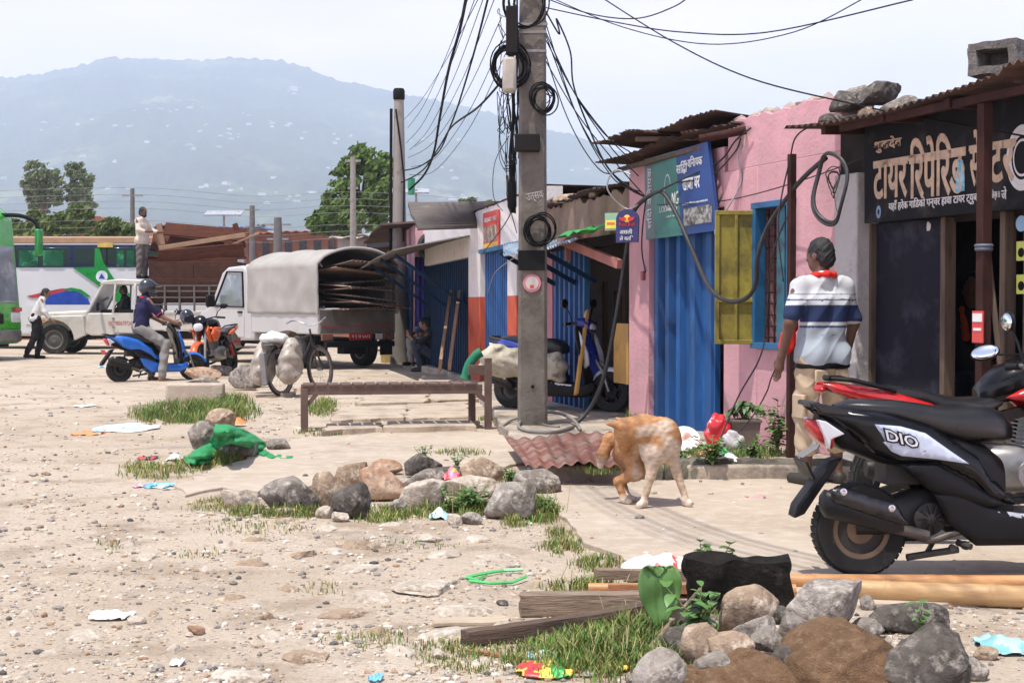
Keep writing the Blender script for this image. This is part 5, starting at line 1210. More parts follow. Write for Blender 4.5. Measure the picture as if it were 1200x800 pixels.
cab('wire', [(757,232,13.0),(735,245,13.2),(712,222,13.2),(720,200,13.2),(740,205,13.1)], .008, mat('silver_wire', (1, 1, 1)), 'silvery wire knot left of the shop sign', 'wire')
cab('wire', [(918,330,10.6),(912,260,10.6),(925,190,10.5),(938,155,10.3),(990,138,10.2),(1060,128,10.0)], .006, tb, 'black wire rising along the post to the canopy stones', 'wire')
# plant pot
p = G(876, 525, ZP) + V(0, .16, 0); t = thing('potted_plant', 'drooping leafy plant in a dull square pot against the pink wall', 'plant', p)
b = MB(); b.loft([[Vector((sx * r_, sy * r_, z)) for sx, sy in ((-1, -1), (1, -1), (1, 1), (-1, 1))] for r_, z in ((.09, 0), (.115, .20), (.125, .20), (.125, .22), (.105, .22), (.1, .18))]); b.build('pot', mat('pot_clay', (.16, .13, .11), rough=.8, var=.25, scale=8), t, bevel=.004)
lb = MB(); sb = MB(); r = random.Random(4)
for i in range(10):
    a = r.uniform(0, 6.28); h = r.uniform(.12, .2); dr = Vector((math.cos(a), math.sin(a), 0)) * r.uniform(.05, .13); pts = [Vector((0, 0, .18)), dr * .5 + Vector((0, 0, .18 + h)), dr + Vector((0, 0, .16 + h * .8))]
    sb.tube(pts, [.004, .003, .002], 5)
    for k in range(7): q = pts[1].lerp(pts[2], k / 6); b_ = r.uniform(0, 6.28); leaf(lb, q, Vector((math.cos(b_), math.sin(b_), .1)), r.uniform(.06, .09), .022, .9)
lb.build('foliage', mat('pot_leaf', (.05, .11, .025), rough=.5, var=.4, scale=14), t, smooth=60); sb.build('stem', stem_m, t)
# litter heap on the walkway
bag(842, 523, .19, .30, .14, mat('red_bag', (.60, .03, .04), rough=.35, var=.1, scale=8, col2=(.70, .66, .64), amt=.40, scale2=9, soft=.02), 'bulging red and white plastic bag propped in the litter', 'plastic_bag', z=ZP, seed=9)
bag(810, 528, .24, .17, .2, mat('pinkish_bag', (.60, .36, .30), rough=.3, var=.2, scale=10, col2=(.72, .62, .56), amt=.5, scale2=10, soft=.05), 'clear pinkish plastic bag of litter left of the red one', 'plastic_bag', z=ZP, seed=12)
bag(858, 528, .16, .16, .15, mat('pale_bag', (.50, .48, .48), rough=.3, var=.2, scale=10, col2=(.25, .36, .30), amt=.45, scale2=8), 'greyish plastic bag between the red one and the pot', 'plastic_bag', z=ZP, seed=14)
b = MB(); b.lathe([(0, 0), (.10, .0), (.115, .02), (.118, .022), (.09, .012), (0, .01)], 24, M=Matrix.Rotation(R(50), 4, 'X')); tag(b.build('white_lid', plain('film_white', FILM['white']), loc=G(802, 529, ZP) + V(0, 0, .09)), 'round white plastic lid leaning in the litter', 'lid')
litter(790, 527, 14, 14, ['blue'], 'blue carton piece behind the dog beside the white lid', z=ZP, tall=.08)
litter(856, 541, 26, 9, ['sky', 'white'], 'pale blue crumpled packet below the red bag', z=ZP, tall=.05)
litter(828, 533, 30, 10, ['orange', 'brown'], 'brown orange crumpled paper below the pinkish bag', z=ZP, tall=.05)
litter(845, 533, 26, 12, ['teal', 'green'], 'dull green bag scrap below the red bag', z=ZP, tall=.05)
# ------------------------------------------------------------------ vehicles
tyre_m = mat('tyre_rubber', (.022, .021, .020), rough=.85, var=.3, scale=12, col2=(.075, .065, .055), amt=.36, scale2=8, spec=.3)
chrome = mat('bright_metal', (.62, .62, .62), rough=.25, metal=1, var=.1)
steel = mat('dull_steel', (.28, .27, .26), rough=.5, metal=.8, var=.25)
blackp = mat('black_plastic', (.006, .006, .007), rough=.42, var=.25, scale=8, col2=(.020, .018, .016), amt=.34, scale2=6, soft=.14, spec=.2)
seatm = mat('seat_vinyl', (.010, .010, .011), rough=.32, var=.2, scale=10, col2=(.024, .022, .021), amt=.36, soft=.14, spec=.5, bump=.08, bscale=120)
gloss_k = mat('gloss_black', (.004, .004, .005), rough=.2, var=.3, coat=.12, col2=(.013, .012, .011), amt=.33, soft=.12, spec=.28)
glass = mat('dark_glass', (.03, .04, .045), rough=.06, var=.1, spec=.8)
lens_r = mat('red_lens', (.45, .02, .02), rough=.18, var=.1)
lens_w = mat('clear_lens', (.62, .62, .64), rough=.15, var=.1)
lens_o = mat('orange_lens', (.75, .22, .03), rough=.2, var=.1)
mirror = mat('mirror_glass', (.75, .80, .85), rough=.05, metal=1, var=.02)
engm = mat('engine_alloy', (.33, .32, .31), rough=.45, metal=.7, var=.25, scale=10)
rimm = mat('bronze_rim', (.16, .11, .07), rough=.45, metal=.6, var=.2)
RY = Matrix.Rotation(R(90), 4, 'X')      # lathe axis z -> y

def wheel(parent, x, z, r, w, rim_r, rimmat, name='wheel', y=0, spokes=5, disc=True, thin=False, rz=0, ns=40):
    M = Matrix.Translation((x, y, z)) @ Matrix.Rotation(rz, 4, 'Z') @ RY; h = w / 2
    b = MB(); b.lathe([(rim_r, -h * .8), (r - .012, -h), (r - .003, -h * .7), (r, -h * .25), (r, h * .25), (r - .003, h * .7), (r - .012, h), (rim_r, h * .8)], ns, M=M, cap=False)
    o = b.build('wheel', tyre_m, parent, smooth=35)
    if not thin:
        tr = MB()
        for i in range(ns):
            a = 2 * math.pi * i / ns; tr.box(((r - .001) * math.cos(a), (r - .001) * math.sin(a), 0), (.006, r * .13, w * .8), (0, 0, a + .1), M=M)
        tr.build('tread', tyre_m, o, smooth=0)
    c = MB(); c.lathe([(rim_r * .86, -h * .7), (rim_r + .004, -h * .82), (rim_r + .004, h * .82), (rim_r * .86, h * .7), (rim_r * .84, 0)], ns, M=M, cap=False)
    if spokes:
        for i in range(spokes):
            a = 2 * math.pi * i / spokes + .3; c.bar((math.cos(a) * rim_r * .15, math.sin(a) * rim_r * .15, 0), (math.cos(a) * rim_r * .9, math.sin(a) * rim_r * .9, 0), rim_r * .22, w * .3, up=(0, 0, 1), M=M)
    if disc: c.lathe([(.0, -h * .5), (rim_r * .5, -h * .5), (rim_r * .5, h * .5), (0, h * .5)], 20, M=M)
    c.build('rim', rimmat, o, smooth=35); return o
def puff(b, poly, y0, y1, mi=0, M=None): b.prism(poly, y0, y1, 'xz', mi, M)
def zz(pts, s=1 / 699.): return [((x - 309) * s, .21 + (551 - y) * s) for x, y in pts]

def skin_panel(poly, W, dome, m, name, parent, side=-1, n=26, th=.012, ref=None, off=0):
    """side body panel: outline in (x,z), swelling outwards from half width W by dome towards its middle"""
    xs = [p[0] for p in poly]; zs = [p[1] for p in poly]; x0, x1, z0, z1 = min(xs), max(xs), min(zs), max(zs)
    bm = bmesh.new(); vs = [bm.verts.new((x, 0, z)) for x, z in poly]; bm.faces.new(vs)
    bmesh.ops.triangulate(bm, faces=bm.faces[:])
    for _ in range(4): 
        bmesh.ops.subdivide_edges(bm, edges=[e for e in bm.edges if e.calc_length() > .035], cuts=1)
        bmesh.ops.triangulate(bm, faces=bm.faces[:])
    rp = ref or poly; import_edges = [(Vector((a[0], 0, a[1])), Vector((c[0], 0, c[1]))) for a, c in zip(rp, rp[1:] + rp[:1])]
    for v in bm.verts:
        d = 9
        for a, c in import_edges:
            e = c - a; t = max(0, min(1, (v.co - a).dot(e) / max(1e-9, e.length_squared))); d = min(d, (v.co - a - e * t).length)
        k = min(1, d / .05); v.co.y = side * (off + (W(v.co.x, v.co.z) if callable(W) else W)) + side * dome * math.sqrt(max(0, 1 - (1 - k) ** 2))
    me = bpy.data.meshes.new(name); bm.to_mesh(me); bm.free(); me.materials.append(m)
    return link(name, me, parent, smooth=180, thick=th)

def scooter(name, label, loc, rz, body, accent, stripe, seat_m=None, graphic=None, rim=rimm, lean=0, roll=0, foot=None, group=None, fend=None, apron=None):
    t = thing(name, label, 'scooter', loc, rz, group); t.rotation_euler = (lean, 0, rz)
    seat_m = seat_m or seatm
    wo_ = wheel(t, 0, .21, .21, .105, .128, rim); b = MB(); b.lathe([(0, -.02), (.115, -.02), (.115, .02), (0, .02)], 30, M=Matrix.Translation((0, 0, .21)) @ RY); b.build('brake_drum', mat('drum_dark', (.03, .026, .022), rough=.6, var=.4, scale=20), wo_); wheel(t, 1.24, .22, .22, .085, .14, rim)
    # seat
    b = MB()
    S_ = [(-.12,.765,.03,.015,3),(-.05,.765,.085,.035,3),(.05,.757,.11,.045,3),(.15,.745,.125,.055,3),(.27,.720,.135,.065,3),(.36,.700,.14,.07,3),(.46,.690,.14,.085,3),(.56,.690,.135,.085,3),(.64,.675,.115,.075,3),(.69,.655,.075,.045,3)]
    b.sec(S_, 28); b.build('seat', seat_m, t, smooth=60)
    # tail body core
    b = MB(); b.sec([(-.20,.70,.05,.04,3),(-.10,.66,.10,.08,3.5),(.05,.62,.135,.10,3.5),(.25,.58,.15,.10,3.5),(.42,.52,.155,.12,3.5),(.56,.45,.15,.15,3.5),(.64,.40,.12,.14,3)], 24)
    b.build('body', blackp, t, smooth=60)
    for sd_ in (-1, 1):
        up = zz([(150,168),(262,166),(380,180),(500,215),(580,266),(650,305),(705,385),(740,440),(780,466),(690,440),(640,392),(520,332),(400,330),(330,300),(250,235),(195,195)])
        skin_panel(up, lambda x, z: .135 - .10 * max(0, .0 - x) / .2, .028, body, 'side_panel', t, sd_)
        lo_ = zz([(402,332),(520,334),(640,402),(755,466),(690,474),(610,452),(510,424),(470,380)]); skin_panel(lo_, .150, .018, blackp if accent is None else accent, 'lower_panel', t, sd_)
        if graphic:
            g_ = zz([(318,207),(400,214),(480,236),(560,292),(622,333),(520,318),(404,306),(372,292),(345,262),(374,262)])
            skin_panel(g_, lambda x, z: .135 - .10 * max(0, -x) / .2, .028, graphic, 'graphic', t, sd_, th=.003, ref=up, off=.009)
        bl = zz([(510,425),(605,420),(640,446),(700,470),(780,492),(880,500),(1010,500),(1080,470),(1090,545),(1000,590),(800,590),(650,590),(560,520)]); skin_panel(bl, .15, .012, blackp if accent is None else body, 'floor_side', t, sd_)
        st_ = zz([(705,478),(790,492),(900,500),(900,512),(770,512),(720,492)]); skin_panel(st_, .155, .014, stripe, 'silver_strip', t, sd_, th=.004)
    b = MB(); b.box((.86, 0, .275), (.42, .27, .03)); b.box((.62, 0, .30), (.12, .24, .16)); b.build('floorboard', blackp, t, bevel=.012)
    # grab rail, tail lamp, mudguard, plate
    b = MB()
    for sd_ in (-1, 1): b.prism(zz([(128,142),(172,148),(352,186),(332,197),(160,176)]), sd_ * .085, sd_ * .115)
    b.box((-.235, 0, .785), (.05, .2, .022)); b.build('grab_rail', seatm, t, bevel=.008)
    b = MB(); b.sec([(-.245,.70,.03,.012,2.5),(-.235,.685,.075,.03,3),(-.20,.66,.10,.05,3),(-.15,.63,.105,.05,3)], 18); tl = b.build('tail_lamp', lens_r, t, smooth=60)
    for sd_ in (-1, 1): b = MB(); b.prism(zz([(150,195),(175,200),(236,240),(192,256),(188,290),(176,262)]), sd_ * .07, sd_ * .122); b.build('indicator', lens_w, tl, bevel=.006)
    b = MB(); b.prism(zz([(200,330),(245,318),(160,440),(122,496),(88,510),(98,470),(150,400)]), -.06, .06); b.build('mudguard', blackp, t, bevel=.01)
    b = MB(); b.box((-.255, 0, .49), (.012, .2, .09), (0, -.45, 0)); b.build('number_plate', mat('red_plate', (.5, .03, .03), rough=.4) if foot is None else foot, t, bevel=.003)
    # exhaust on the near side
    b = MB(); b.sec([(-.235,.36,.03,.035,2.4),(-.215,.355,.052,.062,2.4),(-.05,.315,.058,.066,2.4),(.08,.272,.052,.056,2.4),(.135,.255,.03,.032,2.4)], 20, M=Matrix.Translation((0, -.185, 0)))
    ex = b.build('exhaust', mat('exhaust_black', (.012, .012, .013), rough=.42, var=.3, spec=.3, col2=(.04, .033, .028), amt=.34), t, smooth=60)
    hs = zz([(158,402),(190,394),(372,452),(412,518),(350,502),(172,440)]); skin_panel(hs, .243, .012, mat('heat_shield', (.05, .05, .053), rough=.28, metal=.8, var=.3, scale=14), 'heat_shield', ex, -1, th=.005)
    for x, y in ((200, 408), (352, 460)): b = MB(); (u, v), = zz([(x, y)]); b.lathe([(0, 0), (.016, 0), (.016, .008), (.009, .01), (0, .006)], 14, M=Matrix.Translation((u, -.252, v)) @ RY); b.build('bolt', chrome, ex)
    b = MB(); pp = [Vector((u, -.14, v)) for u, v in zz([(395, 530), (440, 548), (500, 575), (560, 560), (610, 548), (645, 565)])]; b.tube(smooth_pts(pp, 5), .016, 10); b.tube([Vector((u, -.15, v)) for u, v in zz([(385, 532), (440, 545), (495, 560)])], .026, 10); b.build('exhaust_pipe', mat('burnt_pipe', (.10, .085, .075), rough=.5, metal=.6, var=.4, scale=20), ex)
    b = MB(); b.sec([(-.02,.235,.06,.05,2.6),(.12,.27,.085,.085,2.6),(.28,.30,.09,.10,2.6),(.38,.30,.07,.08,2.6),(.48,.27,.05,.05,2.6)], 18); b.lathe([(0, 0), (.07, 0), (.075, .03), (.0, .05)], 22, M=Matrix.Translation((.29, -.09, .27)) @ RY); b.box((.12, .08, .44), (.03, .03, .3), (0, .3, 0)); b.box((.18, 0, .47), (.16, .16, .1)); b.build('engine', mat('engine_dark', (.035, .033, .031), rough=.6, metal=.4, var=.4, scale=14), t, smooth=50, bevel=.004)
    b = MB(); 
    for i in range(10): a = i * math.pi / 5; b.box((.29 + .045 * math.cos(a), -.142, .27 + .045 * math.sin(a)), (.04, .006, .008), (0, -a, 0))
    b.build('fan_grille', blackp, t)
    b = MB(); b.tube([(.18, -.13, .10), (.30, -.12, .115), (.42, -.12, .13)], .016, 10); b.tube([(.42, -.11, .16), (.46, -.17, .15)], .015, 8); b.tube([(.36, 0, .16), (.36, .12, .06)], .012, 8); b.lathe([(0, 0), (.02, 0), (.02, .02), (0, .02)], 12, M=Matrix.Translation((.45, -.12, .15)) @ RY); b.lathe([(0, 0), (.016, 0), (.016, .02), (0, .02)], 12, M=Matrix.Translation((.39, -.12, .14)) @ RY); b.build('foot_stand', mat('grimy_steel', (.055, .05, .045), rough=.6, metal=.4, var=.4, scale=20), t)
    # leg shield, apron, steering
    lean_ = .28
    b = MB(); b.sec([(0, 0, .17, .012, 3), (.02, 0, .19, .03, 3), (.06, 0, .13, .03, 3)], 4)
    ls = MB(); rings = []
    for z, hw, x in ((.28, .13, 1.02), (.36, .18, 1.03), (.5, .2, 1.02), (.64, .205, .985), (.78, .18, .935), (.88, .12, .90), (.93, .06, .885)):
        rings.append([Vector((x + dx, hw * c, z)) for c, dx in ((-1, -.03), (-.6, .015), (0, .03), (.6, .015), (1, -.03), (.9, -.06), (0, -.035), (-.9, -.06))])
    ls.loft(rings); ls.build('leg_shield', blackp, t, smooth=60, bevel=.006)
    fa = MB(); rings = []
    for z, hw, x in ((.36, .07, 1.10), (.46, .15, 1.10), (.58, .175, 1.075), (.70, .17, 1.035), (.80, .14, .985), (.88, .09, .945)):
        rings.append([Vector((x - .10 * abs(c) ** 1.6, hw * c, z)) for c in (-1, -.75, -.5, -.25, 0, .25, .5, .75, 1)] + [Vector((x - .13, hw * .9 * c, z)) for c in (1, 0, -1)])
    fa.loft(rings); fr_ = fa.build('front_apron', apron or body, t, smooth=60)
    for sd_ in (-1, 1): skin_panel([(.95, .42), (1.06, .5), (1.045, .62), (.97, .80), (.93, .86), (.955, .70), (.985, .55)], .165, .02, stripe, 'apron_flash', t, sd_, th=.006)
    b = MB(); b.sec([(.84,.93,.05,.03,3),(.88,.95,.13,.05,3),(.94,.945,.12,.06,3),(1.0,.90,.08,.05,2.6),(1.03,.87,.04,.025,2.4)], 20); hc = b.build('handlebar_cowl', apron or body, t, smooth=60)
    b = MB(); b.ball((.995, 0, .895), (.045, .075, .05)); b.build('headlamp', lens_w, hc)
    b = MB(); b.tube([(.86, -.36, .93), (.88, -.2, .945), (.89, 0, .95), (.88, .2, .945), (.86, .36, .93)], .012, 10); hb = b.build('handlebar', steel, t)
    for sd_ in (-1, 1):
        b = MB(); b.tube([(.86, sd_ * .36, .93), (.87, sd_ * .25, .938)], .018, 10); b.build('grip', blackp, hb)
        b = MB(); b.tube([(.91, sd_ * .2, .935), (.90, sd_ * .36, .915)], .006, 6); b.build('brake_lever', steel, hb)
        b = MB(); b.tube([(.87, sd_ * .2, .95), (.86, sd_ * .25, 1.05), (.85, sd_ * .30, 1.12)], .006, 6); b.build('mirror_stem', blackp, hb)
        b = MB(); b.ball((.85, sd_ * .33, 1.15), (.02, .07, .05), 16, 10); mo_ = b.build('mirror', blackp, hb)
        b = MB(); b.ball((.838, sd_ * .33, 1.15), (.012, .062, .042), 16, 8); b.build('mirror_face', mirror, mo_)
    b = MB()
    for i in range(9):
        pass
    fd = MB(); rings = []
    for i in range(11):
        a = R(20 + 130 * i / 10); c = math.cos(a); s_ = math.sin(a); rings.append([Vector((1.24 + (.245 + dr) * c, y, .22 + (.245 + dr) * s_)) for y, dr in ((-.065, -.03), (-.05, .005), (0, .015), (.05, .005), (.065, -.03), (.05, -.008), (0, .0), (-.05, -.008))])
    fd.loft(rings); fd.build('front_mudguard', fend or body, t, smooth=60)
    b = MB(); 
    for sd_ in (-1, 1): b.tube([(1.24, sd_ * .07, .22), (1.17, sd_ * .07, .42), (1.06, sd_ * .03, .55)], .018, 10)
    b.build('fork', steel, t); return t

def motorcycle(name, label, loc, rz, body, accent, lean=0, tank=None, cowl=False, mp_=None, group=None):
    """x forward from the rear axle; wheelbase 1.33"""
    t = thing(name, label, 'motorcycle', loc, rz, group); t.rotation_euler = (lean, 0, rz)
    alloy = mat('black_alloy', (.03, .03, .03), rough=.4, metal=.5)
    wheel(t, 0, .31, .31, .11, .215, alloy, spokes=6, disc=False); wheel(t, 1.33, .30, .30, .09, .215, alloy, spokes=6)
    b = MB(); b.sec([(-.36,.835,.05,.02,3),(-.30,.84,.085,.03,3),(-.1,.825,.115,.04,3),(.08,.80,.125,.045,3),(.17,.765,.125,.05,3),(.30,.745,.13,.05,3),(.42,.75,.12,.05,3),(.52,.785,.085,.04,3)], 26); b.build('seat', seatm, t, smooth=60)
    b = MB(); b.sec([(.40,.80,.06,.06,2.6),(.50,.86,.13,.10,2.6),(.62,.90,.165,.12,2.6),(.78,.91,.17,.125,2.6),(.92,.885,.13,.11,2.6),(1.0,.85,.07,.07,2.4)], 24); tk = b.build('fuel_tank', tank or body, t, smooth=60)
    for sd_ in (-1, 1):
        skin_panel([(.50, .80), (.62, .78), (.84, .78), (.98, .84), (.80, .87), (.62, .86)], .15, .03, accent, 'tank_stripe', tk, sd_, th=.005)
        skin_panel([(-.50, .88), (-.36, .87), (-.12, .83), (.10, .765), (.20, .71), (.0, .72), (-.22, .77), (-.42, .83)], lambda x, z: .12 - .12 * max(0, -.05 - x), .025, body if body is not gloss_k else accent, 'tail_panel', t, sd_)
        skin_panel([(.06, .72), (.24, .70), (.42, .72), (.40, .58), (.28, .48), (.14, .56)], .13, .025, gloss_k, 'side_panel', t, sd_)
        skin_panel([(.62, .80), (.96, .84), (1.08, .74), (1.0, .60), (.84, .62), (.76, .72)], .16, .03, accent, 'tank_shroud', t, sd_)
    b = MB(); b.sec([(-.50,.86,.02,.012,3),(-.40,.85,.075,.03,3),(-.2,.80,.10,.045,3),(.05,.74,.11,.05,3),(.3,.68,.10,.06,3)], 20); b.build('tail_core', blackp, t, smooth=60)
    b = MB(); b.ball((-.485, 0, .845), (.035, .07, .025), 14, 8); b.build('tail_lamp', lens_r, t)
    b = MB()
    for sd_ in (-1, 1): b.tube([(-.10, sd_ * .13, .84), (-.34, sd_ * .12, .90), (-.44, sd_ * .06, .905)], .013, 8)
    b.tube([(-.44, -.06, .905), (-.455, 0, .905), (-.44, .06, .905)], .016, 8); b.build('grab_rail', blackp, t)
    b = MB(); b.loft([[Vector((x + dx, y, z)) for y, dx in ((-.07, 0), (0, -.012), (.07, 0), (.06, .012), (0, 0), (-.06, .012))] for x, z in ((-.30, .76), (-.40, .70), (-.46, .62), (-.52, .52), (-.60, .47))]); b.build('mudguard', mat('grey_fender', (.17, .16, .155), rough=.4, var=.2), t, smooth=60)
    b = MB(); b.box((-.47, 0, .61), (.012, .18, .10), (0, -.55, 0)); b.build('number_plate', mat('red_plate', (.5, .03, .03), rough=.4), t)
    b = MB(); b.bar((.28, 0, .62), (1.0, 0, .80), .05, .06); b.bar((1.02, 0, .82), (.88, 0, .40), .04, .06); b.bar((.3, 0, .62), (.36, 0, .33), .06, .06); b.bar((.38, 0, .36), (.86, 0, .34), .10, .05); b.build('frame', gloss_k, t)
    b = MB(); b.sec([(.36,.38,.10,.09,4),(.44,.40,.145,.13,4),(.64,.40,.145,.13,4),(.76,.40,.11,.10,4),(.80,.40,.08,.08,4)], 20); en = b.build('engine', engm, t, smooth=40)
    b = MB()
    for i in range(8): b.box((.70 + i * .004, 0, .50 + i * .022), (.17, .19, .008), (0, .15, 0))
    b.box((.715, 0, .58), (.11, .13, .19), (0, .15, 0)); b.build('cylinder', engm, en)
    for sd_ in (-1, 1): b = MB(); b.lathe([(0, 0), (.05, 0), (.072, -.012 * sd_), (.078, -.03 * sd_), (.078, -.05 * sd_)], 24, M=Matrix.Translation((.62, sd_ * .185, .39)) @ RY @ Matrix.Identity(4)); b.build('engine_cover', chrome, en, smooth=40)
    b = MB(); b.tube(smooth_pts([Vector(p) for p in ((.78, -.06, .48), (.86, -.10, .38), (.78, -.14, .26), (.5, -.15, .24), (.2, -.16, .28))], 4), .022, 10); b.sec([(-.28,.42,.04,.045,2),(-.25,.415,.055,.06,2),(.12,.31,.055,.06,2),(.22,.285,.03,.035,2)], 18, M=Matrix.Translation((0, -.17, 0))); b.build('exhaust', mat('exhaust_black', (.02, .02, .02)), t, smooth=50)
    b = MB(); b.bar((.02, -.09, .31), (.42, -.09, .36), .03, .05); b.bar((.02, .09, .31), (.42, .09, .36), .03, .05); b.build('swingarm', steel, t)
    for sd_ in (-1, 1): b = MB(); b.tube([(.06, sd_ * .12, .34), (.20, sd_ * .12, .66)], .028, 10); b.build('shock_absorber', mat('spring_red', (.4, .03, .02), rough=.4), t)
    b = MB()
    for sd_ in (-1, 1): b.tube([(1.33, sd_ * .085, .30), (1.19, sd_ * .085, .66), (1.08, sd_ * .085, .93)], [.026, .026, .018], 10)
    b.box((1.10, 0, .88), (.05, .22, .03)); b.build('fork', steel, t)
    fd = MB(); rings = []
    for i in range(11):
        a = R(20 + 130 * i / 10); c = math.cos(a); s_ = math.sin(a); rings.append([Vector((1.33 + (.33 + dr) * c, y, .30 + (.33 + dr) * s_)) for y, dr in ((-.065, -.04), (-.05, .0), (0, .01), (.05, .0), (.065, -.04), (.045, -.01), (0, 0), (-.045, -.01))])
    fd.loft(rings); fd.build('front_mudguard', accent, t, smooth=60)
    b = MB(); b.tube([(.92, -.38, 1.0), (1.0, -.22, 1.03), (1.07, 0, 1.0), (1.0, .22, 1.03), (.92, .38, 1.0)], .012, 10); hb = b.build('handlebar', blackp, t)
    for sd_ in (-1, 1):
        b = MB(); b.tube([(.90, sd_ * .39, .995), (.965, sd_ * .27, 1.02)], .018, 10); b.build('grip', blackp, hb)
        mx, my, mz = mp_ if mp_ and sd_ < 0 else (.925, .40, 1.20); ms_ = Matrix.Translation((mx, sd_ * my, mz)) @ (Matrix.Rotation(R(66), 4, 'Z') @ Matrix.Rotation(R(-14), 4, 'X') if mp_ and sd_ < 0 else Matrix.Identity(4)) @ Matrix.Rotation(R(22 if mp_ else 0), 4, 'Y')
        b = MB(); b.tube([(1.0, sd_ * .25, 1.02), ((1 + mx) / 2, sd_ * .30, (1.02 + mz) / 2 + .01), (mx + .03, sd_ * my, mz - .01)], .007, 6); b.build('mirror_stem', blackp, hb)
        b = MB(); b.ball((0, 0, 0), (.022, .078, .045), 18, 10, M=ms_); mo_ = b.build('mirror', blackp, hb)
        b = MB(); b.ball((-.014, 0, 0), (.012, .071, .038), 18, 8, M=ms_); b.build('mirror_face', mirror, mo_)
        b = MB(); b.tube([(1.12, sd_ * .09, .84), (1.12, sd_ * .17, .84)], .008, 6); b.ball((1.12, sd_ * .19, .84), (.03, .035, .022)); b.build('indicator', lens_o, t)
    b = MB(); b.sec([(1.04,.97,.09,.10,2.4),(1.12,.96,.135,.13,2.4),(1.19,.93,.12,.12,2.4),(1.235,.90,.07,.08,2.2)], 20); cw = b.build('headlamp_cowl', gloss_k, t, smooth=60)
    b = MB(); b.sec([(1.19,.89,.09,.075,2.6),(1.235,.88,.085,.07,2.6),(1.25,.875,.05,.045,2.4)], 18); b.build('headlamp', lens_w, cw, smooth=60)
    if cowl: 
        for sd_ in (-1, 1): b = MB(); b.prism([(1.02, .60), (1.12, .62), (1.18, .80), (1.10, .90), (1.06, .78)], sd_ * .10, sd_ * .15); b.build('cowl_side', accent, t, bevel=.015)
    return t

# foreground scooter
gfx = mat('silver_graphic', (.50, .56, .68), rough=.35, var=.12, scale=14, col2=(.03, .03, .035), amt=.38, scale2=16, soft=.03, stretch=(1, 1, 2.2))
p = G(1016, 681, .022)
fs_ = scooter('scooter', 'black scooter with silver side graphic parked nearest on the concrete', (p.x, p.y + .16, .022), R(5), gloss_k, None, mat('strip_silver', (.45, .47, .52), rough=.3, metal=.3), graphic=gfx, foot=blackp)
M_ = Matrix.Translation((.135, -.178, .637)) @ Matrix.Rotation(R(14), 4, 'Y') @ RY
for k_, c_, bo_ in ((0, gloss_k, .010), (-.003, mat('decal_white', (.62, .63, .66), rough=.4), .001)): text('lettering', 'DIO', Matrix.Translation((0, k_, 0)) @ M_, .1, c_, fs_,   .165 if k_ == 0 else .15, .06 if k_ == 0 else .046, -.5, bo_)
# red motorcycle behind it
p = G(1075, 640, .022)
rm_ = motorcycle('motorcycle', 'red and black motorcycle parked behind the black scooter', ((1062 - 600) / F * 7.45, 7.45, .022), R(3), mat('bike_red', (.50, .016, .016), rough=.22, coat=.5, var=.08), mat('bike_red', (1, 0, 0)), tank=gloss_k, mp_=(.30, .36, 1.055)); rm_.scale = (.94, 1, .94)
# blue and white scooter behind the pole
blu = mat('scooter_blue', (.012, .035, .28), rough=.25, coat=.5, var=.1); wht = mat('scooter_white', (.62, .63, .66), rough=.3, coat=.3, var=.06)
p = P(600, 470, 15.75); s3 = scooter('scooter', 'blue and white scooter parked behind the concrete pole', (p.x, 15.75, .12), R(-31), blu, None, wht, fend=wht, apron=blu, rim=blackp)
# sack roll on its seat
sackm = mat('stained_sack', (.46, .42, .33), rough=.95, var=.15, scale=6, col2=(.13, .11, .08), amt=.40, scale2=7, soft=.06, bump=.5, bscale=30)
p = P(615, 427, 15.42); s = SDF(.06); s.cap((-.34, 0, .04), (.30, 0, -.02), .165, .15); s.ell((.36, 0, -.05), (.10, .16, .18)); s.ell((-.34, 0, .05), (.10, .16, .175))
tag(s.build('rolled_sack', sackm, .014, disp=lambda X, Y, Z: .012 * np.sin(X * 25 + 3 * np.sin(Z * 18)) + .008 * np.sin(Z * 40 + X * 13), loc=p, rz=R(-3)), 'stained pale sack roll lying across the blue and white scooter', 'sack')
p = P(553, 428, 14.9); b = MB(); b.tube(smooth_pts([Vector(v) for v in ((.10, 0, .14), (.04, 0, .10), (-.03, 0, .0), (-.07, 0, -.14))], 4), [.05] * 12 + [.06], 12); tag(b.build('green_cloth_roll', mat('dark_green_cloth', (.012, .17, .085), rough=.8), loc=p), 'dark green rolled cloth hanging over the tall end of the bench', 'cloth')

# blue scooter with the rider
bl2 = mat('scooter_bright_blue', (.015, .14, .55), rough=.25, coat=.4, var=.1)
BS = G(138, 448); RS = R(33)
scooter('scooter', 'blue and black scooter with a helmeted rider at left', (BS.x, BS.y + .1, 0), RS, bl2, gloss_k, bl2, rim=blackp, apron=gloss_k, fend=bl2)
# black and orange motorcycle facing the camera
p = G(236, 446); MB2 = Vector((p.x + .05, 24.6 + 1.3, 0))
motorcycle('motorcycle', 'black and orange motorcycle facing the yard beside the pickup', MB2, R(-100), gloss_k, mat('bike_orange', (.70, .11, .015), rough=.3, coat=.3), cowl=True, lean=R(8))
hel = MB(); hel.ball((0, 0, 0), (.13, .125, .135), 24, 16); hel.sec([(.06,-.06,.115,.07,3),(.13,-.05,.09,.05,3)], 16)
tag(hel.build('helmet', mat('helmet_black', (.015, .016, .022), rough=.15, coat=.7, var=.1), loc=P(219, 371, 24.8), rz=R(-60)), 'shiny black helmet hung on the motorcycle mirror', 'helmet')

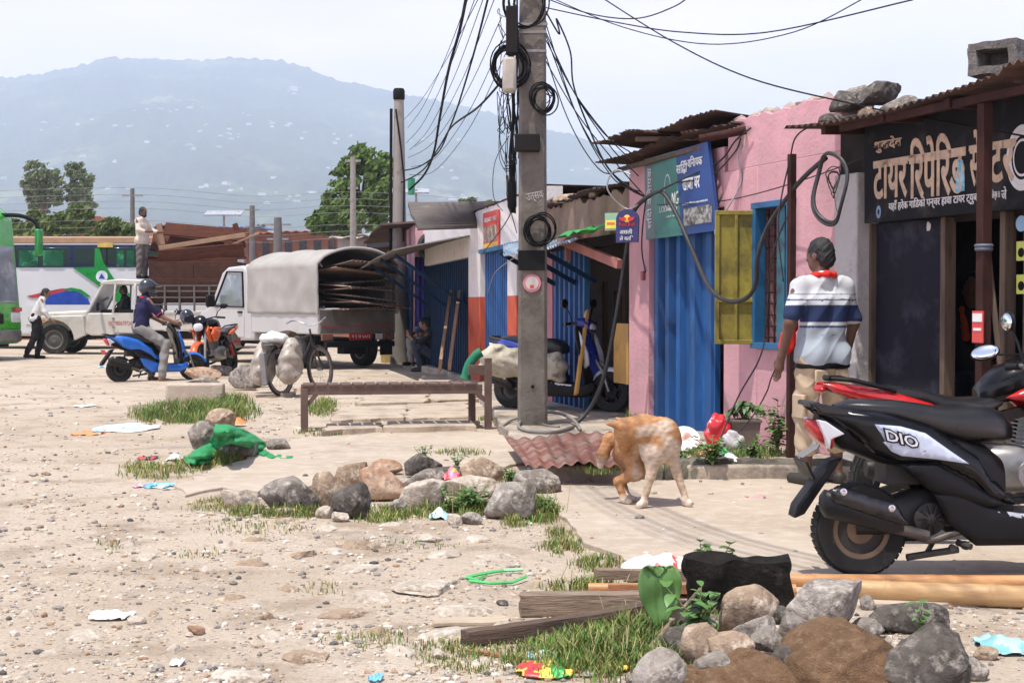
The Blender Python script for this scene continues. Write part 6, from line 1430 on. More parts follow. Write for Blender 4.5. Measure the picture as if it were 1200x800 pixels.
# ---- bicycle with two sacks, seen from behind
p = G(326, 466); t = thing('bicycle', 'old bicycle carrying two bulging plastic sacks', 'bicycle', (p.x, p.y + .3, 0), R(62))
t.rotation_euler = (R(-5), 0, R(66))
for x in (0, 1.05): 
    w_ = wheel(t, x, .34, .34, .04, .315, steel, spokes=0, disc=False, thin=True, ns=44); b = MB()
    for i in range(24): a = i * math.pi / 12; b.tube([(x, (-.02 if i % 2 else .02), .34), (x + .315 * math.cos(a), 0, .34 + .315 * math.sin(a))], .0015, 4)
    b.lathe([(0, -.04), (.025, -.04), (.025, .04), (0, .04)], 10, M=Matrix.Translation((x, 0, .34)) @ RY); b.build('spokes', steel, w_)
b = MB()
for a, c in (((.42, 0, .30), (.32, 0, .82)), ((.42, 0, .30), (.88, 0, .76)), ((.34, 0, .74), (.86, 0, .84)), ((.88, 0, .74), (.85, 0, .92)), ((0, .05, .34), (.34, .02, .74)), ((0, -.05, .34), (.34, -.02, .74)), ((0, .05, .34), (.42, .03, .30)), ((0, -.05, .34), (.42, -.03, .30)), ((.88, .0, .76), (1.05, .05, .34)), ((.88, 0, .76), (1.05, -.05, .34))): b.tube([a, c], .015, 8)
b.build('frame', mat('bicycle_frame', (.05, .035, .03), rough=.5, var=.3), t)
b = MB(); b.tube(smooth_pts([Vector(v) for v in ((.72, -.30, 1.02), (.86, -.27, 1.06), (.92, -.12, 1.0), (.86, 0, .97), (.92, .12, 1.0), (.86, .27, 1.06), (.72, .30, 1.02))], 4), .012, 8); b.build('handlebar', chrome, t)
b = MB(); b.sec([(.18,.87,.09,.03,2.5),(.24,.87,.10,.04,2.5),(.36,.865,.05,.03,2.5),(.46,.86,.025,.02,2)], 16); b.build('saddle', mat('saddle_brown', (.09, .05, .035), rough=.6), t, smooth=60)
b = MB(); b.box((-.02, 0, .72), (.42, .14, .015)); b.tube([(0, .07, .34), (-.1, .07, .72)], .006, 6); b.tube([(0, -.07, .34), (-.1, -.07, .72)], .006, 6); b.build('rack', steel, t)
b = MB(); b.prism([(-.40, .18), (-.34, .22), (-.36, .62), (-.41, .60)], -.04, .04); b.build('mudguard', steel, t)
b = MB(); b.tube([(.42, -.1, .30), (.42, .1, .30)], .012, 8); b.build('crank', steel, t)
plas = mat('sack_plastic', (.36, .31, .25), rough=.4, var=.25, scale=8, col2=(.56, .53, .50), amt=.45, scale2=9, soft=.08, col3=(.15, .11, .08), amt3=.42, scale3=9)
BT = Matrix.Translation(t.location) @ t.rotation_euler.to_matrix().to_4x4()
for i, (sd_, lb_, c_) in enumerate(((1, 'left bulging dirty plastic sack slung on the bicycle', 0), (-1, 'right bulging dirty plastic sack slung on the bicycle', .03))):
    s = SDF(.06); s.ell((0, 0, -.05), (.21, .14, .26)); s.ell((.03, 0, .16), (.14, .10, .14)); s.ell((-.04, 0, -.14), (.19, .14, .17))
    tag(s.build('plastic_sack', plas, .014, disp=lambda X, Y, Z: .012 * np.sin(X * 19 + 2 * np.sin(Z * 17) + Y * 11) + .009 * np.sin(Z * 26 + 3 * np.sin(Y * 17 + X * 9 + i)), loc=BT @ Vector((-.05, sd_ * .22, .48)), rz=R(66)), lb_, 'sack')
s = SDF(.05); s.ell((0, 0, 0), (.22, .2, .07)); s.ell((.05, .1, .03), (.12, .12, .06)); tag(s.build('plastic_bundle', mat('white_plastic', (.68, .68, .68), rough=.4, var=.1, col2=(.3, .4, .5), amt=.36, scale2=9), .014, disp=lambda X, Y, Z: .012 * np.sin(X * 22 + 3 * np.sin(Y * 17)), loc=BT @ Vector((-.05, 0, .80)), rz=R(66)), 'white plastic bundle tied on top of the bicycle rack', 'bundle')

# ---- helper for four wheelers: x forward, origin on the ground under the rear axle
def car_wheel(parent, x, y, r=.36, w=.22, m=None, ns=36):
    o = wheel(parent, x, r, r, w, r * .62, m or mat('truck_rim', (.20, .19, .18), rough=.6, metal=.3), y=y, spokes=0, thin=True, ns=ns)
    b = MB(); b.lathe([(0, .02), (r * .2, .03), (r * .22, -.0), (r * .5, -.03), (r * .58, .02)], 24, M=Matrix.Translation((x, y + math.copysign(w * .32, y), r)) @ RY @ Matrix.Diagonal((1, 1, -math.copysign(1, y), 1)), cap=False); b.build('hub', mat('truck_hub', (.10, .095, .09), rough=.6), o); return o

truck_w = mat('truck_white', (.56, .535, .49), rough=.4, var=.06, scale=2, col2=(.38, .34, .29), amt=.36, scale2=2.5, soft=.14, spec=.5)
# ---- pale jeep pickup, side on, nose to the left
YB = 36.4; k_ = YB / F; xr = (262 - 600) * k_
t = thing('jeep_pickup', 'cream white jeep pickup loaded with wooden furniture, nose to the left', 'pickup truck', (xr, YB + .75, 0), math.pi)
X_ = lambda px: (262 - px) * k_; Z_ = lambda py: 1.25 - (py - 358) * k_
# cab side outline
cab_o = [(X_(100),.62),(X_(103),1.0),(X_(134),1.12),(X_(130), 1.12),(X_(122),1.80),(X_(126),1.88),(X_(171),1.92),(X_(174),1.86),(X_(174),.50),(X_(112),.48)]
b = MB(); hw = .82
b.prism([(X_(99),.55),(X_(104),1.06),(X_(174),1.06),(X_(174),.50),(X_(108),.48)], -hw, hw); 
cb_ = b.build('body', truck_w, t, bevel=.03)
b = MB(); b.prism([(X_(44),.62),(X_(42),1.02),(X_(50),1.08),(X_(104),1.14),(X_(106),.6)], -.62, .62); b.build('hood', truck_w, t, bevel=.06, seg=3)
for sd_ in (-1, 1):
    b = MB(); xw = X_(64); arch = [(xw + .52 * math.cos(a), .36 + .52 * math.sin(a)) for a in [math.pi * i / 12 for i in range(13)]]
    poly = [(X_(40), .46), (X_(40), .94), (X_(98), 1.0), (X_(100), .46)] 
    full = [(X_(40), .50), (X_(41), .92), (X_(47), .98), (X_(98), 1.0), (X_(102), .50)] + [(xw - .50, .50)] + arch[::-1][1:-1] + [(xw + .50, .50)]
    full = [(X_(40), .56), (X_(41), .92), (X_(47), .98), (X_(98), 1.0), (X_(102), .50)] + [(p_[0], p_[1]) for p_ in arch[::-1] if p_[0] < X_(41)]
    b.prism(full, sd_ * .60, sd_ * .86); b.build('fender', truck_w, t, bevel=.03)
    b = MB(); b.prism([(X_(133),.60),(X_(133),1.04),(X_(133) - 0, 1.06),(X_(170),1.06),(X_(170),.56),(X_(137),.56)], sd_ * .822, sd_ * .835)
    d_ = b.build('door', truck_w, t, bevel=.006)
    b = MB(); b.box((X_(166), sd_ * .85, .95), (.14, .02, .03)); b.build('handle', blackp, d_)
    b = MB()
    for zz_ in (.7, .92): b.box((X_(134), sd_ * .845, zz_), (.06, .02, .05))
    b.build('hinge', steel, d_)
    b = MB(); b.box((X_(122) + .1, sd_ * .95, 1.22), (.05, .14, .22)); b.build('mirror', blackp, t, bevel=.02)
    b = MB(); b.box((X_(51), sd_ * .868, .88), (.14, .02, .05)); b.build('indicator', lens_o, t)
# greenhouse: pillars and roof
b = MB(); fr0, fr1 = X_(102), X_(121); zt_ = 1.80
for sd_ in (-1, 1):
    b.bar((fr0, sd_ * .76, 1.05), (fr1, sd_ * .72, zt_), .07, .07); b.bar((X_(133), sd_ * .80, 1.05), (X_(131) - .1, sd_ * .74, zt_), .05, .06); b.bar((X_(159), sd_ * .80, 1.05), (X_(159), sd_ * .74, zt_), .07, .12); b.bar((X_(172), sd_ * .80, 1.05), (X_(172), sd_ * .74, zt_), .07, .10)
b.prism([(fr1 + .10, 1.78), (fr1 + .02, 1.88), (X_(140), 1.93), (X_(172), 1.90), (X_(174), 1.78)], -.76, .76); b.build('roof', truck_w, t, bevel=.03)
b = MB(); b.bar((fr0 - .01, 0, 1.06), (fr1 - .01, 0, 1.80), 1.42, .012); b.build('windscreen', mat('pale_glass', (.45, .48, .50), rough=.1, var=.05, spec=.8), t)
b = MB(); b.box((X_(172.5), 0, 1.42), (.02, 1.4, .6)); b.box((X_(145), 0, 1.1), (1.2, 1.4, .1)); b.box((X_(160), -.1, 1.25), (.14, 1.2, .5)); b.build('cab_interior', blackp, t)
b = MB(); b.torus(.18, .018, 22, 6, M=Matrix.Translation((X_(131), .35, 1.18)) @ Matrix.Rotation(R(60), 4, 'Y')); b.build('steering_wheel', blackp, t)
b = MB(); b.prism([(X_(175),.62),(X_(175),1.12),(X_(300),1.12),(X_(300),.62)], -.86, .86); b.build('cargo_bed', truck_w, t, bevel=.015)
b = MB()
for z in (.66, 1.08): b.box(((X_(175) + X_(300)) / 2, .868, z), (X_(175) - X_(300) - .02, .02, .05))
b.build('bed_rib', truck_w, t)
rk = MB(); 
for sd_ in (-.84, .84):
    for i in range(8): x = X_(177) + (X_(298) - X_(177)) * i / 7; rk.bar((x, sd_, 1.1), (x, sd_, 1.78), .045)
    for z in (1.28, 1.46, 1.62, 1.76): rk.bar((X_(177), sd_, z), (X_(298), sd_, z), .035)
for z in (1.28, 1.46, 1.62, 1.76): rk.bar((X_(177), -.84, z), (X_(177), .84, z), .035)
rk.build('cargo_rack', mat('rack_grey', (.10, .09, .085), rough=.6, var=.3), t)
b = MB(); b.box(((X_(50) + X_(298)) / 2, 0, .5), (X_(50) - X_(298), .8, .16)); b.box((X_(39), 0, .52), (.1, 1.6, .14)); b.box((X_(95), .5, .42), (.5, .5, .08)); b.build('chassis', blackp, t, bevel=.01)
for x in (X_(64), X_(258)):
    for sd_ in (-.72, .72): car_wheel(t, x, sd_, .385, .24)
M_ = Matrix.Translation((X_(143), .838, .80)) @ Matrix.Rotation(math.pi, 4, 'Z') @ RY
text('lettering', 'MO:9806797242', M_, .1, mat('red_lettering', (.40, .05, .04), rough=.6), t, 29 * k_, 5.0 * k_)
# furniture on the bed
fw_ = mat('furniture_wood', (.085, .032, .020), rough=.75, spec=.12, var=.25, scale=3, stretch=(1, 6, 6), col2=(.12, .045, .028), amt=.42, soft=.12)
fw2 = mat('pale_wood', (.30, .18, .11), rough=.7, var=.2, scale=3)
def frn(name, label, m, boxes, loc, rot=(0, 0, 0)):
    b = MB()
    for c, s_ in boxes: b.box(c, s_)
    o = b.build(name, m, loc=loc, bevel=.008); o.rotation_euler = rot; return tag(o, label, 'furniture', 'wooden furniture loaded on the pickup')
Q = lambda px, py, dy=0: P(px, py, YB + .6 + dy)
W_ = 84 * k_
frn('bed_headboard', 'wide reddish headboard lying slanted on top of the load', fw_, [((0, 0, 0), (W_ * 1.22, .06, .8)), ((-W_ * .56, 0, .02), (.09, .1, .8)), ((W_ * .56, 0, .02), (.09, .1, .8)), ((0, -.04, .38), (W_ * 1.1, .06, .06))], Q(229, 282, .2), (R(-35), R(3), 0))
frn('bed_headboard', 'second headboard leaning behind the slanted one', fw_, [((0, 0, 0), (W_ * .95, .06, .55)), ((-W_ * .48, 0, .05), (.08, .09, .75)), ((W_ * .48, 0, .0), (.08, .09, .6))], Q(236, 280, .7), (R(12), R(-2), R(3)))
frn('wooden_rail', 'long pale wooden rail laid across the top of the load', fw2, [((0, 0, 0), (102 * k_, .08, .12))], Q(237, 283, -.35), (0, R(-9), R(2)))
frn('wooden_board', 'broad brown board lying flat under the headboards', fw_, [((0, 0, 0), (W_ * 1.25, 1.3, .07)), ((0, -.62, -.07), (W_ * 1.25, .06, .16))], Q(232, 302, .2), (0, R(-1), 0))
frn('cupboard', 'brown cupboard lying on the pickup bed under the boards', mat('dark_brown_wood', (.06, .028, .020), rough=.75, spec=.12, var=.3), [((0, 0, 0), (W_ * 1.25, 1.45, .72)), ((-.5, -.73, 0), (1.0, .03, .6)), ((.65, -.73, 0), (1.0, .03, .6))], Q(234, 324, .15), (0, 0, 0))
frn('wardrobe', 'dark brown wardrobe lying lowest inside the pickup rack', mat('dark_brown_wood', (1, 1, 1)), [((0, 0, 0), (W_ * 1.28, 1.5, .62)), ((-.7, -.76, 0), (.7, .02, .5)), ((.5, -.76, 0), (1.1, .02, .5))], Q(235, 341, .15))
frn('side_board', 'slanting brown bed side lying over the headboards', fw_, [((0, 0, 0), (W_ * 1.15, .06, .34))], Q(240, 272, .0), (R(-20), R(5), R(-3)))
frn('side_board', 'brown bed side leaning low across the front of the load', fw_, [((0, 0, 0), (W_ * 1.2, .06, .40))], Q(236, 298, -.45), (R(14), R(-5), 0))
frn('broken_board', 'thin broken board sticking out over the tail of the load', fw2, [((0, 0, 0), (1.1, .2, .05))], Q(281, 283, -.1), (0, R(-24), R(8)))
for i, (a_, c_, w_) in enumerate((((186, 262), (191, 287), .14), ((275, 262), (286, 290), .13), ((265, 282), (268, 297), .1), ((183, 275), (188, 292), .08))):
    b = MB(); b.bar(Q(*a_), Q(*c_), w_, .07, up=(0, 1, 0)); tag(b.build('wooden_post', fw2 if i != 1 else fw_, bevel=.006), ['pale wooden leg sticking up by the standing man', 'brown wooden leg slanting at the tail end of the load', 'short pale leg in the middle of the load', 'small pale leg beside the standing man'][i], 'furniture', 'wooden furniture loaded on the pickup')

# ---- grey-white pickup with canvas, seen from behind its left
hd = Vector((-.60, .80, 0)); rzp = math.atan2(hd.y, hd.x)
pr = G(414, 431); 
t = thing('canvas_pickup', 'grey white pickup with canvas cover full of corrugated sheets', 'pickup truck', (0, 0, 0), rzp)
car_g = mat('pickup_silver', (.50, .49, .475), rough=.35, var=.06, scale=2, col2=(.38, .35, .32), amt=.36, scale2=2, soft=.15)
canv = mat('canvas', (.35, .335, .31), rough=.9, var=.10, scale=2.5, col2=(.30, .28, .25), amt=.4, scale2=2, soft=.15, bump=.15, bscale=12)
# place: left rear corner of the bed at px 378, right rear at px 460, y bottom
Y0 = 27.9; cl_ = P(374, 400, Y0); cr_ = P(462, 400, Y0 + .78); mid = (cl_ + cr_) / 2; t.location = (mid.x + hd.x * .98, mid.y + hd.y * .98, 0); t.scale = (1.1, 1.04, 1.11)
HW = .86; xt = -.9; xc_ = 1.75
b = MB(); b.prism([(xt, .62), (xt, 1.08), (xc_ - .05, 1.08), (xc_ - .05, .62)], -HW, HW); b.build('cargo_bed', car_g, t, bevel=.02)
b = MB(); b.box((xt - .012, 0, .84), (.02, HW * 1.9, .42)); tgm = b.build('tailgate', mat('tailgate_grey', (.13, .115, .105), rough=.6, var=.3, scale=4), t, bevel=.01)
b = MB(); b.box((xt - .026, 0, .76), (.006, HW * 1.85, .02)); b.build('red_line', mat('red_line', (.4, .04, .04), rough=.5), tgm)
for sd_ in (-1, 1): b = MB(); b.box((xt - .03, sd_ * .68, .57), (.05, .24, .13)); b.build('tail_lamp', mat('worn_lamp', (.20, .10, .07), rough=.3), t, bevel=.01)
b = MB(); b.box((xt - .03, -.05, .57), (.02, .50, .13)); np_ = b.build('number_plate', mat('plate_red', (.42, .03, .03), rough=.5), t, bevel=.004)
Mp = Matrix.Translation((xt - .044, -.05, .57)) @ Matrix.Rotation(R(-90), 4, 'Z') @ RY
text('lettering', 'ग १ ज ५०८३', Mp, .1, swhite, np_, .4, .06)
b = MB(); b.box((xt - .05, -.45, .57), (.03, .14, .1)); b.build('white_plate', truck_w, t)
b = MB(); b.box((xt - .08, 0, .44), (.12, 1.5, .1)); b.box((1.2, 0, .46), (4.0, .9, .16)); b.box((xt + .2, 0, .35), (.25, .5, .18)); b.build('chassis', blackp, t, bevel=.01)
# canvas hood with sagging folds
def hood(u, v):
    a = -1.12 + 2.24 * v; x = xt + (xc_ - xt + .05) * u; w_ = HW + .02
    if v < .30: q = v / .30; y, z = -w_, .98 + (1.86 - .98) * q
    elif v > .70: q = (1 - v) / .30; y, z = w_, .98 + (1.86 - .98) * q
    else: q = (v - .30) / .40; y = -w_ + 2 * w_ * q; z = 1.86 + .30 * math.sin(math.pi * q) ** .6
    dz = .03 * math.sin(u * 3 * math.pi) ** 2 * (1 if .3 < v < .7 else .2); f = .018 * noise.noise(Vector((u * 7, v * 9, 2))) + .012 * math.sin(u * 40 + v * 6) * max(0, .3 - min(v, 1 - v))
    return Vector((x, y + (f if v < .3 or v > .7 else 0) * 1.5, z - dz + f))
b = MB(); b.grid(hood, 50, 60); b.grid(lambda u, v: Vector((xc_ + .05, -HW + 2 * HW * u, 1.0 + (.86 + .28 * math.sin(math.pi * u) ** .6) * v)), 16, 6); cv = b.build('canvas_cover', canv, t, smooth=70, thick=.012)
b = MB(); b.tube([hood(.0, v / 30) + Vector((-.01, 0, 0)) for v in range(31)], .028, 8); b.build('canvas_hem', canv, cv)
b = MB(); b.bar((xt + .02, -HW - .02, 1.1), (xc_, -HW - .02, 1.1), .012, .03); b.build('canvas_rope', rust, cv)
b = MB(); b.grid(lambda u, v: Vector((xt + .12 + .12 * math.sin(u * 9), -HW + .05 + .05 * u, 1.1 + .9 * v)), 8, 4); b.build('rolled_flap', canv, cv, thick=.02)
# cab
b = MB(); b.prism([(1.78, .46), (1.78, 1.12), (2.0, 1.84), (2.25, 1.90), (2.85, 1.88), (3.1, 1.78), (3.62, 1.16), (3.75, 1.10), (4.15, .98), (4.25, .80), (4.25, .44), (3.85, .42)], -.80, .80); b.prism([(1.74, .46), (1.74, 1.90), (2.1, 1.93), (2.1, .46)], -.79, .79); b.build('cab', car_g, t, bevel=.05, seg=3)
for sd_ in (-1, 1):
    b = MB(); b.prism([(2.16, 1.14), (2.20, 1.72), (2.82, 1.74), (3.36, 1.16)], sd_ * .803, sd_ * .812); wn = b.build('side_window', mat('window_glass', (.16, .19, .18), rough=.08, spec=.8, var=.3, scale=3, col2=(.42, .46, .44), amt=.42, scale2=2), t, bevel=.01)
    b = MB(); pts = [(2.12, 1.10), (2.16, 1.77), (2.84, 1.79), (3.44, 1.12)]
    for (a0, a1), (c0, c1) in zip(pts, pts[1:] + pts[:1]): b.bar((a0, sd_ * .813, a1), (c0, sd_ * .813, c1), .025, .035, up=(0, 1, 0))
    b.build('window_seal', blackp, wn)
    b = MB(); b.prism([(2.10, .52), (2.12, 1.10), (3.42, 1.10), (3.40, .80), (3.10, .52)], sd_ * .80, sd_ * .815); d_ = b.build('door', car_g, t, bevel=.012)
    b = MB(); b.box((2.25, sd_ * .825, 1.0), (.18, .03, .04)); b.build('handle', blackp, d_)
    b = MB(); b.box((3.28, sd_ * .98, 1.22), (.08, .2, .24)); b.build('mirror', blackp, t, bevel=.03)
    car_wheel(t, 0, sd_ * .70, .36, .23); car_wheel(t, 3.35, sd_ * .72, .35, .21)
    b = MB(); b.box((xt + .12, sd_ * .72, .40), (.012, .28, .34)); b.build('mud_flap', blackp, t)
TP = Matrix.Translation(t.location) @ Matrix.Rotation(rzp, 4, 'Z') @ Matrix.Diagonal((1.1, 1.04, 1.11, 1)); cs = mat('load_sheet', (.34, .24, .17), rough=.7, var=.3, scale=4, col2=(.34, .28, .23), amt=.4, scale2=4); cs2 = mat('load_sheet_dark', (.15, .10, .08), rough=.7, var=.3, scale=4)
for i in range(9):
    z = 1.06 + .085 * i; r = random.Random(i + 60); b = MB(); ov = -.15 - r.uniform(0, .65); bend = r.uniform(-.16, .16); tl_ = r.uniform(-.13, .13); yo = r.uniform(-.12, .12) - .1; wd = .5 + r.uniform(0, .22)
    def sheetp(u, v): y = yo - wd + 2 * wd * u; return TP @ Vector((xt + ov + 2.3 * v, y, z + .012 * math.sin(y / .09 * 6.28) + (bend * (1 - v) ** 2) + tl_ * (u - .5)))
    b.grid(sheetp, 80, 8); tag(b.build('corrugated_sheet', cs if i % 2 else cs2, smooth=70, thick=.006), 'corrugated sheet stacked in the open back of the canvas pickup', 'metal sheet', 'sheets loaded in the canvas pickup')

# ---- buses
def bus(name, label, loc, rz, L, paint, belt, roofm, H=3.15, W=2.45, b0=1.55, b1=2.72):
    t = thing(name, label, 'bus', loc, rz)   # x forward, origin mid rear on the ground
    b = MB(); b.prism([(0, .38), (-.05, 1.2), (.02, 2.9), (.25, H), (L - .5, H), (L - .18, H - .25), (L, 1.25), (L + .04, .8), (L, .36)], -W / 2, W / 2); b.build('body', paint, t, bevel=.09, seg=3)
    b = MB(); b.prism([(.1, H - .18), (.3, H + .04), (L - .55, H + .04), (L - .3, H - .16)], -W / 2 - .012, W / 2 + .012); b.build('roof_band', roofm, t, bevel=.04)
    for sd_ in (-1, 1):
        b = MB(); b.prism([(.35, b0), (.35, b1), (L - .55, b1), (L - .32, b0)], sd_ * W / 2, sd_ * (W / 2 + .012)); gl = b.build('window_band', belt, t)
        n = 6
        for i in range(n):
            x0 = .5 + i * (L - 1.2) / n; b = MB(); b.box((x0 + (L - 1.2) / n / 2, sd_ * (W / 2 + .016), (b0 + b1) / 2), ((L - 1.2) / n - .16, .012, (b1 - b0) * .74)); b.build('pane', glass, gl, bevel=.02)
            b = MB(); b.box((x0 + (L - 1.2) / n / 2, sd_ * (W / 2 + .024), (b0 + b1) / 2), (.03, .01, (b1 - b0) * .74)); b.build('pane_bar', blackp, gl)
        for x in (L * .22, L * .80):
            b = MB(); b.lathe([(.52, 0), (.58, 0), (.58, .02), (.52, .02)], 30, M=Matrix.Translation((x, sd_ * (W / 2 + .01), .5)) @ RY, cap=False); car_wheel(t, x, sd_ * (W / 2 - .12), .48, .28, ns=28)
    b = MB(); b.box((L / 2, 0, .42), (L - .4, W - .4, .25)); b.build('chassis', blackp, t)
    b = MB(); b.prism([(L - .015, 1.30), (L - .17, 2.78), (L - .14, 2.80), (L + .022, 1.32)], -W / 2 + .12, W / 2 - .12); b.build('windscreen', mat('screen_glass', (.20, .23, .25), rough=.08, spec=.8, var=.3, scale=2, col2=(.42, .44, .45), amt=.4, scale2=1.5), t, bevel=.02)
    for sd_ in (-1, 1):
        b = MB(); b.prism([(L - .1, .82), (L + .05, .86), (L + .045, 1.1), (L - .12, 1.04)], sd_ * .75, sd_ * 1.15); b.build('headlight', lens_w, t, bevel=.03)
        b = MB(); b.box((L + .03, sd_ * 1.02, 1.16), (.08, .3, .1)); b.build('indicator', lens_r, t, bevel=.02)
    b = MB(); b.box((L + .06, 0, .55), (.12, W - .3, .28)); b.build('bumper', steel, t, bevel=.04)
    return t
bwht = mat('bus_white', (.62, .63, .66), rough=.4, var=.04, scale=1.2, coat=.2); bnav = mat('bus_navy', (.012, .022, .065), rough=.3, var=.1); bor = mat('bus_roof', (.36, .22, .13), rough=.6, var=.15)
bgr = mat('bus_green', (.012, .24, .045), rough=.3, coat=.4, var=.06); bblu = mat('bus_blue', (.02, .06, .36), rough=.35)
YU = 41.0; kb = YU / F; x0b = (268 - 600) * kb
t = bus('blue_white_bus', 'white bus with green and blue swoosh parked behind the jeep pickup', (x0b, YU + 1.25, 0), math.pi, 13.2, bwht, bnav, bor, H=3.2, b0=2.35, b1=3.0)
XB = lambda px: (268 - px) * kb; ZB = lambda py: 1.25 - (py - 358) * kb
def swoosh(name, pts, m, d=.02): b = MB(); b.prism([(XB(x), ZB(y)) for x, y in pts], 1.226, 1.226 + d); b.build(name, m, t)
swoosh('green_swoosh', [(86, 313.5), (111, 313), (112, 291), (117, 291), (122, 308), (136, 330), (152, 344), (152, 372), (134, 350), (112, 332)], bgr, .034)
swoosh('red_arc', [(32, 347), (52, 342), (72, 338), (84, 338), (72, 343), (55, 347), (38, 349)], mat('arc_red', (.42, .05, .07), rough=.4))
swoosh('green_arc', [(72, 339), (84, 337), (95, 339), (106, 347), (102, 348), (94, 343), (84, 340)], bgr, .024)
swoosh('blue_swoosh', [(49, 348), (62, 345), (76, 341), (88, 341), (96, 345), (103, 350), (106, 357), (49, 357)], bblu, .022)
swoosh('lower_panel', [(30, 357), (150, 357), (150, 380), (30, 380)], bwht, .021)
swoosh('yellow_plate', [(115, 285), (133, 284.5), (133, 290), (115, 290)], mat('plate_yellow', (.55, .40, .10), rough=.5), .038)
b = MB(); b.lathe([(0, 0), (.17, 0), (.17, -.02), (0, -.02)], 24, M=Matrix.Translation((XB(120), 1.262, ZB(324))) @ RY); em = b.build('round_emblem', mat('emblem_pale', (.62, .66, .75), rough=.5), t)
b = MB(); b.prism([(XB(120) - .09, ZB(324) - .06), (XB(120) + .09, ZB(324) - .06), (XB(120), ZB(324) + .09)], 1.284, 1.29); b.build('emblem_mark', bblu, em)
for px0, px1 in ((22, 46), (50, 76), (137, 146), (149, 158)):
    b = MB(); b.box(((XB(px0) + XB(px1)) / 2, 1.25, ZB(303)), (abs(XB(px0) - XB(px1)) * .92, .02, .46)); b.build('tinted_pane', mat('green_pane', (.02, .09, .055), rough=.1, spec=.8, var=.5, scale=2.5, col2=(.06, .30, .14), amt=.40, scale2=2, soft=.05), t)
# green bus, its nose reaching in at the left edge
hdg = Vector((.978, -.208, 0)); rg_ = math.atan2(hdg.y, hdg.x); Lg = 10.5
nose = G(-22, 424); nose.z = 0; nose.y = 32.2
org = nose - hdg * Lg
t = bus('green_bus', 'bright green bus with its nose and mirrors reaching in at left', (org.x, org.y, 0), rg_, Lg, mat('bus_lime', (.045, .33, .025), rough=.3, coat=.4, var=.06), bnav, bgr, H=3.55)
for sd_ in (-1, 1):
    b = MB(); b.tube(smooth_pts([Vector(v) for v in ((Lg - .45, sd_ * .9, 3.35), (Lg + .1, sd_ * 1.0, 3.34), (Lg + .45, sd_ * 1.08, 3.2), (Lg + .55, sd_ * 1.1, 3.0))], 4), .05, 8); ma = b.build('mirror_arm', gloss_k, t)
    b = MB(); b.box((Lg + .55, sd_ * 1.1, 2.72), (.12, .22, .62)); b.build('mirror', bgr, ma, bevel=.04)
b = MB(); b.torus(.14, .03, 20, 6, M=Matrix.Translation((Lg - .35, -1.232, .78)) @ RY @ Matrix.Diagonal((1, 1, .3, 1))); b.torus(.05, .02, 12, 6, M=Matrix.Translation((Lg - .35, -1.232, .78)) @ RY @ Matrix.Diagonal((1, 1, .3, 1))); b.build('wheel_emblem', mat('emblem_pale', (1, 1, 1)), t)
b = MB(); b.box((Lg + .04, -.2, .95), (.06, 1.2, .24)); b.build('grille', blackp, t, bevel=.02)
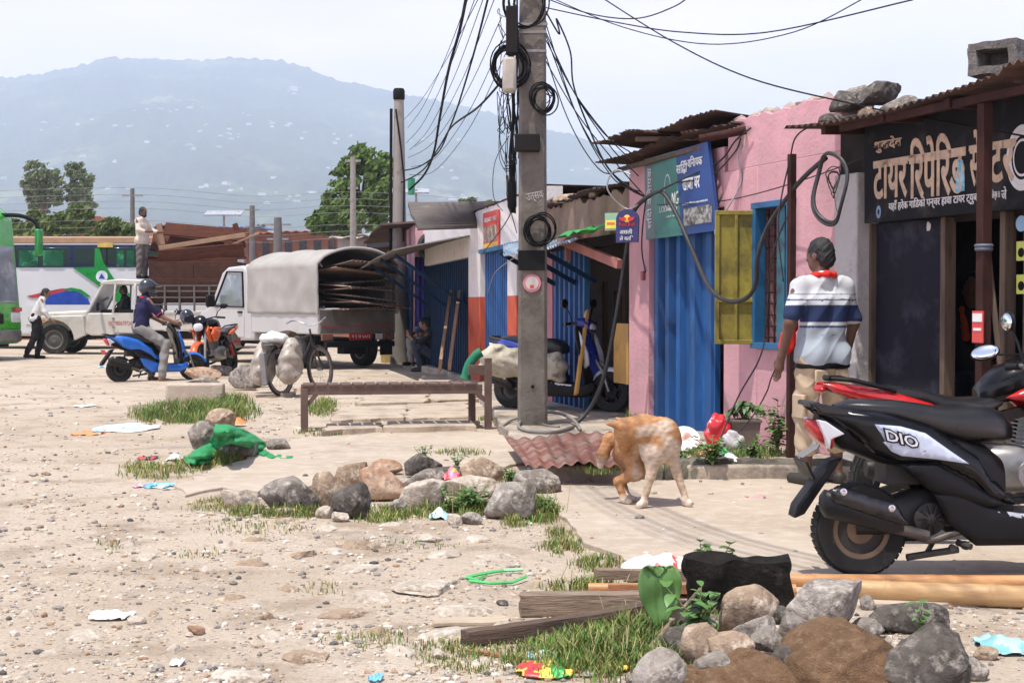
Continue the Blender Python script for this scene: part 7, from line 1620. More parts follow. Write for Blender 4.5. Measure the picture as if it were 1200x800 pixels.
# ------------------------------------------------------------------ people
def skin(n, c): return mat(n, c, rough=.55, var=.12, scale=9, spec=.4)
sk_d = skin('skin_dark', (.13, .065, .042)); sk_m = skin('skin_brown', (.21, .11, .07))
hair_m = mat('black_hair', (.012, .011, .011), rough=.7, var=.4, scale=60)
def cloth(n, c, **k): return mat(n, c, **{**dict(rough=.9, var=.12, scale=5, spec=.2, bump=.15, bscale=70), **k})
def lerp(a, b, t): return Vector(a).lerp(Vector(b), t)
STAND = dict(pel=(0,0,.95), wst=(0,0,1.08), chs=(0,0,1.28), nck=(0,0,1.46), hed=(.02,0,1.60), sh=(0,.185,1.41), el=(-.02,.25,1.13), wr=(.03,.27,.88), hd=(.05,.275,.79), hp=(0,.095,.92), kn=(.01,.105,.50), an=(-.02,.11,.09))
def person(label, loc, rz, J=None, R_=None, top=None, legs=None, skinm=sk_m, cell=.014, sleeve=.75, leg=1.0, hair=True, face=0, topcol=None, bare=False, shoe=None, hem=.0, scale=1, tuck=0, fingers=False, tilt=0, group=None):
    """J: joints for both sides (left y positive, mirrored), R_: overrides for the right side; face: head yaw"""
    A = {**STAND, **(J or {})}; B = {**A, **(R_ or {})}; t = thing('person', label, 'person', loc, rz, group); t.scale = (scale,) * 3
    def pt(k, s):
        if s > 0: return Vector(A[k])
        v = Vector(B[k]); return v if (R_ and k in R_) else Vector((v.x, -v.y, v.z))
    pel, wst, chs, nck, hed = (Vector(A[k]) for k in ('pel', 'wst', 'chs', 'nck', 'hed'))
    def torso(s, e=0):
        for y in (-.07, .07):
            o = Vector((0, y, 0)); s.cap(pel + o, wst + o * .8, .105 + e, .095 + e); s.cap(wst + o * .8, chs + o * 1.1, .095 + e, .105 + e)
        for q in (1, -1): s.cap(nck - Vector((0, 0, .02)), pt('sh', q) * .9 + chs * .1, .05 + e, .05 + e, k=.05)
    up = (hed - nck).normalized(); Rh = Matrix.Rotation(face, 3, 'Z')
    def hv(x, y, z): q = Rh @ Vector((x, y, 0)); return hed + q + up * z
    b = SDF(.03); torso(b, -.008); b.cap(nck - up * .03, hed - up * .05, .058, .052)
    b.ell(hed + up * .02, (.098, .076, .108), Rh); b.ell(hv(.035, 0, -.055), (.058, .055, .062), Rh); b.cap(hv(.088, 0, .01), hv(.108, 0, -.022), .010, .016, k=.012)
    for s in (-1, 1):
        b.ell(hv(-.01, s * .078, -.005), (.022, .010, .032), Rh, k=.008); b.ell(hv(.078, s * .032, .022), (.010, .013, .008), Rh, k=.006)
        sh, el, wr, hd = (pt(k, s) for k in ('sh', 'el', 'wr', 'hd')); hp, kn, an = (pt(k, s) for k in ('hp', 'kn', 'an'))
        b.cap(sh, el, .052, .040); b.cap(el, wr, .040, .027)
        d = (hd - wr).normalized(); sdv = d.cross(Vector((1, 0, 0)) if abs(d.x) < .8 else Vector((0, 0, 1))).normalized(); fw = sdv.cross(d)
        b.cap(wr, hd, .028, .034, k=.015); b.ell(hd, (.034, .034, .034), k=.012)
        for i, (o, L) in enumerate(((-.030, .072), (-.010, .084), (.011, .078), (.030, .060))):
            p0 = hd + fw * o * .9 + d * .02; p1 = p0 + d * L * .55 + sdv * .004 * s; p2 = p1 + d * L * .40 - sdv * .018; b.cap(p0, p1, .0105, .0095, k=.006); b.cap(p1, p2, .0095, .008, k=.005)
        th = wr + d * .03 + fw * .028; b.cap(th, th + d * .035 + fw * .026, .013, .011, k=.01); b.cap(th + d * .035 + fw * .026, th + d * .065 + fw * .028, .011, .009, k=.006)
        b.cap(hp, kn, .080, .055); b.cap(kn, lerp(kn, an, .35), .055, .056); b.cap(lerp(kn, an, .35), an, .056, .037)
        b.cap(an + Vector((-.03, 0, -.05)), an + Vector((.15, s * .015, -.065)), .036, .024, k=.03)
    lips = hv(.088, 0, -.058); b.ell(lips, (.012, .024, .008), Rh, k=.006)
    b.build('body', skinm, cell, t)
    if top:
        s = SDF(.035); torso(s, .014)
        if hem: s.cap(pel + Vector((0, -.075, hem)), pel + Vector((0, .075, hem)), .132, k=.06)
        s.cap(nck - up * .035, nck + up * .012, .068, .062, k=.02)
        for sd_ in (-1, 1):
            sh, el, wr = (pt(k, sd_) for k in ('sh', 'el', 'wr')); s.cap(sh * .96 + chs * .04 - Vector((0, 0, .012)), lerp(sh, el, min(1, sleeve)), .053, .066, k=.05)
            if sleeve > 1: s.cap(el, lerp(el, wr, sleeve - 1), .060, .046)
        zlo = pel.z + hem - .06
        s.build('shirt', top, cell, t, colf=topcol, disp=lambda X, Y, Z: .0035 * np.sin(Z * 24 + 3.4 * np.sin(Y * 8 + X * 6) + Y * 9) + .003 * np.sin(Y * 30 + 4 * np.sin(Z * 6 + X * 5)) + .009 * np.abs(np.sin(Z * 17 + 2.5 * np.sin(Y * 7) + X * 5 + Y * 6)) ** .5 - .007, clip=(lambda X, Y, Z: zlo - Z + 0 * X + 0 * Y) if not tuck else None)
    if legs:
        s = SDF(.03); dn = Vector((0, 0, -.06 if hem else 0)); s.cap(pel + dn + Vector((0, -.065, 0)), pel + dn + Vector((0, .065, 0)), .121)
        if not hem: s.cap(lerp(pel, wst, .5) + Vector((0, -.06, 0)), lerp(pel, wst, .5) + Vector((0, .06, 0)), .112)
        for sd_ in (-1, 1):
            hp, kn, an = (pt(k, sd_) for k in ('hp', 'kn', 'an')); s.cap(hp, kn, .100, .082)
            if leg > .5: s.cap(kn, lerp(kn, an, (leg - .5) * 1.9), .082, .078 if leg < .8 else .066)
        zb = pt('an', 1).z + (1 - leg) * 0 - .02
        s.build('trousers', legs, cell, t, disp=lambda X, Y, Z: .004 * np.sin(Z * 40 + 3 * np.sin(Y * 17 + X * 11)) + .004 * np.sin(X * 50 + 3 * np.sin(Z * 14)) + .010 * np.abs(np.sin(Z * 19 + 2.5 * np.sin(Y * 12 + X * 9))) ** .5 - .007)
    if hair:
        s = SDF(.02); s.ell(hed + up * .035 + Rh @ Vector((-.016, 0, 0)), (.100, .083, .105), Rh); s.ell(hv(-.055, 0, -.02), (.055, .07, .07), Rh); s.ell(hv(.11, 0, -.03), (.075, .10, .095), Rh, neg=True, k=.01)
        s.build('hair', hair_m, min(cell, .01), t, disp=lambda X, Y, Z: .0035 * np.sin(X * 190) * np.sin(Z * 170 + Y * 150) + .004 * np.sin(X * 75 + Z * 40) * np.sin(Y * 80 + Z * 60))
    if shoe:
        for sd_ in (-1, 1): s = SDF(.03); an = pt('an', sd_); s.cap(an + Vector((-.03, 0, -.045)), an + Vector((.16, sd_ * .015, -.055)), .047, .038); s.build('shoe', shoe, cell, t)
    return t, hv

# man with his back to the yard
def polo(v):
    z = v[:, 2]; c = np.tile(np.array([.56, .58, .60]), (len(v), 1)); c[z < 1.12] = (.36, .41, .46)  # bluish grey below the band paints shade on the lower back
    c[(z > 1.155) & (z < 1.27)] = (.025, .04, .10); c[(z > 1.30) & (z < 1.315)] = (.05, .07, .16); c[(z > 1.115) & (z < 1.13)] = (.05, .07, .14); c[(z > 1.345) & (z < 1.352)] = (.2, .23, .3); c[(z > 1.06) & (z < 1.067)] = (.2, .23, .3); return c
t, hv = person('man in striped polo shirt and khaki shorts standing with his back turned', (2.135, 9.78, .02), R(112), dict(sh=(0,.20,1.42), el=(-.03,.285,1.15), wr=(.06,.30,.91), hd=(.09,.30,.83), chs=(-.01,0,1.28), hed=(.035,0,1.615), hp=(0,.105,.92), kn=(.02,.12,.5), an=(0,.13,.09)),
    dict(el=(.02,-.275,1.14), wr=(.10,-.27,.90), hd=(.13,-.265,.82)), cloth('polo', (1, 1, 1), attr='coat', var=.08), cloth('khaki', (.46, .36, .25), var=.12, col2=(.38, .29, .2), amt=.36, soft=.16, scale2=14), sk_d, cell=.008, sleeve=.82, leg=.78, face=R(18), topcol=polo, hem=-.05, scale=.97, shoe=mat('sandal', (.03, .025, .02)))
red = cloth('red_scarf', (.62, .03, .02), rough=.75)
s = SDF(.03); s.k = .02
for i in range(14):
    a0, a1 = [math.pi * 2 * k / 14 for k in (i, i + 1)]; s.cap((-.005 + .072 * math.cos(a0), .078 * math.sin(a0), 1.475 - .015 * math.cos(a0)), (-.005 + .072 * math.cos(a1), .078 * math.sin(a1), 1.475 - .015 * math.cos(a1)), .018)
s.cap((.07, .06, 1.45), (.135, .14, 1.28), .028, .04); s.cap((.135, .14, 1.28), (.15, .20, .98), .045, .055); s.cap((.07, -.06, 1.45), (.14, -.08, 1.1), .028, .045)
s.build('scarf', red, .009, t, disp=lambda X, Y, Z: .006 * np.sin(Y * 90 + 3 * np.sin(Z * 20)))
b = MB(); b.torus(.158, .016, 30, 8, M=Matrix.Translation((0, 0, .845)) @ Matrix.Diagonal((.82, 1.24, 1.3, 1))); b.build('belt', blackp, t)
for c_, z_ in (((-.02, -.205, .56), (.14, .03, .17)), ((-.02, .205, .56), (.14, .03, .17)), ((-.118, .085, .76), (.02, .11, .12)), ((-.118, -.085, .76), (.02, .11, .12))): b = MB(); b.box(c_, z_); b.build('pocket', cloth('khaki', (1, 1, 1)), t, bevel=.01)

# scooter rider
RP = dict(pel=(.36,0,.88), wst=(.37,0,.98), chs=(.40,0,1.19), nck=(.43,0,1.38), hed=(.47,0,1.52), sh=(.42,.19,1.33), el=(.60,.25,1.08), wr=(.80,.32,.985), hd=(.86,.33,.965), hp=(.38,.11,.84), kn=(.70,.22,.62), an=(.62,.27,.09))
t, hv = person('rider in navy shirt and grey trousers sitting on the blue scooter', (BS.x, BS.y + .1, 0), RS, RP, None, cloth('navy_shirt', (.018, .018, .055)), cloth('grey_trousers', (.23, .225, .21)), sk_m, .014, .9, 1, hair=False)
b = MB(); b.ball((.475, 0, 1.55), (.145, .125, .145), 24, 16); b.sec([(.55,1.60,.11,.05,2.5),(.64,1.585,.10,.02,2.5),(.70,1.57,.07,.01,2.5)], 16); b.sec([(.46,1.46,.115,.06,3),(.56,1.44,.10,.06,3),(.62,1.44,.06,.05,3)], 16); hm_ = b.build('helmet', mat('helmet_dark', (.02, .024, .03), rough=.25, coat=.5, var=.1), t)
b = MB(); b.torus(.075, .018, 20, 8, M=Matrix.Translation((.435, 0, 1.385))); b.build('collar', cloth('red_trim', (.45, .02, .03)), t)
for s_ in (-1, 1):
    b = MB(); b.torus(.066, .008, 18, 6, M=Matrix.Translation((.585, s_ * .245, 1.11)) @ Vector((.18, s_ * .06, -.25)).to_track_quat('Z', 'Y').to_matrix().to_4x4()); b.build('sleeve_trim', cloth('red_trim', (1, 0, 0)), t)
text('lettering', 'CD', Matrix.Translation((.262, .03, 1.22)) @ Matrix.Rotation(R(-90), 4, 'Z') @ RY, .1, swhite, t, .09, .06)

# man standing on the loaded pickup
p = P(167, 329, YB + .3)
t, hv = person('bearded man in pale shirt standing up on the loaded jeep pickup', (p.x, p.y, 1.94), R(-25), dict(el=(.10,.25,1.17), wr=(.30,.22,1.13), hd=(.38,.21,1.13), hed=(.03,0,1.61)), None, cloth('cream_shirt', (.55, .48, .40)), cloth('grey_slacks', (.14, .125, .115)), sk_d, .016, 1.75, 1, scale=1.06, hem=-.06, shoe=blackp)
s = SDF(.01); s.ell(hv(.05, 0, -.085), (.062, .06, .045)); s.ell(hv(.085, 0, -.045), (.025, .035, .008)); s.build('beard', hair_m, .01, t)

# crouching man in black with a cap
SQ = dict(pel=(-.10,0,.28), wst=(-.10,0,.38), chs=(-.03,0,.60), nck=(.07,0,.75), hed=(.15,0,.88), sh=(.03,.18,.70), el=(.26,.17,.50), wr=(.40,.08,.64), hd=(.44,.05,.70), hp=(-.10,.09,.26), kn=(.30,.14,.52), an=(.20,.13,.09))
p = G(500, 436)
t, hv = person('man in black clothes and cap crouching on the ground near the planks', (p.x + .1, p.y + .25, 0), R(176), SQ, None, cloth('black_tee', (.018, .018, .022)), cloth('dark_jeans', (.035, .045, .065)), sk_m, .014, .8, .98, shoe=mat('sandal', (.03, .025, .02)), tuck=1, scale=1.02)
b = MB(); b.ball((.135, 0, .955), (.105, .09, .06), 20, 10); b.sec([(.19,.945,.08,.012,2.5),(.30,.925,.06,.008,2.5)], 14); b.build('cap', cloth('black_cap', (.012, .012, .014)), t)
# man seated behind him
SI = dict(pel=(0,0,.50), wst=(0,0,.62), chs=(.02,0,.84), nck=(.04,0,1.02), hed=(.07,0,1.16), sh=(.02,.185,.97), el=(.10,.24,.72), wr=(.32,.18,.62), hd=(.39,.16,.61), hp=(.02,.1,.48), kn=(.42,.14,.48), an=(.40,.14,.09))
p = P(506, 420, 27.9); p.z = ZP
t, hv = person('man in blue grey shirt sitting in the shade behind the crouching man', (p.x, p.y, .08), R(-140), SI, None, cloth('bluegrey_shirt', (.10, .13, .22)), cloth('grey_trousers', (.2, .2, .2)), sk_m, .016, 1.6, 1, shoe=blackp, tuck=1)
b = MB(); b.box((0, 0, .22), (.4, .4, .08))
for sx in (-.16, .16):
    for sy in (-.16, .16): b.box((sx, sy, .09), (.05, .05, .19))
tag(b.build('stool', woodp, loc=(p.x, p.y, .12), bevel=.006), 'low wooden stool under the man in blue grey', 'stool')
# man inside the tyre shop
w_ = TY.w(TY.x(1142, .75), .75, 0)
t, hv = person('man in dark clothes with an orange scarf sitting inside the dark tyre shop', (w_.x, w_.y, .20), R(-115), SI, None, cloth('dark_shirt', (.015, .015, .018)), cloth('dark_jeans', (.03, .04, .06)), sk_d, .014, 1.5, 1, shoe=blackp, tuck=1)
s = SDF(.02); s.cap((.10, .075, 1.02), (.15, .05, .80), .022, .03); s.cap((.08, -.075, 1.02), (.15, -.04, .82), .022, .03); s.cap((.0, .08, 1.04), (.10, .075, 1.02), .022); s.cap((0, -.08, 1.04), (.08, -.075, 1.02), .022); s.build('scarf', cloth('orange_scarf', (.55, .08, .03)), .012, t)
b = MB(); b.box((0, 0, .27), (.4, .4, .08))
for sx in (-.16, .16):
    for sy in (-.16, .16): b.box((sx, sy, .11), (.05, .05, .25))
tag(b.build('stool', woodp, loc=(w_.x, w_.y, .13), bevel=.006), 'low wooden stool inside the dark tyre shop', 'stool')
# driver and passer-by
p = P(140, 340, YB + .1)
person('driver seen as a dark figure behind the jeep pickup window', (p.x + .1, YB + .35, .48), math.pi, SI, None, cloth('dark_shirt', (1, 1, 1)), cloth('dark_jeans', (1, 1, 1)), sk_d, .02, 1.5, 1, tuck=1)
p = G(37, 425)
person('passer-by in white shirt and black trousers beside the green bus nose', (p.x * 1.06 - .02, 33.4, 0), R(20), dict(pel=(-.06,0,.93), chs=(.08,0,1.25), nck=(.13,0,1.42), hed=(.20,0,1.53), sh=(.10,.185,1.37), el=(.16,.22,1.10), wr=(.30,.18,.92), hd=(.36,.16,.88), kn=(.10,.1,.5), an=(.0,.11,.09)), dict(kn=(-.06,-.1,.5), an=(-.24,-.11,.12)), cloth('white_shirt', (.62, .61, .60)), cloth('black_trousers', (.015, .015, .017)), sk_m, .016, 1.7, 1, shoe=blackp)

# ------------------------------------------------------------------ dog
p = G(690 + 330 / 4.444, 480 + 503 / 4.444, .022)
s = SDF(.045)
s.ell((.065, .03, .40), (.118, .10, .118)); s.ell((.015, .0, .355), (.095, .085, .105)); s.ell((.0, .12, .42), (.13, .12, .10)); s.ell((-.09, .20, .395), (.11, .12, .11)); s.ell((-.135, .25, .33), (.072, .10, .11))
s.cap((.07, .02, .46), (-.06, .0, .475), .085, .082); s.cap((-.06, .0, .475), (-.155, -.0, .475), .082, .066)       # shoulder to neck
s.ell((-.165, .01, .455), (.062, .065, .070)); s.cap((-.165, .01, .44), (-.165, .09, .365), .052, .034, k=.03); s.cap((-.165, .09, .365), (-.16, .12, .335), .034, .026, k=.02)
for a in (((-.175, -.035, .495), (-.285, -.045, .512)),): s.cap(a[0], a[1], .042, .007, k=.012)
s.cap((-.165, .06, .50), (-.215, .10, .535), .032, .008, k=.012)
# front legs: far one (image right) and near one
s.cap((.105, .04, .37), (.155, .02, .20), .054, .028); s.cap((.155, .02, .20), (.205, .0, .05), .026, .019, k=.02); s.cap((.205, .0, .03), (.228, -.02, .018), .025, .022, k=.02)
s.cap((.005, -.03, .32), (-.015, -.05, .19), .052, .029); s.cap((-.015, -.05, .19), (-.055, -.06, .05), .027, .020, k=.02); s.cap((-.055, -.06, .03), (-.088, -.085, .018), .026, .023, k=.02)
# hind legs: thigh, hock, foot
s.cap((-.11, .20, .29), (-.085, .15, .19), .078, .050); s.cap((-.085, .15, .19), (-.20, .15, .135), .045, .027, k=.025); s.cap((-.20, .15, .135), (-.165, .13, .04), .025, .021, k=.02); s.cap((-.165, .13, .025), (-.135, .10, .018), .024, .022, k=.02)
s.cap((-.15, .31, .28), (-.10, .27, .18), .07, .045); s.cap((-.10, .27, .18), (-.165, .27, .13), .042, .026, k=.025); s.cap((-.165, .27, .13), (-.135, .24, .04), .024, .021, k=.02); s.cap((-.135, .24, .025), (-.10, .21, .018), .024, .022, k=.02)
s.cap((-.18, .30, .40), (-.245, .30, .385), .034, .036, k=.03); s.cap((-.245, .30, .385), (-.285, .29, .28), .036, .04, k=.02); s.cap((-.285, .29, .28), (-.30, .28, .22), .040, .022, k=.02)
def coat(v):
    n = np.array([noise.noise(Vector(q) * 11) for q in v]); n2 = np.array([noise.noise(Vector((q[0] * 22, q[1] * 30, q[2] * 60))) for q in v])
    x, y, z = v[:, 0], v[:, 1], v[:, 2]; org_ = np.array([.43, .225, .105]); wh = np.array([.62, .52, .42]); br = np.array([.29, .145, .07])
    def sm(t): return np.clip(t, 0, 1)[:, None]
    c = np.tile(org_, (len(v), 1))
    c = c + (br - c) * sm((.34 - z + n * .05) / .06) * sm((y - .12) / .05)
    chest = sm((.395 + .10 * n - z + np.maximum(0, .02 - y) * .4) / .05) * sm((.13 - y) / .04) * sm((x + .13) / .03); c = c + (wh - c) * chest * .8
    band = sm((.045 - np.abs(z - .47 - .25 * (x + .02)) + .02 * n) / .02) * sm((x + .12) / .03) * sm((.13 - x) / .03) * sm((.07 - y) / .05); c = c + (wh - c) * band * .7
    fl = sm((.31 - z) / .1) * sm((.10 - y) / .03); c = c + (np.array([.52, .38, .25]) - c) * fl * .55
    c = c + (wh - c) * sm((.075 - z + .02 * n) / .03)
    c = c + (wh - c) * sm((.285 - z) / .06) * sm((-.235 - x) / .02) * sm((y - .2) / .03)
    return np.clip(c * (1 + .34 * n2 + .18 * n)[:, None], .02, .9)
t = thing('dog', 'orange and white stray dog turned to nibble its own flank', 'dog', p)
s.build('body', mat('dog_coat', (1, 1, 1), rough=.85, attr='coat', var=.12, scale=60, spec=.2, bump=.25, bscale=140), .007, t, colf=coat, disp=lambda X, Y, Z: .0025 * np.sin(X * 160 + 3 * np.sin(Y * 60)) * np.sin(Z * 90 + X * 40))
# ------------------------------------------------------------------ poles and cables
pc = mat('pole_concrete', (.17, .15, .125), rough=.92, var=.25, scale=4, col2=(.09, .078, .062), amt=.45, scale2=3, soft=.12, col3=(.22, .18, .09), amt3=.26, scale3=1.2, bump=.5, bscale=30)
cable_m = mat('cable_black', (.008, .0078, .008), rough=.65, spec=.15)
NP = G(624, 497, ZP); 
t = thing('utility_pole', 'tall square concrete utility pole hung with black cables, nearest', 'utility pole', NP)
b = MB(); n = 24
b.loft([[Vector((sx * (.142 - .0045 * z), sy * (.12 - .004 * z), z)) for sx, sy in ((-1, -.8), (-.8, -1), (.8, -1), (1, -.8), (1, .8), (.8, 1), (-.8, 1), (-1, .8))] for z in [8.6 * i / n for i in range(n + 1)]]); b.build('shaft', pc, t, smooth=30)
def pz(py): return (P(624, py, NP.y).z - NP.z)
kk = NP.y / F
def pbox(name, x0, y0, x1, y1, dep, m, front=True, bev=.01): b = MB(); b.box((((x0 + x1) / 2 - 624) * kk, -.115 - dep / 2 if front else 0, pz((y0 + y1) / 2)), ((x1 - x0) * kk, dep, (y1 - y0) * kk)); return b.build(name, m, t, bevel=bev)
pbox('dark_band', 607, 294, 638, 317, .03, mat('band_black', (.012, .012, .012), rough=.8, spec=.15), bev=.004)
pbox('meter_box', 603, 160, 632, 180, .10, mat('box_dark', (.016, .014, .013), rough=.7, var=.3, spec=.15))
pbox('junction_box', 593, 14, 607, 68, .16, mat('box_dark', (1, 1, 1)))
bx = pbox('cable_box', 589, 72, 605, 112, .16, mat('box_cream', (.40, .37, .31), rough=.6, var=.15), bev=.03)
for py in (31, 40, 62): b = MB(); z = pz(py); b.box((0, -.0, z), (.292 - .009 * z, .25 - .008 * z, .025)); b.build('steel_strap', steel, t)
b = MB(); b.lathe([(0, 0), (.085, 0), (.085, .006), (0, .006)], 28, M=Matrix.Translation(((623 - 624) * kk, -.122, pz(332))) @ RY); st = b.build('round_sticker', mat('sticker_pink', (.62, .20, .24), rough=.5), t)
b = MB(); b.lathe([(0, 0), (.062, 0), (.062, .009), (0, .009)], 28, M=Matrix.Translation(((623 - 624) * kk, -.122, pz(332))) @ RY); b.box(((623 - 624) * kk, -.134, pz(336)), (.035, .004, .03), mi=1); b.build('sticker_centre', [mat('sticker_pale', (.60, .55, .50), rough=.5), redp], st, smooth=30)
text('lettering', 'उत्सव', Matrix.Translation((.02, -.117, pz(232))) @ Matrix.Rotation(R(0), 4, 'Z') @ RY @ Matrix.Rotation(R(12), 4, 'Z'), .1, mat('chalk', (.45, .43, .40), rough=.9), t, .16, .09)
b = MB(); b.lathe([(0, 0), (.016, 0), (.016, .01), (0, .01)], 12, M=Matrix.Translation((0, -.12, pz(452))) @ RY); b.build('bolt_hole', dark, t)
def coil(px, py, r, k, label, seed, off=-.17):
    r_ = random.Random(seed); b = MB(); c = NP + Vector(((px - 624) * kk, off, pz(py)))
    for i in range(k):
        q = r * r_.uniform(.75, 1.05) * kk; dx, dz = r_.uniform(-.03, .03), r_.uniform(-.03, .03); b.tube([c + Vector((dx + q * math.cos(a) * .9, r_.uniform(-.02, .02), dz + q * 1.08 * math.sin(a))) for a in [2 * math.pi * j / 24 for j in range(25)]], .007, 5)
    tag(b.build('cable_coil', cable_m, smooth=180), label, 'cable')
coil(597, 82, 26, 9, 'large black cable coil hung left of the pole by the cream box', 1); coil(636, 118, 15, 7, 'small black cable coil hung on the right of the pole', 2); coil(632, 272, 17, 9, 'black cable coil hung low on the pole above the dark band', 3)
coil(616, 8, 30, 4, 'loose loops of cable at the top of the pole', 4)
def catn(name, pts, r, label, group=None, n=5, m=None): return cab(name, pts, r, m or cable_m, label, 'cable', group, n, 8)
gL = 'thin cables running from the near pole to the next pole'; rl = random.Random(12)
for (x0, y0, x1, y1, sg_) in ((548,0,478,150,14),(556,0,476,168,22),(566,0,480,176,26),(579,0,486,172,30),(588,20,478,185,34),(592,40,482,196,40),(560,0,474,140,10),(594,60,480,205,46)):
    catn('overhead_cable', [(x0, y0, 15.6), (x0 + (x1 - x0) * .4, y0 + (y1 - y0) * .42 + sg_ * .7, 21), (x0 + (x1 - x0) * .75, y0 + (y1 - y0) * .78 + sg_ * .6, 26), (x1, y1, 29.5)], .005, 'thin slack cable strung from the near pole to the second pole', gL)
catn('overhead_cable', [(547,-6,17),(538,38,19),(525,85,21),(515,140,24),(508,180,26),(497,205,28),(480,222,30)], .022, 'thickest twisted black cable dropping steeply left of the near pole')
catn('overhead_cable', [(573,-6,17),(556,60,19),(538,120,22),(527,150,24),(514,178,26),(492,195,28),(472,200,30)], .014, 'second thick black cable dropping left to the next pole')
catn('overhead_cable', [(590,93,14.9),(560,126,18),(530,148,22),(515,172,26),(495,200,28),(470,214,30)], .014, 'black cable curving from the cream box down to the next pole')
gR = 'thin cables fanning from the near pole to the shop signs'
for (x0, y0, x1, y1, sg_) in ((632,20,738,178,30),(634,26,757,232,46),(636,30,748,206,20),(634,10,752,225,60),(636,40,742,190,14),(633,60,756,230,8),(630,34,735,196,70)):
    catn('service_cable', [(x0, y0, 14.8), (x0 + (x1 - x0) * .33, y0 + (y1 - y0) * .38 + sg_ * .6, 14.4), (x0 + (x1 - x0) * .7, y0 + (y1 - y0) * .72 + sg_ * .7, 13.8), (x1, y1, 13.0)], .006, 'thin black cable drooping from the near pole to the shop sign', gR)
catn('service_cable', [(632,0,14.8),(655,40,14.6),(652,22,14.6),(668,60,14.5),(672,100,14.4),(690,150,14),(715,200,13.5),(757,232,13)], .009, 'kinked black cable on the right of the near pole')
catn('overhead_cable', [(634,-4,14.8),(690,16,14),(745,22,13),(790,8,12.4),(812,-8,12)], .006, 'spiral wrapped cable sagging at the top right of the pole')
catn('overhead_cable', [(634,8,14.8),(720,26,14),(800,38,13),(900,38,12),(1070,0,10)], .006, 'long cable sagging from the pole to the upper right sky')
catn('overhead_cable', [(640,-5,14.8),(730,32,14),(830,52,13),(930,38,12),(1015,-3,11)], .005, 'cable crossing behind the long sagging one')
catn('overhead_cable', [(700,-6,13),(790,50,12),(880,92,11),(1000,122,10),(1100,142,9.3),(1215,162,8.3)], .006, 'long thin cable crossing the sky down to the tyre shop canopy')
gH = 'short loose wires dangling from the near pole'
for i in range(20):
    x0, y0 = 600 + rl.uniform(-6, 40), rl.uniform(20, 190); dx, dy = rl.uniform(-22, 26), rl.uniform(40, 110)
    catn('loose_wire', [(x0, y0, 14.82), (x0 + dx * .9, y0 + dy * .35, 14.75), (x0 + dx, y0 + dy * .8, 14.75), (x0 + dx * .4, y0 + dy, 14.8)], .004, 'short loose wire dangling beside the near pole', gH, 4)
for i in range(9):
    x = 596 + i * 1.6; catn('drop_cable', [(x + rl.uniform(-3, 3), y_, 14.86 - .03 * (i % 4)) for y_ in range(-6, 170 + 22 * (i % 6), 32)], rl.uniform(.006, .012), 'black cable clipped down the left side of the near pole', 'cables running down the near pole', 5)
for j, (x0, x1, y0, y1) in enumerate(((584, 610, -4, 70), (580, 606, 40, 120), (582, 604, 90, 160), (588, 606, 130, 210), (592, 606, 170, 290), (604, 642, -4, 60), (606, 648, 40, 130), (612, 650, 90, 180))):
    r_ = random.Random(200 + j); P_ = [(r_.uniform(x0, x1), r_.uniform(y0, y1), 14.82 - r_.uniform(0, .25)) for _ in range(13)]
    P_.sort(key=lambda q: q[1] + r_.uniform(-30, 30)); catn('tangled_wire', P_, .0045, 'scribble of tangled thin wires hugging the near pole', 'tangled wires on the near pole', 4)
catn('drop_cable', [(598,60,14.8),(602,130,14.8),(598,190,14.8),(601,240,14.8)], .018, 'dark bundle of cables running down the left edge of the pole')
b = MB(); b.sec([(-.19,0,.02,.02,2.4),(-.12,0,.045,.045,2.4),(.12,0,.05,.05,2.4),(.19,0,.02,.02,2.4)], 14, M=Matrix.Rotation(R(90), 4, 'Y')); tag(b.build('cable_splice', cable_m, loc=P(600, 228, 14.78), smooth=60), 'black cable splice box hanging left of the pole', 'splice box')
catn('service_cable', [(600,246,14.8),(592,262,15.5),(575,285,18),(566,296,21)], .006, 'cable dropping from the splice to the white shop wall')
catn('service_cable', [(625,285,14.7),(605,300,15.5),(580,320,19),(572,345,21),(578,352,21)], .005, 'pale loose wire trailing over the blue shutters', m=mat('silver_wire', (1, 1, 1)))
# shadow casting lines that leave the pole overhead towards the photographer
for i in range(6):
    pts = []
    for (px, py), z in zip(((545 + i * 9, 436), (590 + i * 7, 470), (632 + i * 9, 522), (668 + i * 13, 575), (760 + i * 18, 628), (900 + i * 26, 672), (1120 + i * 30, 720)), (8.2, 7.9, 7.5, 7.1, 6.8, 6.5, 6.3)): g_ = G(px, py); pts.append(V(g_.x - SUN_OFF[0] * z, g_.y - SUN_OFF[1] * z, z))
    tag(MB().tube(smooth_pts(pts), .006 + .004 * (i % 3), 5).build('overhead_cable', cable_m, smooth=180), 'black cable strung high over the concrete path', 'cable', 'cables strung high over the path')

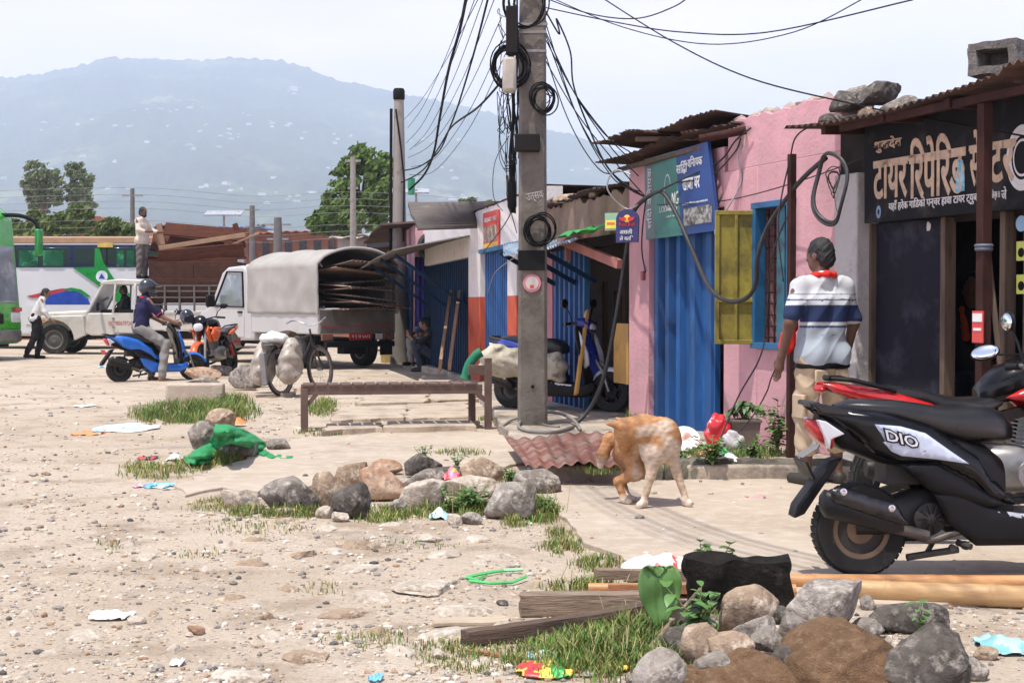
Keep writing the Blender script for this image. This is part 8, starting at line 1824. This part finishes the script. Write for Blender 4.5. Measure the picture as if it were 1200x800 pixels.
def round_pole(px, pytop, D, r0, r1, m, label, arm=None, pyb=None):
    base = P(px, 358, D); base.z = 0; top = P(px, pytop, D); H = top.z; t = thing('utility_pole', label, 'utility pole', base); b = MB(); b.lathe([(r0, 0), (r1, H)], 14); b.build('shaft', m, t)
    if arm: b = MB(); [b.box((0, -.02, H - a), (w_, .07, .08)) for a, w_ in arm]; b.build('cross_arm', steel, t)
    return t
t = round_pole(468, 105, 30.3, .20, .10, mat('pole_pale', (.26, .235, .21), rough=.92, var=.15, scale=3, col2=(.18, .16, .14), amt=.4), 'tall pale concrete pole behind the canvas pickup')
b = MB(); b.tube([(-.16, -.05, P(460, 128, 30.3).z), (-.18, -.05, 2.4)], .035, 6); b.lathe([(.10, P(468, 118, 30.3).z), (.125, P(468, 116, 30.3).z), (.125, P(468, 106, 30.3).z), (.10, P(468, 104, 30.3).z)], 14); b.tube([(-.06, -.1, 5.4), (.05, -.16, 4.6), (.12, -.14, 3.9), (.1, -.13, 2.6)], .02, 6); b.build('cable_bundle', cable_m, t)
pf = mat('far_pole', (.13, .12, .115), rough=.9)
round_pole(156, 221, 62, .16, .09, pf, 'dark pole behind the standing man', [(.3, .9)])
round_pole(296, 241, 68, .2, .12, pf, 'square topped pole in the middle distance', [(.2, .7), (1.0, .6)])
round_pole(326, 255, 60, .3, .16, pf, 'dark lattice like pole behind the canvas pickup', [(.3, 1.1), (.9, .9)])
round_pole(414, 184, 55, .15, .1, mat('pole_pale', (1, 1, 1)), 'slim pale pole in front of the dense tree', [(.15, .6), (1.2, .4)])
t = round_pole(263, 250, 50, .05, .04, steel, 'street lamp pole with a small solar panel'); b = MB(); b.box((0, 0, P(263, 250, 50).z), (1.3, .7, .05), (R(15), 0, 0)); b.build('solar_panel', mat('panel_pale', (.35, .37, .40), rough=.3), t)
t = round_pole(488, 222, 48, .05, .04, steel, 'second solar street lamp right of the pale pole'); b = MB(); b.box((-.2, 0, P(488, 224, 48).z), (1.3, .7, .05), (R(15), 0, 0)); b.build('solar_panel', mat('panel_pale', (1, 1, 1)), t)
for i in range(7):
    y = 222 + i * 8 + (i > 3) * 6; catn('distant_wire', [(-60, y + 4, 62), (156, y - 2, 62), (300, y + 8, 64), (414, y + 3, 58), (560, y + 12, 60)], .008, 'faint wire crossing between the far poles', 'faint wires between the far poles', 4, mat('wire_pale', (.20, .20, .20)))
catn('distant_wire', [(414,245,55),(450,252,48),(470,246,38)], .012, 'wire joining the slim pale pole and the tall pale pole')
b = MB(); 
b.lathe([(.085, 0), (.09, .38), (.05, .40)], 12); tag(b.build('green_drum', mat('drum_green', (.02, .22, .10), rough=.5), loc=P(482, 228, 34)), 'small green container hung by the pale pole', 'container')

# ------------------------------------------------------------------ trees
bark = mat('bark', (.12, .09, .07), rough=.95)
def foliage(n, c, v=.35): return mat(n, c, rough=.7, var=v, scale=.7, col2=tuple(k * .6 for k in c), amt=.45, scale2=.45, soft=.14, spec=.25)
def tree(label, px0, px1, py0, py1, D, m, lobes, nleaf, ls, trunk=True, name='tree', group='trees beyond the yard', seed=0, cat='tree'):
    """lobes: (u, v, ru, rv) crown clumps in the px box; v from top"""
    r = random.Random(seed or px0); k = D / F; base = P((px0 + px1) / 2, 358, D); base.z = 0; t = thing(name, label, cat, base, 0, group); W = (px1 - px0) * k; zt = P(0, py0, D).z; zb = P(0, py1, D).z; H = zt - zb
    b = MB(); cs = []
    for (u, v, ru, rv) in lobes:
        c = Vector(((u - .5) * W, r.uniform(-.2, .2) * W, zb + (1 - v) * H)); cs.append((c, ru * W, rv * H))
    vs = []
    for c, rw, rh_ in cs:
        n = int(nleaf * rw * rh_ / sum(a * b_ for _, a, b_ in cs)); sub = []
        for _ in range(max(5, int(n / 55))):
            d = Vector((r.gauss(0, 1), r.gauss(0, 1), r.gauss(0, 1))).normalized() * r.uniform(.45, 1.0) ** .6; sub.append(c + Vector((d.x * rw, d.y * rw * .8, d.z * rh_)))
        for i in range(n):
            q = r.choice(sub); rr_ = min(rw, rh_) * .26; p = q + Vector((r.gauss(0, rr_ * .6), r.gauss(0, rr_ * .6), r.gauss(0, rr_ * .45))); a = Vector((r.gauss(0, 1), r.gauss(0, 1), r.gauss(0, .6))).normalized(); e = a.orthogonal().normalized(); f_ = a.cross(e); s_ = ls * r.uniform(.6, 1.3)
            b.add([p - e * s_, p + f_ * s_ * .5, p + e * s_, p - f_ * s_ * .5], [(0, 1, 2, 3)])
    b.build('crown', m, t, smooth=0)
    if trunk:
        tb_ = MB(); h0 = max(.5, zb + H * .25); tb_.tube([(0, 0, 0), (.1, 0, h0 * .5), (0, 0, h0), (0, 0, h0 + H * .4)], [W * .045, W * .035, W * .028, W * .01], 8)
        for c, rw, rh_ in cs: tb_.tube([(0, 0, h0 * .85), (c.x * .5, c.y * .5, (h0 + c.z) / 2), tuple(c), (c.x * 1.1, c.y, c.z + rh_ * .6)], [W * .022, W * .016, W * .009, W * .003], 6)
        tb_.build('trunk', bark, t)
f1 = foliage('leaf_olive', (.15, .19, .085)); f2 = foliage('leaf_green', (.115, .19, .045)); f3 = foliage('leaf_bush', (.12, .17, .05)); f4 = foliage('leaf_far', (.06, .09, .04))
tree('rounder left tree of the pair far behind the buses', 26, 76, 188, 258, 150, f1, [(.4,.25,.3,.22),(.7,.35,.28,.22),(.3,.5,.3,.2),(.65,.62,.3,.2),(.4,.75,.25,.15),(.85,.6,.15,.15)], 6500, .22, seed=3)
tree('slimmer right tree of the pair far behind the buses', 72, 112, 189, 258, 152, f1, [(.4,.2,.28,.2),(.6,.35,.32,.2),(.35,.5,.3,.2),(.7,.65,.3,.18),(.45,.8,.3,.14),(.85,.75,.2,.14)], 6000, .22, seed=5)
tree('dense green tree behind the pale poles', 378, 464, 170, 276, 72, f2, [(.62,.16,.28,.16),(.8,.35,.24,.2),(.4,.32,.24,.18),(.6,.5,.4,.2),(.25,.6,.25,.18),(.5,.75,.45,.2),(.1,.85,.2,.14),(.85,.7,.22,.2)], 9000, .17, seed=7)
tree('lower spreading tree at the foot of the dense one', 362, 420, 236, 280, 66, f2, [(.3,.5,.35,.35),(.6,.35,.3,.3),(.8,.6,.3,.3),(.15,.7,.2,.2)], 3000, .16, seed=9)
tree('small hazy tree above the far shop roofs', 536, 580, 230, 254, 90, f3, [(.4,.4,.4,.3),(.7,.55,.35,.3),(.2,.6,.25,.3)], 1800, .2, seed=11)
for i, (x0, x1, y0, y1, D, lb) in enumerate(((40, 84, 250, 284, 62, 'bush left of the red roofed house'), (70, 112, 240, 278, 66, 'tall bush under the pair of trees'), (108, 152, 256, 284, 60, 'bush in front of the red roofed house'), (-40, 48, 244, 292, 64, 'bush behind the green bus roof'), (140, 166, 262, 286, 60, 'small bush right of the red roofed house'))):
    tree(lb, x0, x1, y0, y1, D, f3, [(.3,.5,.35,.4),(.65,.4,.35,.4),(.5,.7,.5,.3),(.85,.65,.2,.3)], 1800, .17, False, 'bush', 'bushes behind the buses', seed=20 + i, cat='bush')
g_ = 'hazy trees along the valley floor'
for i in range(16):
    x0 = -80 + i * 46 + rl.uniform(-12, 12); tree('hazy tree in the row along the valley floor', x0, x0 + rl.uniform(40, 70), rl.uniform(262, 276), 312, rl.uniform(260, 420), f4, [(.3,.5,.4,.4),(.7,.45,.4,.4),(.5,.75,.5,.3)], 700, 1.0, False, 'tree', g_, seed=40 + i)
# ------------------------------------------------------------------ far buildings
rroof = mat('far_rust_roof', (.24, .085, .05), rough=.85, var=.2, scale=1); rbrick = mat('far_brick', (.26, .115, .075), rough=.9, var=.2, scale=2, col2=(.33, .24, .19), amt=.36, scale2=.6); fgrey = mat('far_grey_wall', (.42, .39, .36), rough=.9, var=.12, scale=.8); fdark = mat('far_window', (.03, .03, .035), rough=.3)
def block(label, px0, px1, py0, D, wm, rm, dep=8, gable=False, wins=0, cat='building', storey=1):
    k = D / F; x0 = (px0 - 600) * k; W = (px1 - px0) * k; H = P(0, py0, D).z; t = thing('far_building', label, cat, (x0, D, 0)); b = MB(); hh = H - (1.3 if gable else .3)
    b.box((W / 2, dep / 2, hh / 2), (W, dep, hh)); b.build('wall', wm, t)
    b = MB()
    if gable: b.prism([(-.4, hh), (W + .4, hh), (W * .55, H), (W * .45, H)], -.5, dep + .5)
    else: b.grid(lambda u, v: Vector((-.3 + (W + .6) * u, -.5 + (dep + 1) * v, hh + .02 + .3 * v + .04 * math.sin(u * W * 14))), max(20, int(W * 10)), 3)
    b.build('roof', rm, t, thick=0 if gable else .05)
    for i in range(wins): b = MB(); b.box((W * (i + .5) / wins, -.02, hh - .9), (min(1.1, W / wins * .5), .06, .9)); b.build('window', fdark, t)
block('house with a low red roof between bushes behind the bus', 78, 156, 254, 72, rbrick, rroof, 9, True, 3)
block('long reddish roofed shed behind the load of furniture', 288, 352, 268, 84, rbrick, rroof, 8, False, 4)
block('low brick building right of the dark lattice pole', 330, 398, 266, 80, rbrick, rroof, 8, False, 4)
block('white building with dark windows left of the pale pole', 396, 440, 271, 58, fgrey, fgrey, 7, False, 2)
block('grey building behind the pale pole', 430, 468, 268, 56, fdark, fgrey, 6, False, 1)
block('brick shed with dark blue fascia above the furniture load', 170, 300, 262, 96, rbrick, bblu, 8, False, 6)
block('low brick sheds at the far left behind the buses', -140, 80, 280, 90, rbrick, rroof, 8, False, 6)
block('reddish shed glimpsed between pole and far shops', 458, 520, 300, 60, rbrick, rroof, 6, False, 2)
b = MB(); W_ = 34; rough_box(b, (W_, .25, 2.1), 1.0, .03); tag(b.build('boundary_wall', rbrick, loc=P(270, 358, 52) + V(0, 0, -.25)), 'long brick boundary wall behind the parked vehicles', 'wall')
# planks and clutter by the far shops
for i in range(9):
    r = random.Random(i + 3); p = G(482 + r.uniform(-6, 14), 412 - i * 1.5, 0); b = MB(); L_ = r.uniform(1.2, 2.2); a = R(r.uniform(-25, 25)); p.z = .05 + i * .09
    d = Vector((math.cos(a), math.sin(a), r.uniform(-.08, .08))) * L_ / 2; b.bar(p - d, p + d, .2, .05); tag(b.build('plank', plankp if i % 2 else woodp, bevel=.004), 'plank in the untidy pile beyond the crouching man', 'plank', 'planks piled by the far shops')
p = G(450, 427); b = MB(); b.lathe([(.17, 0), (.2, .36), (.18, .36), (.15, .02)], 18); tag(b.build('tub', mat('tub_yellow', (.42, .30, .12), rough=.7), loc=p + V(0, 1.2, 0)), 'yellowish tub standing behind the canvas pickup wheel', 'tub')
b = MB(); b.ball((0, 0, 0), (.22, .2, .2), 14, 10); tag(b.build('pink_bundle', mat('pink_cloth', (.55, .08, .20), rough=.8), loc=P(487, 362, 33)), 'small pink bundle hanging by the far planks', 'bundle')
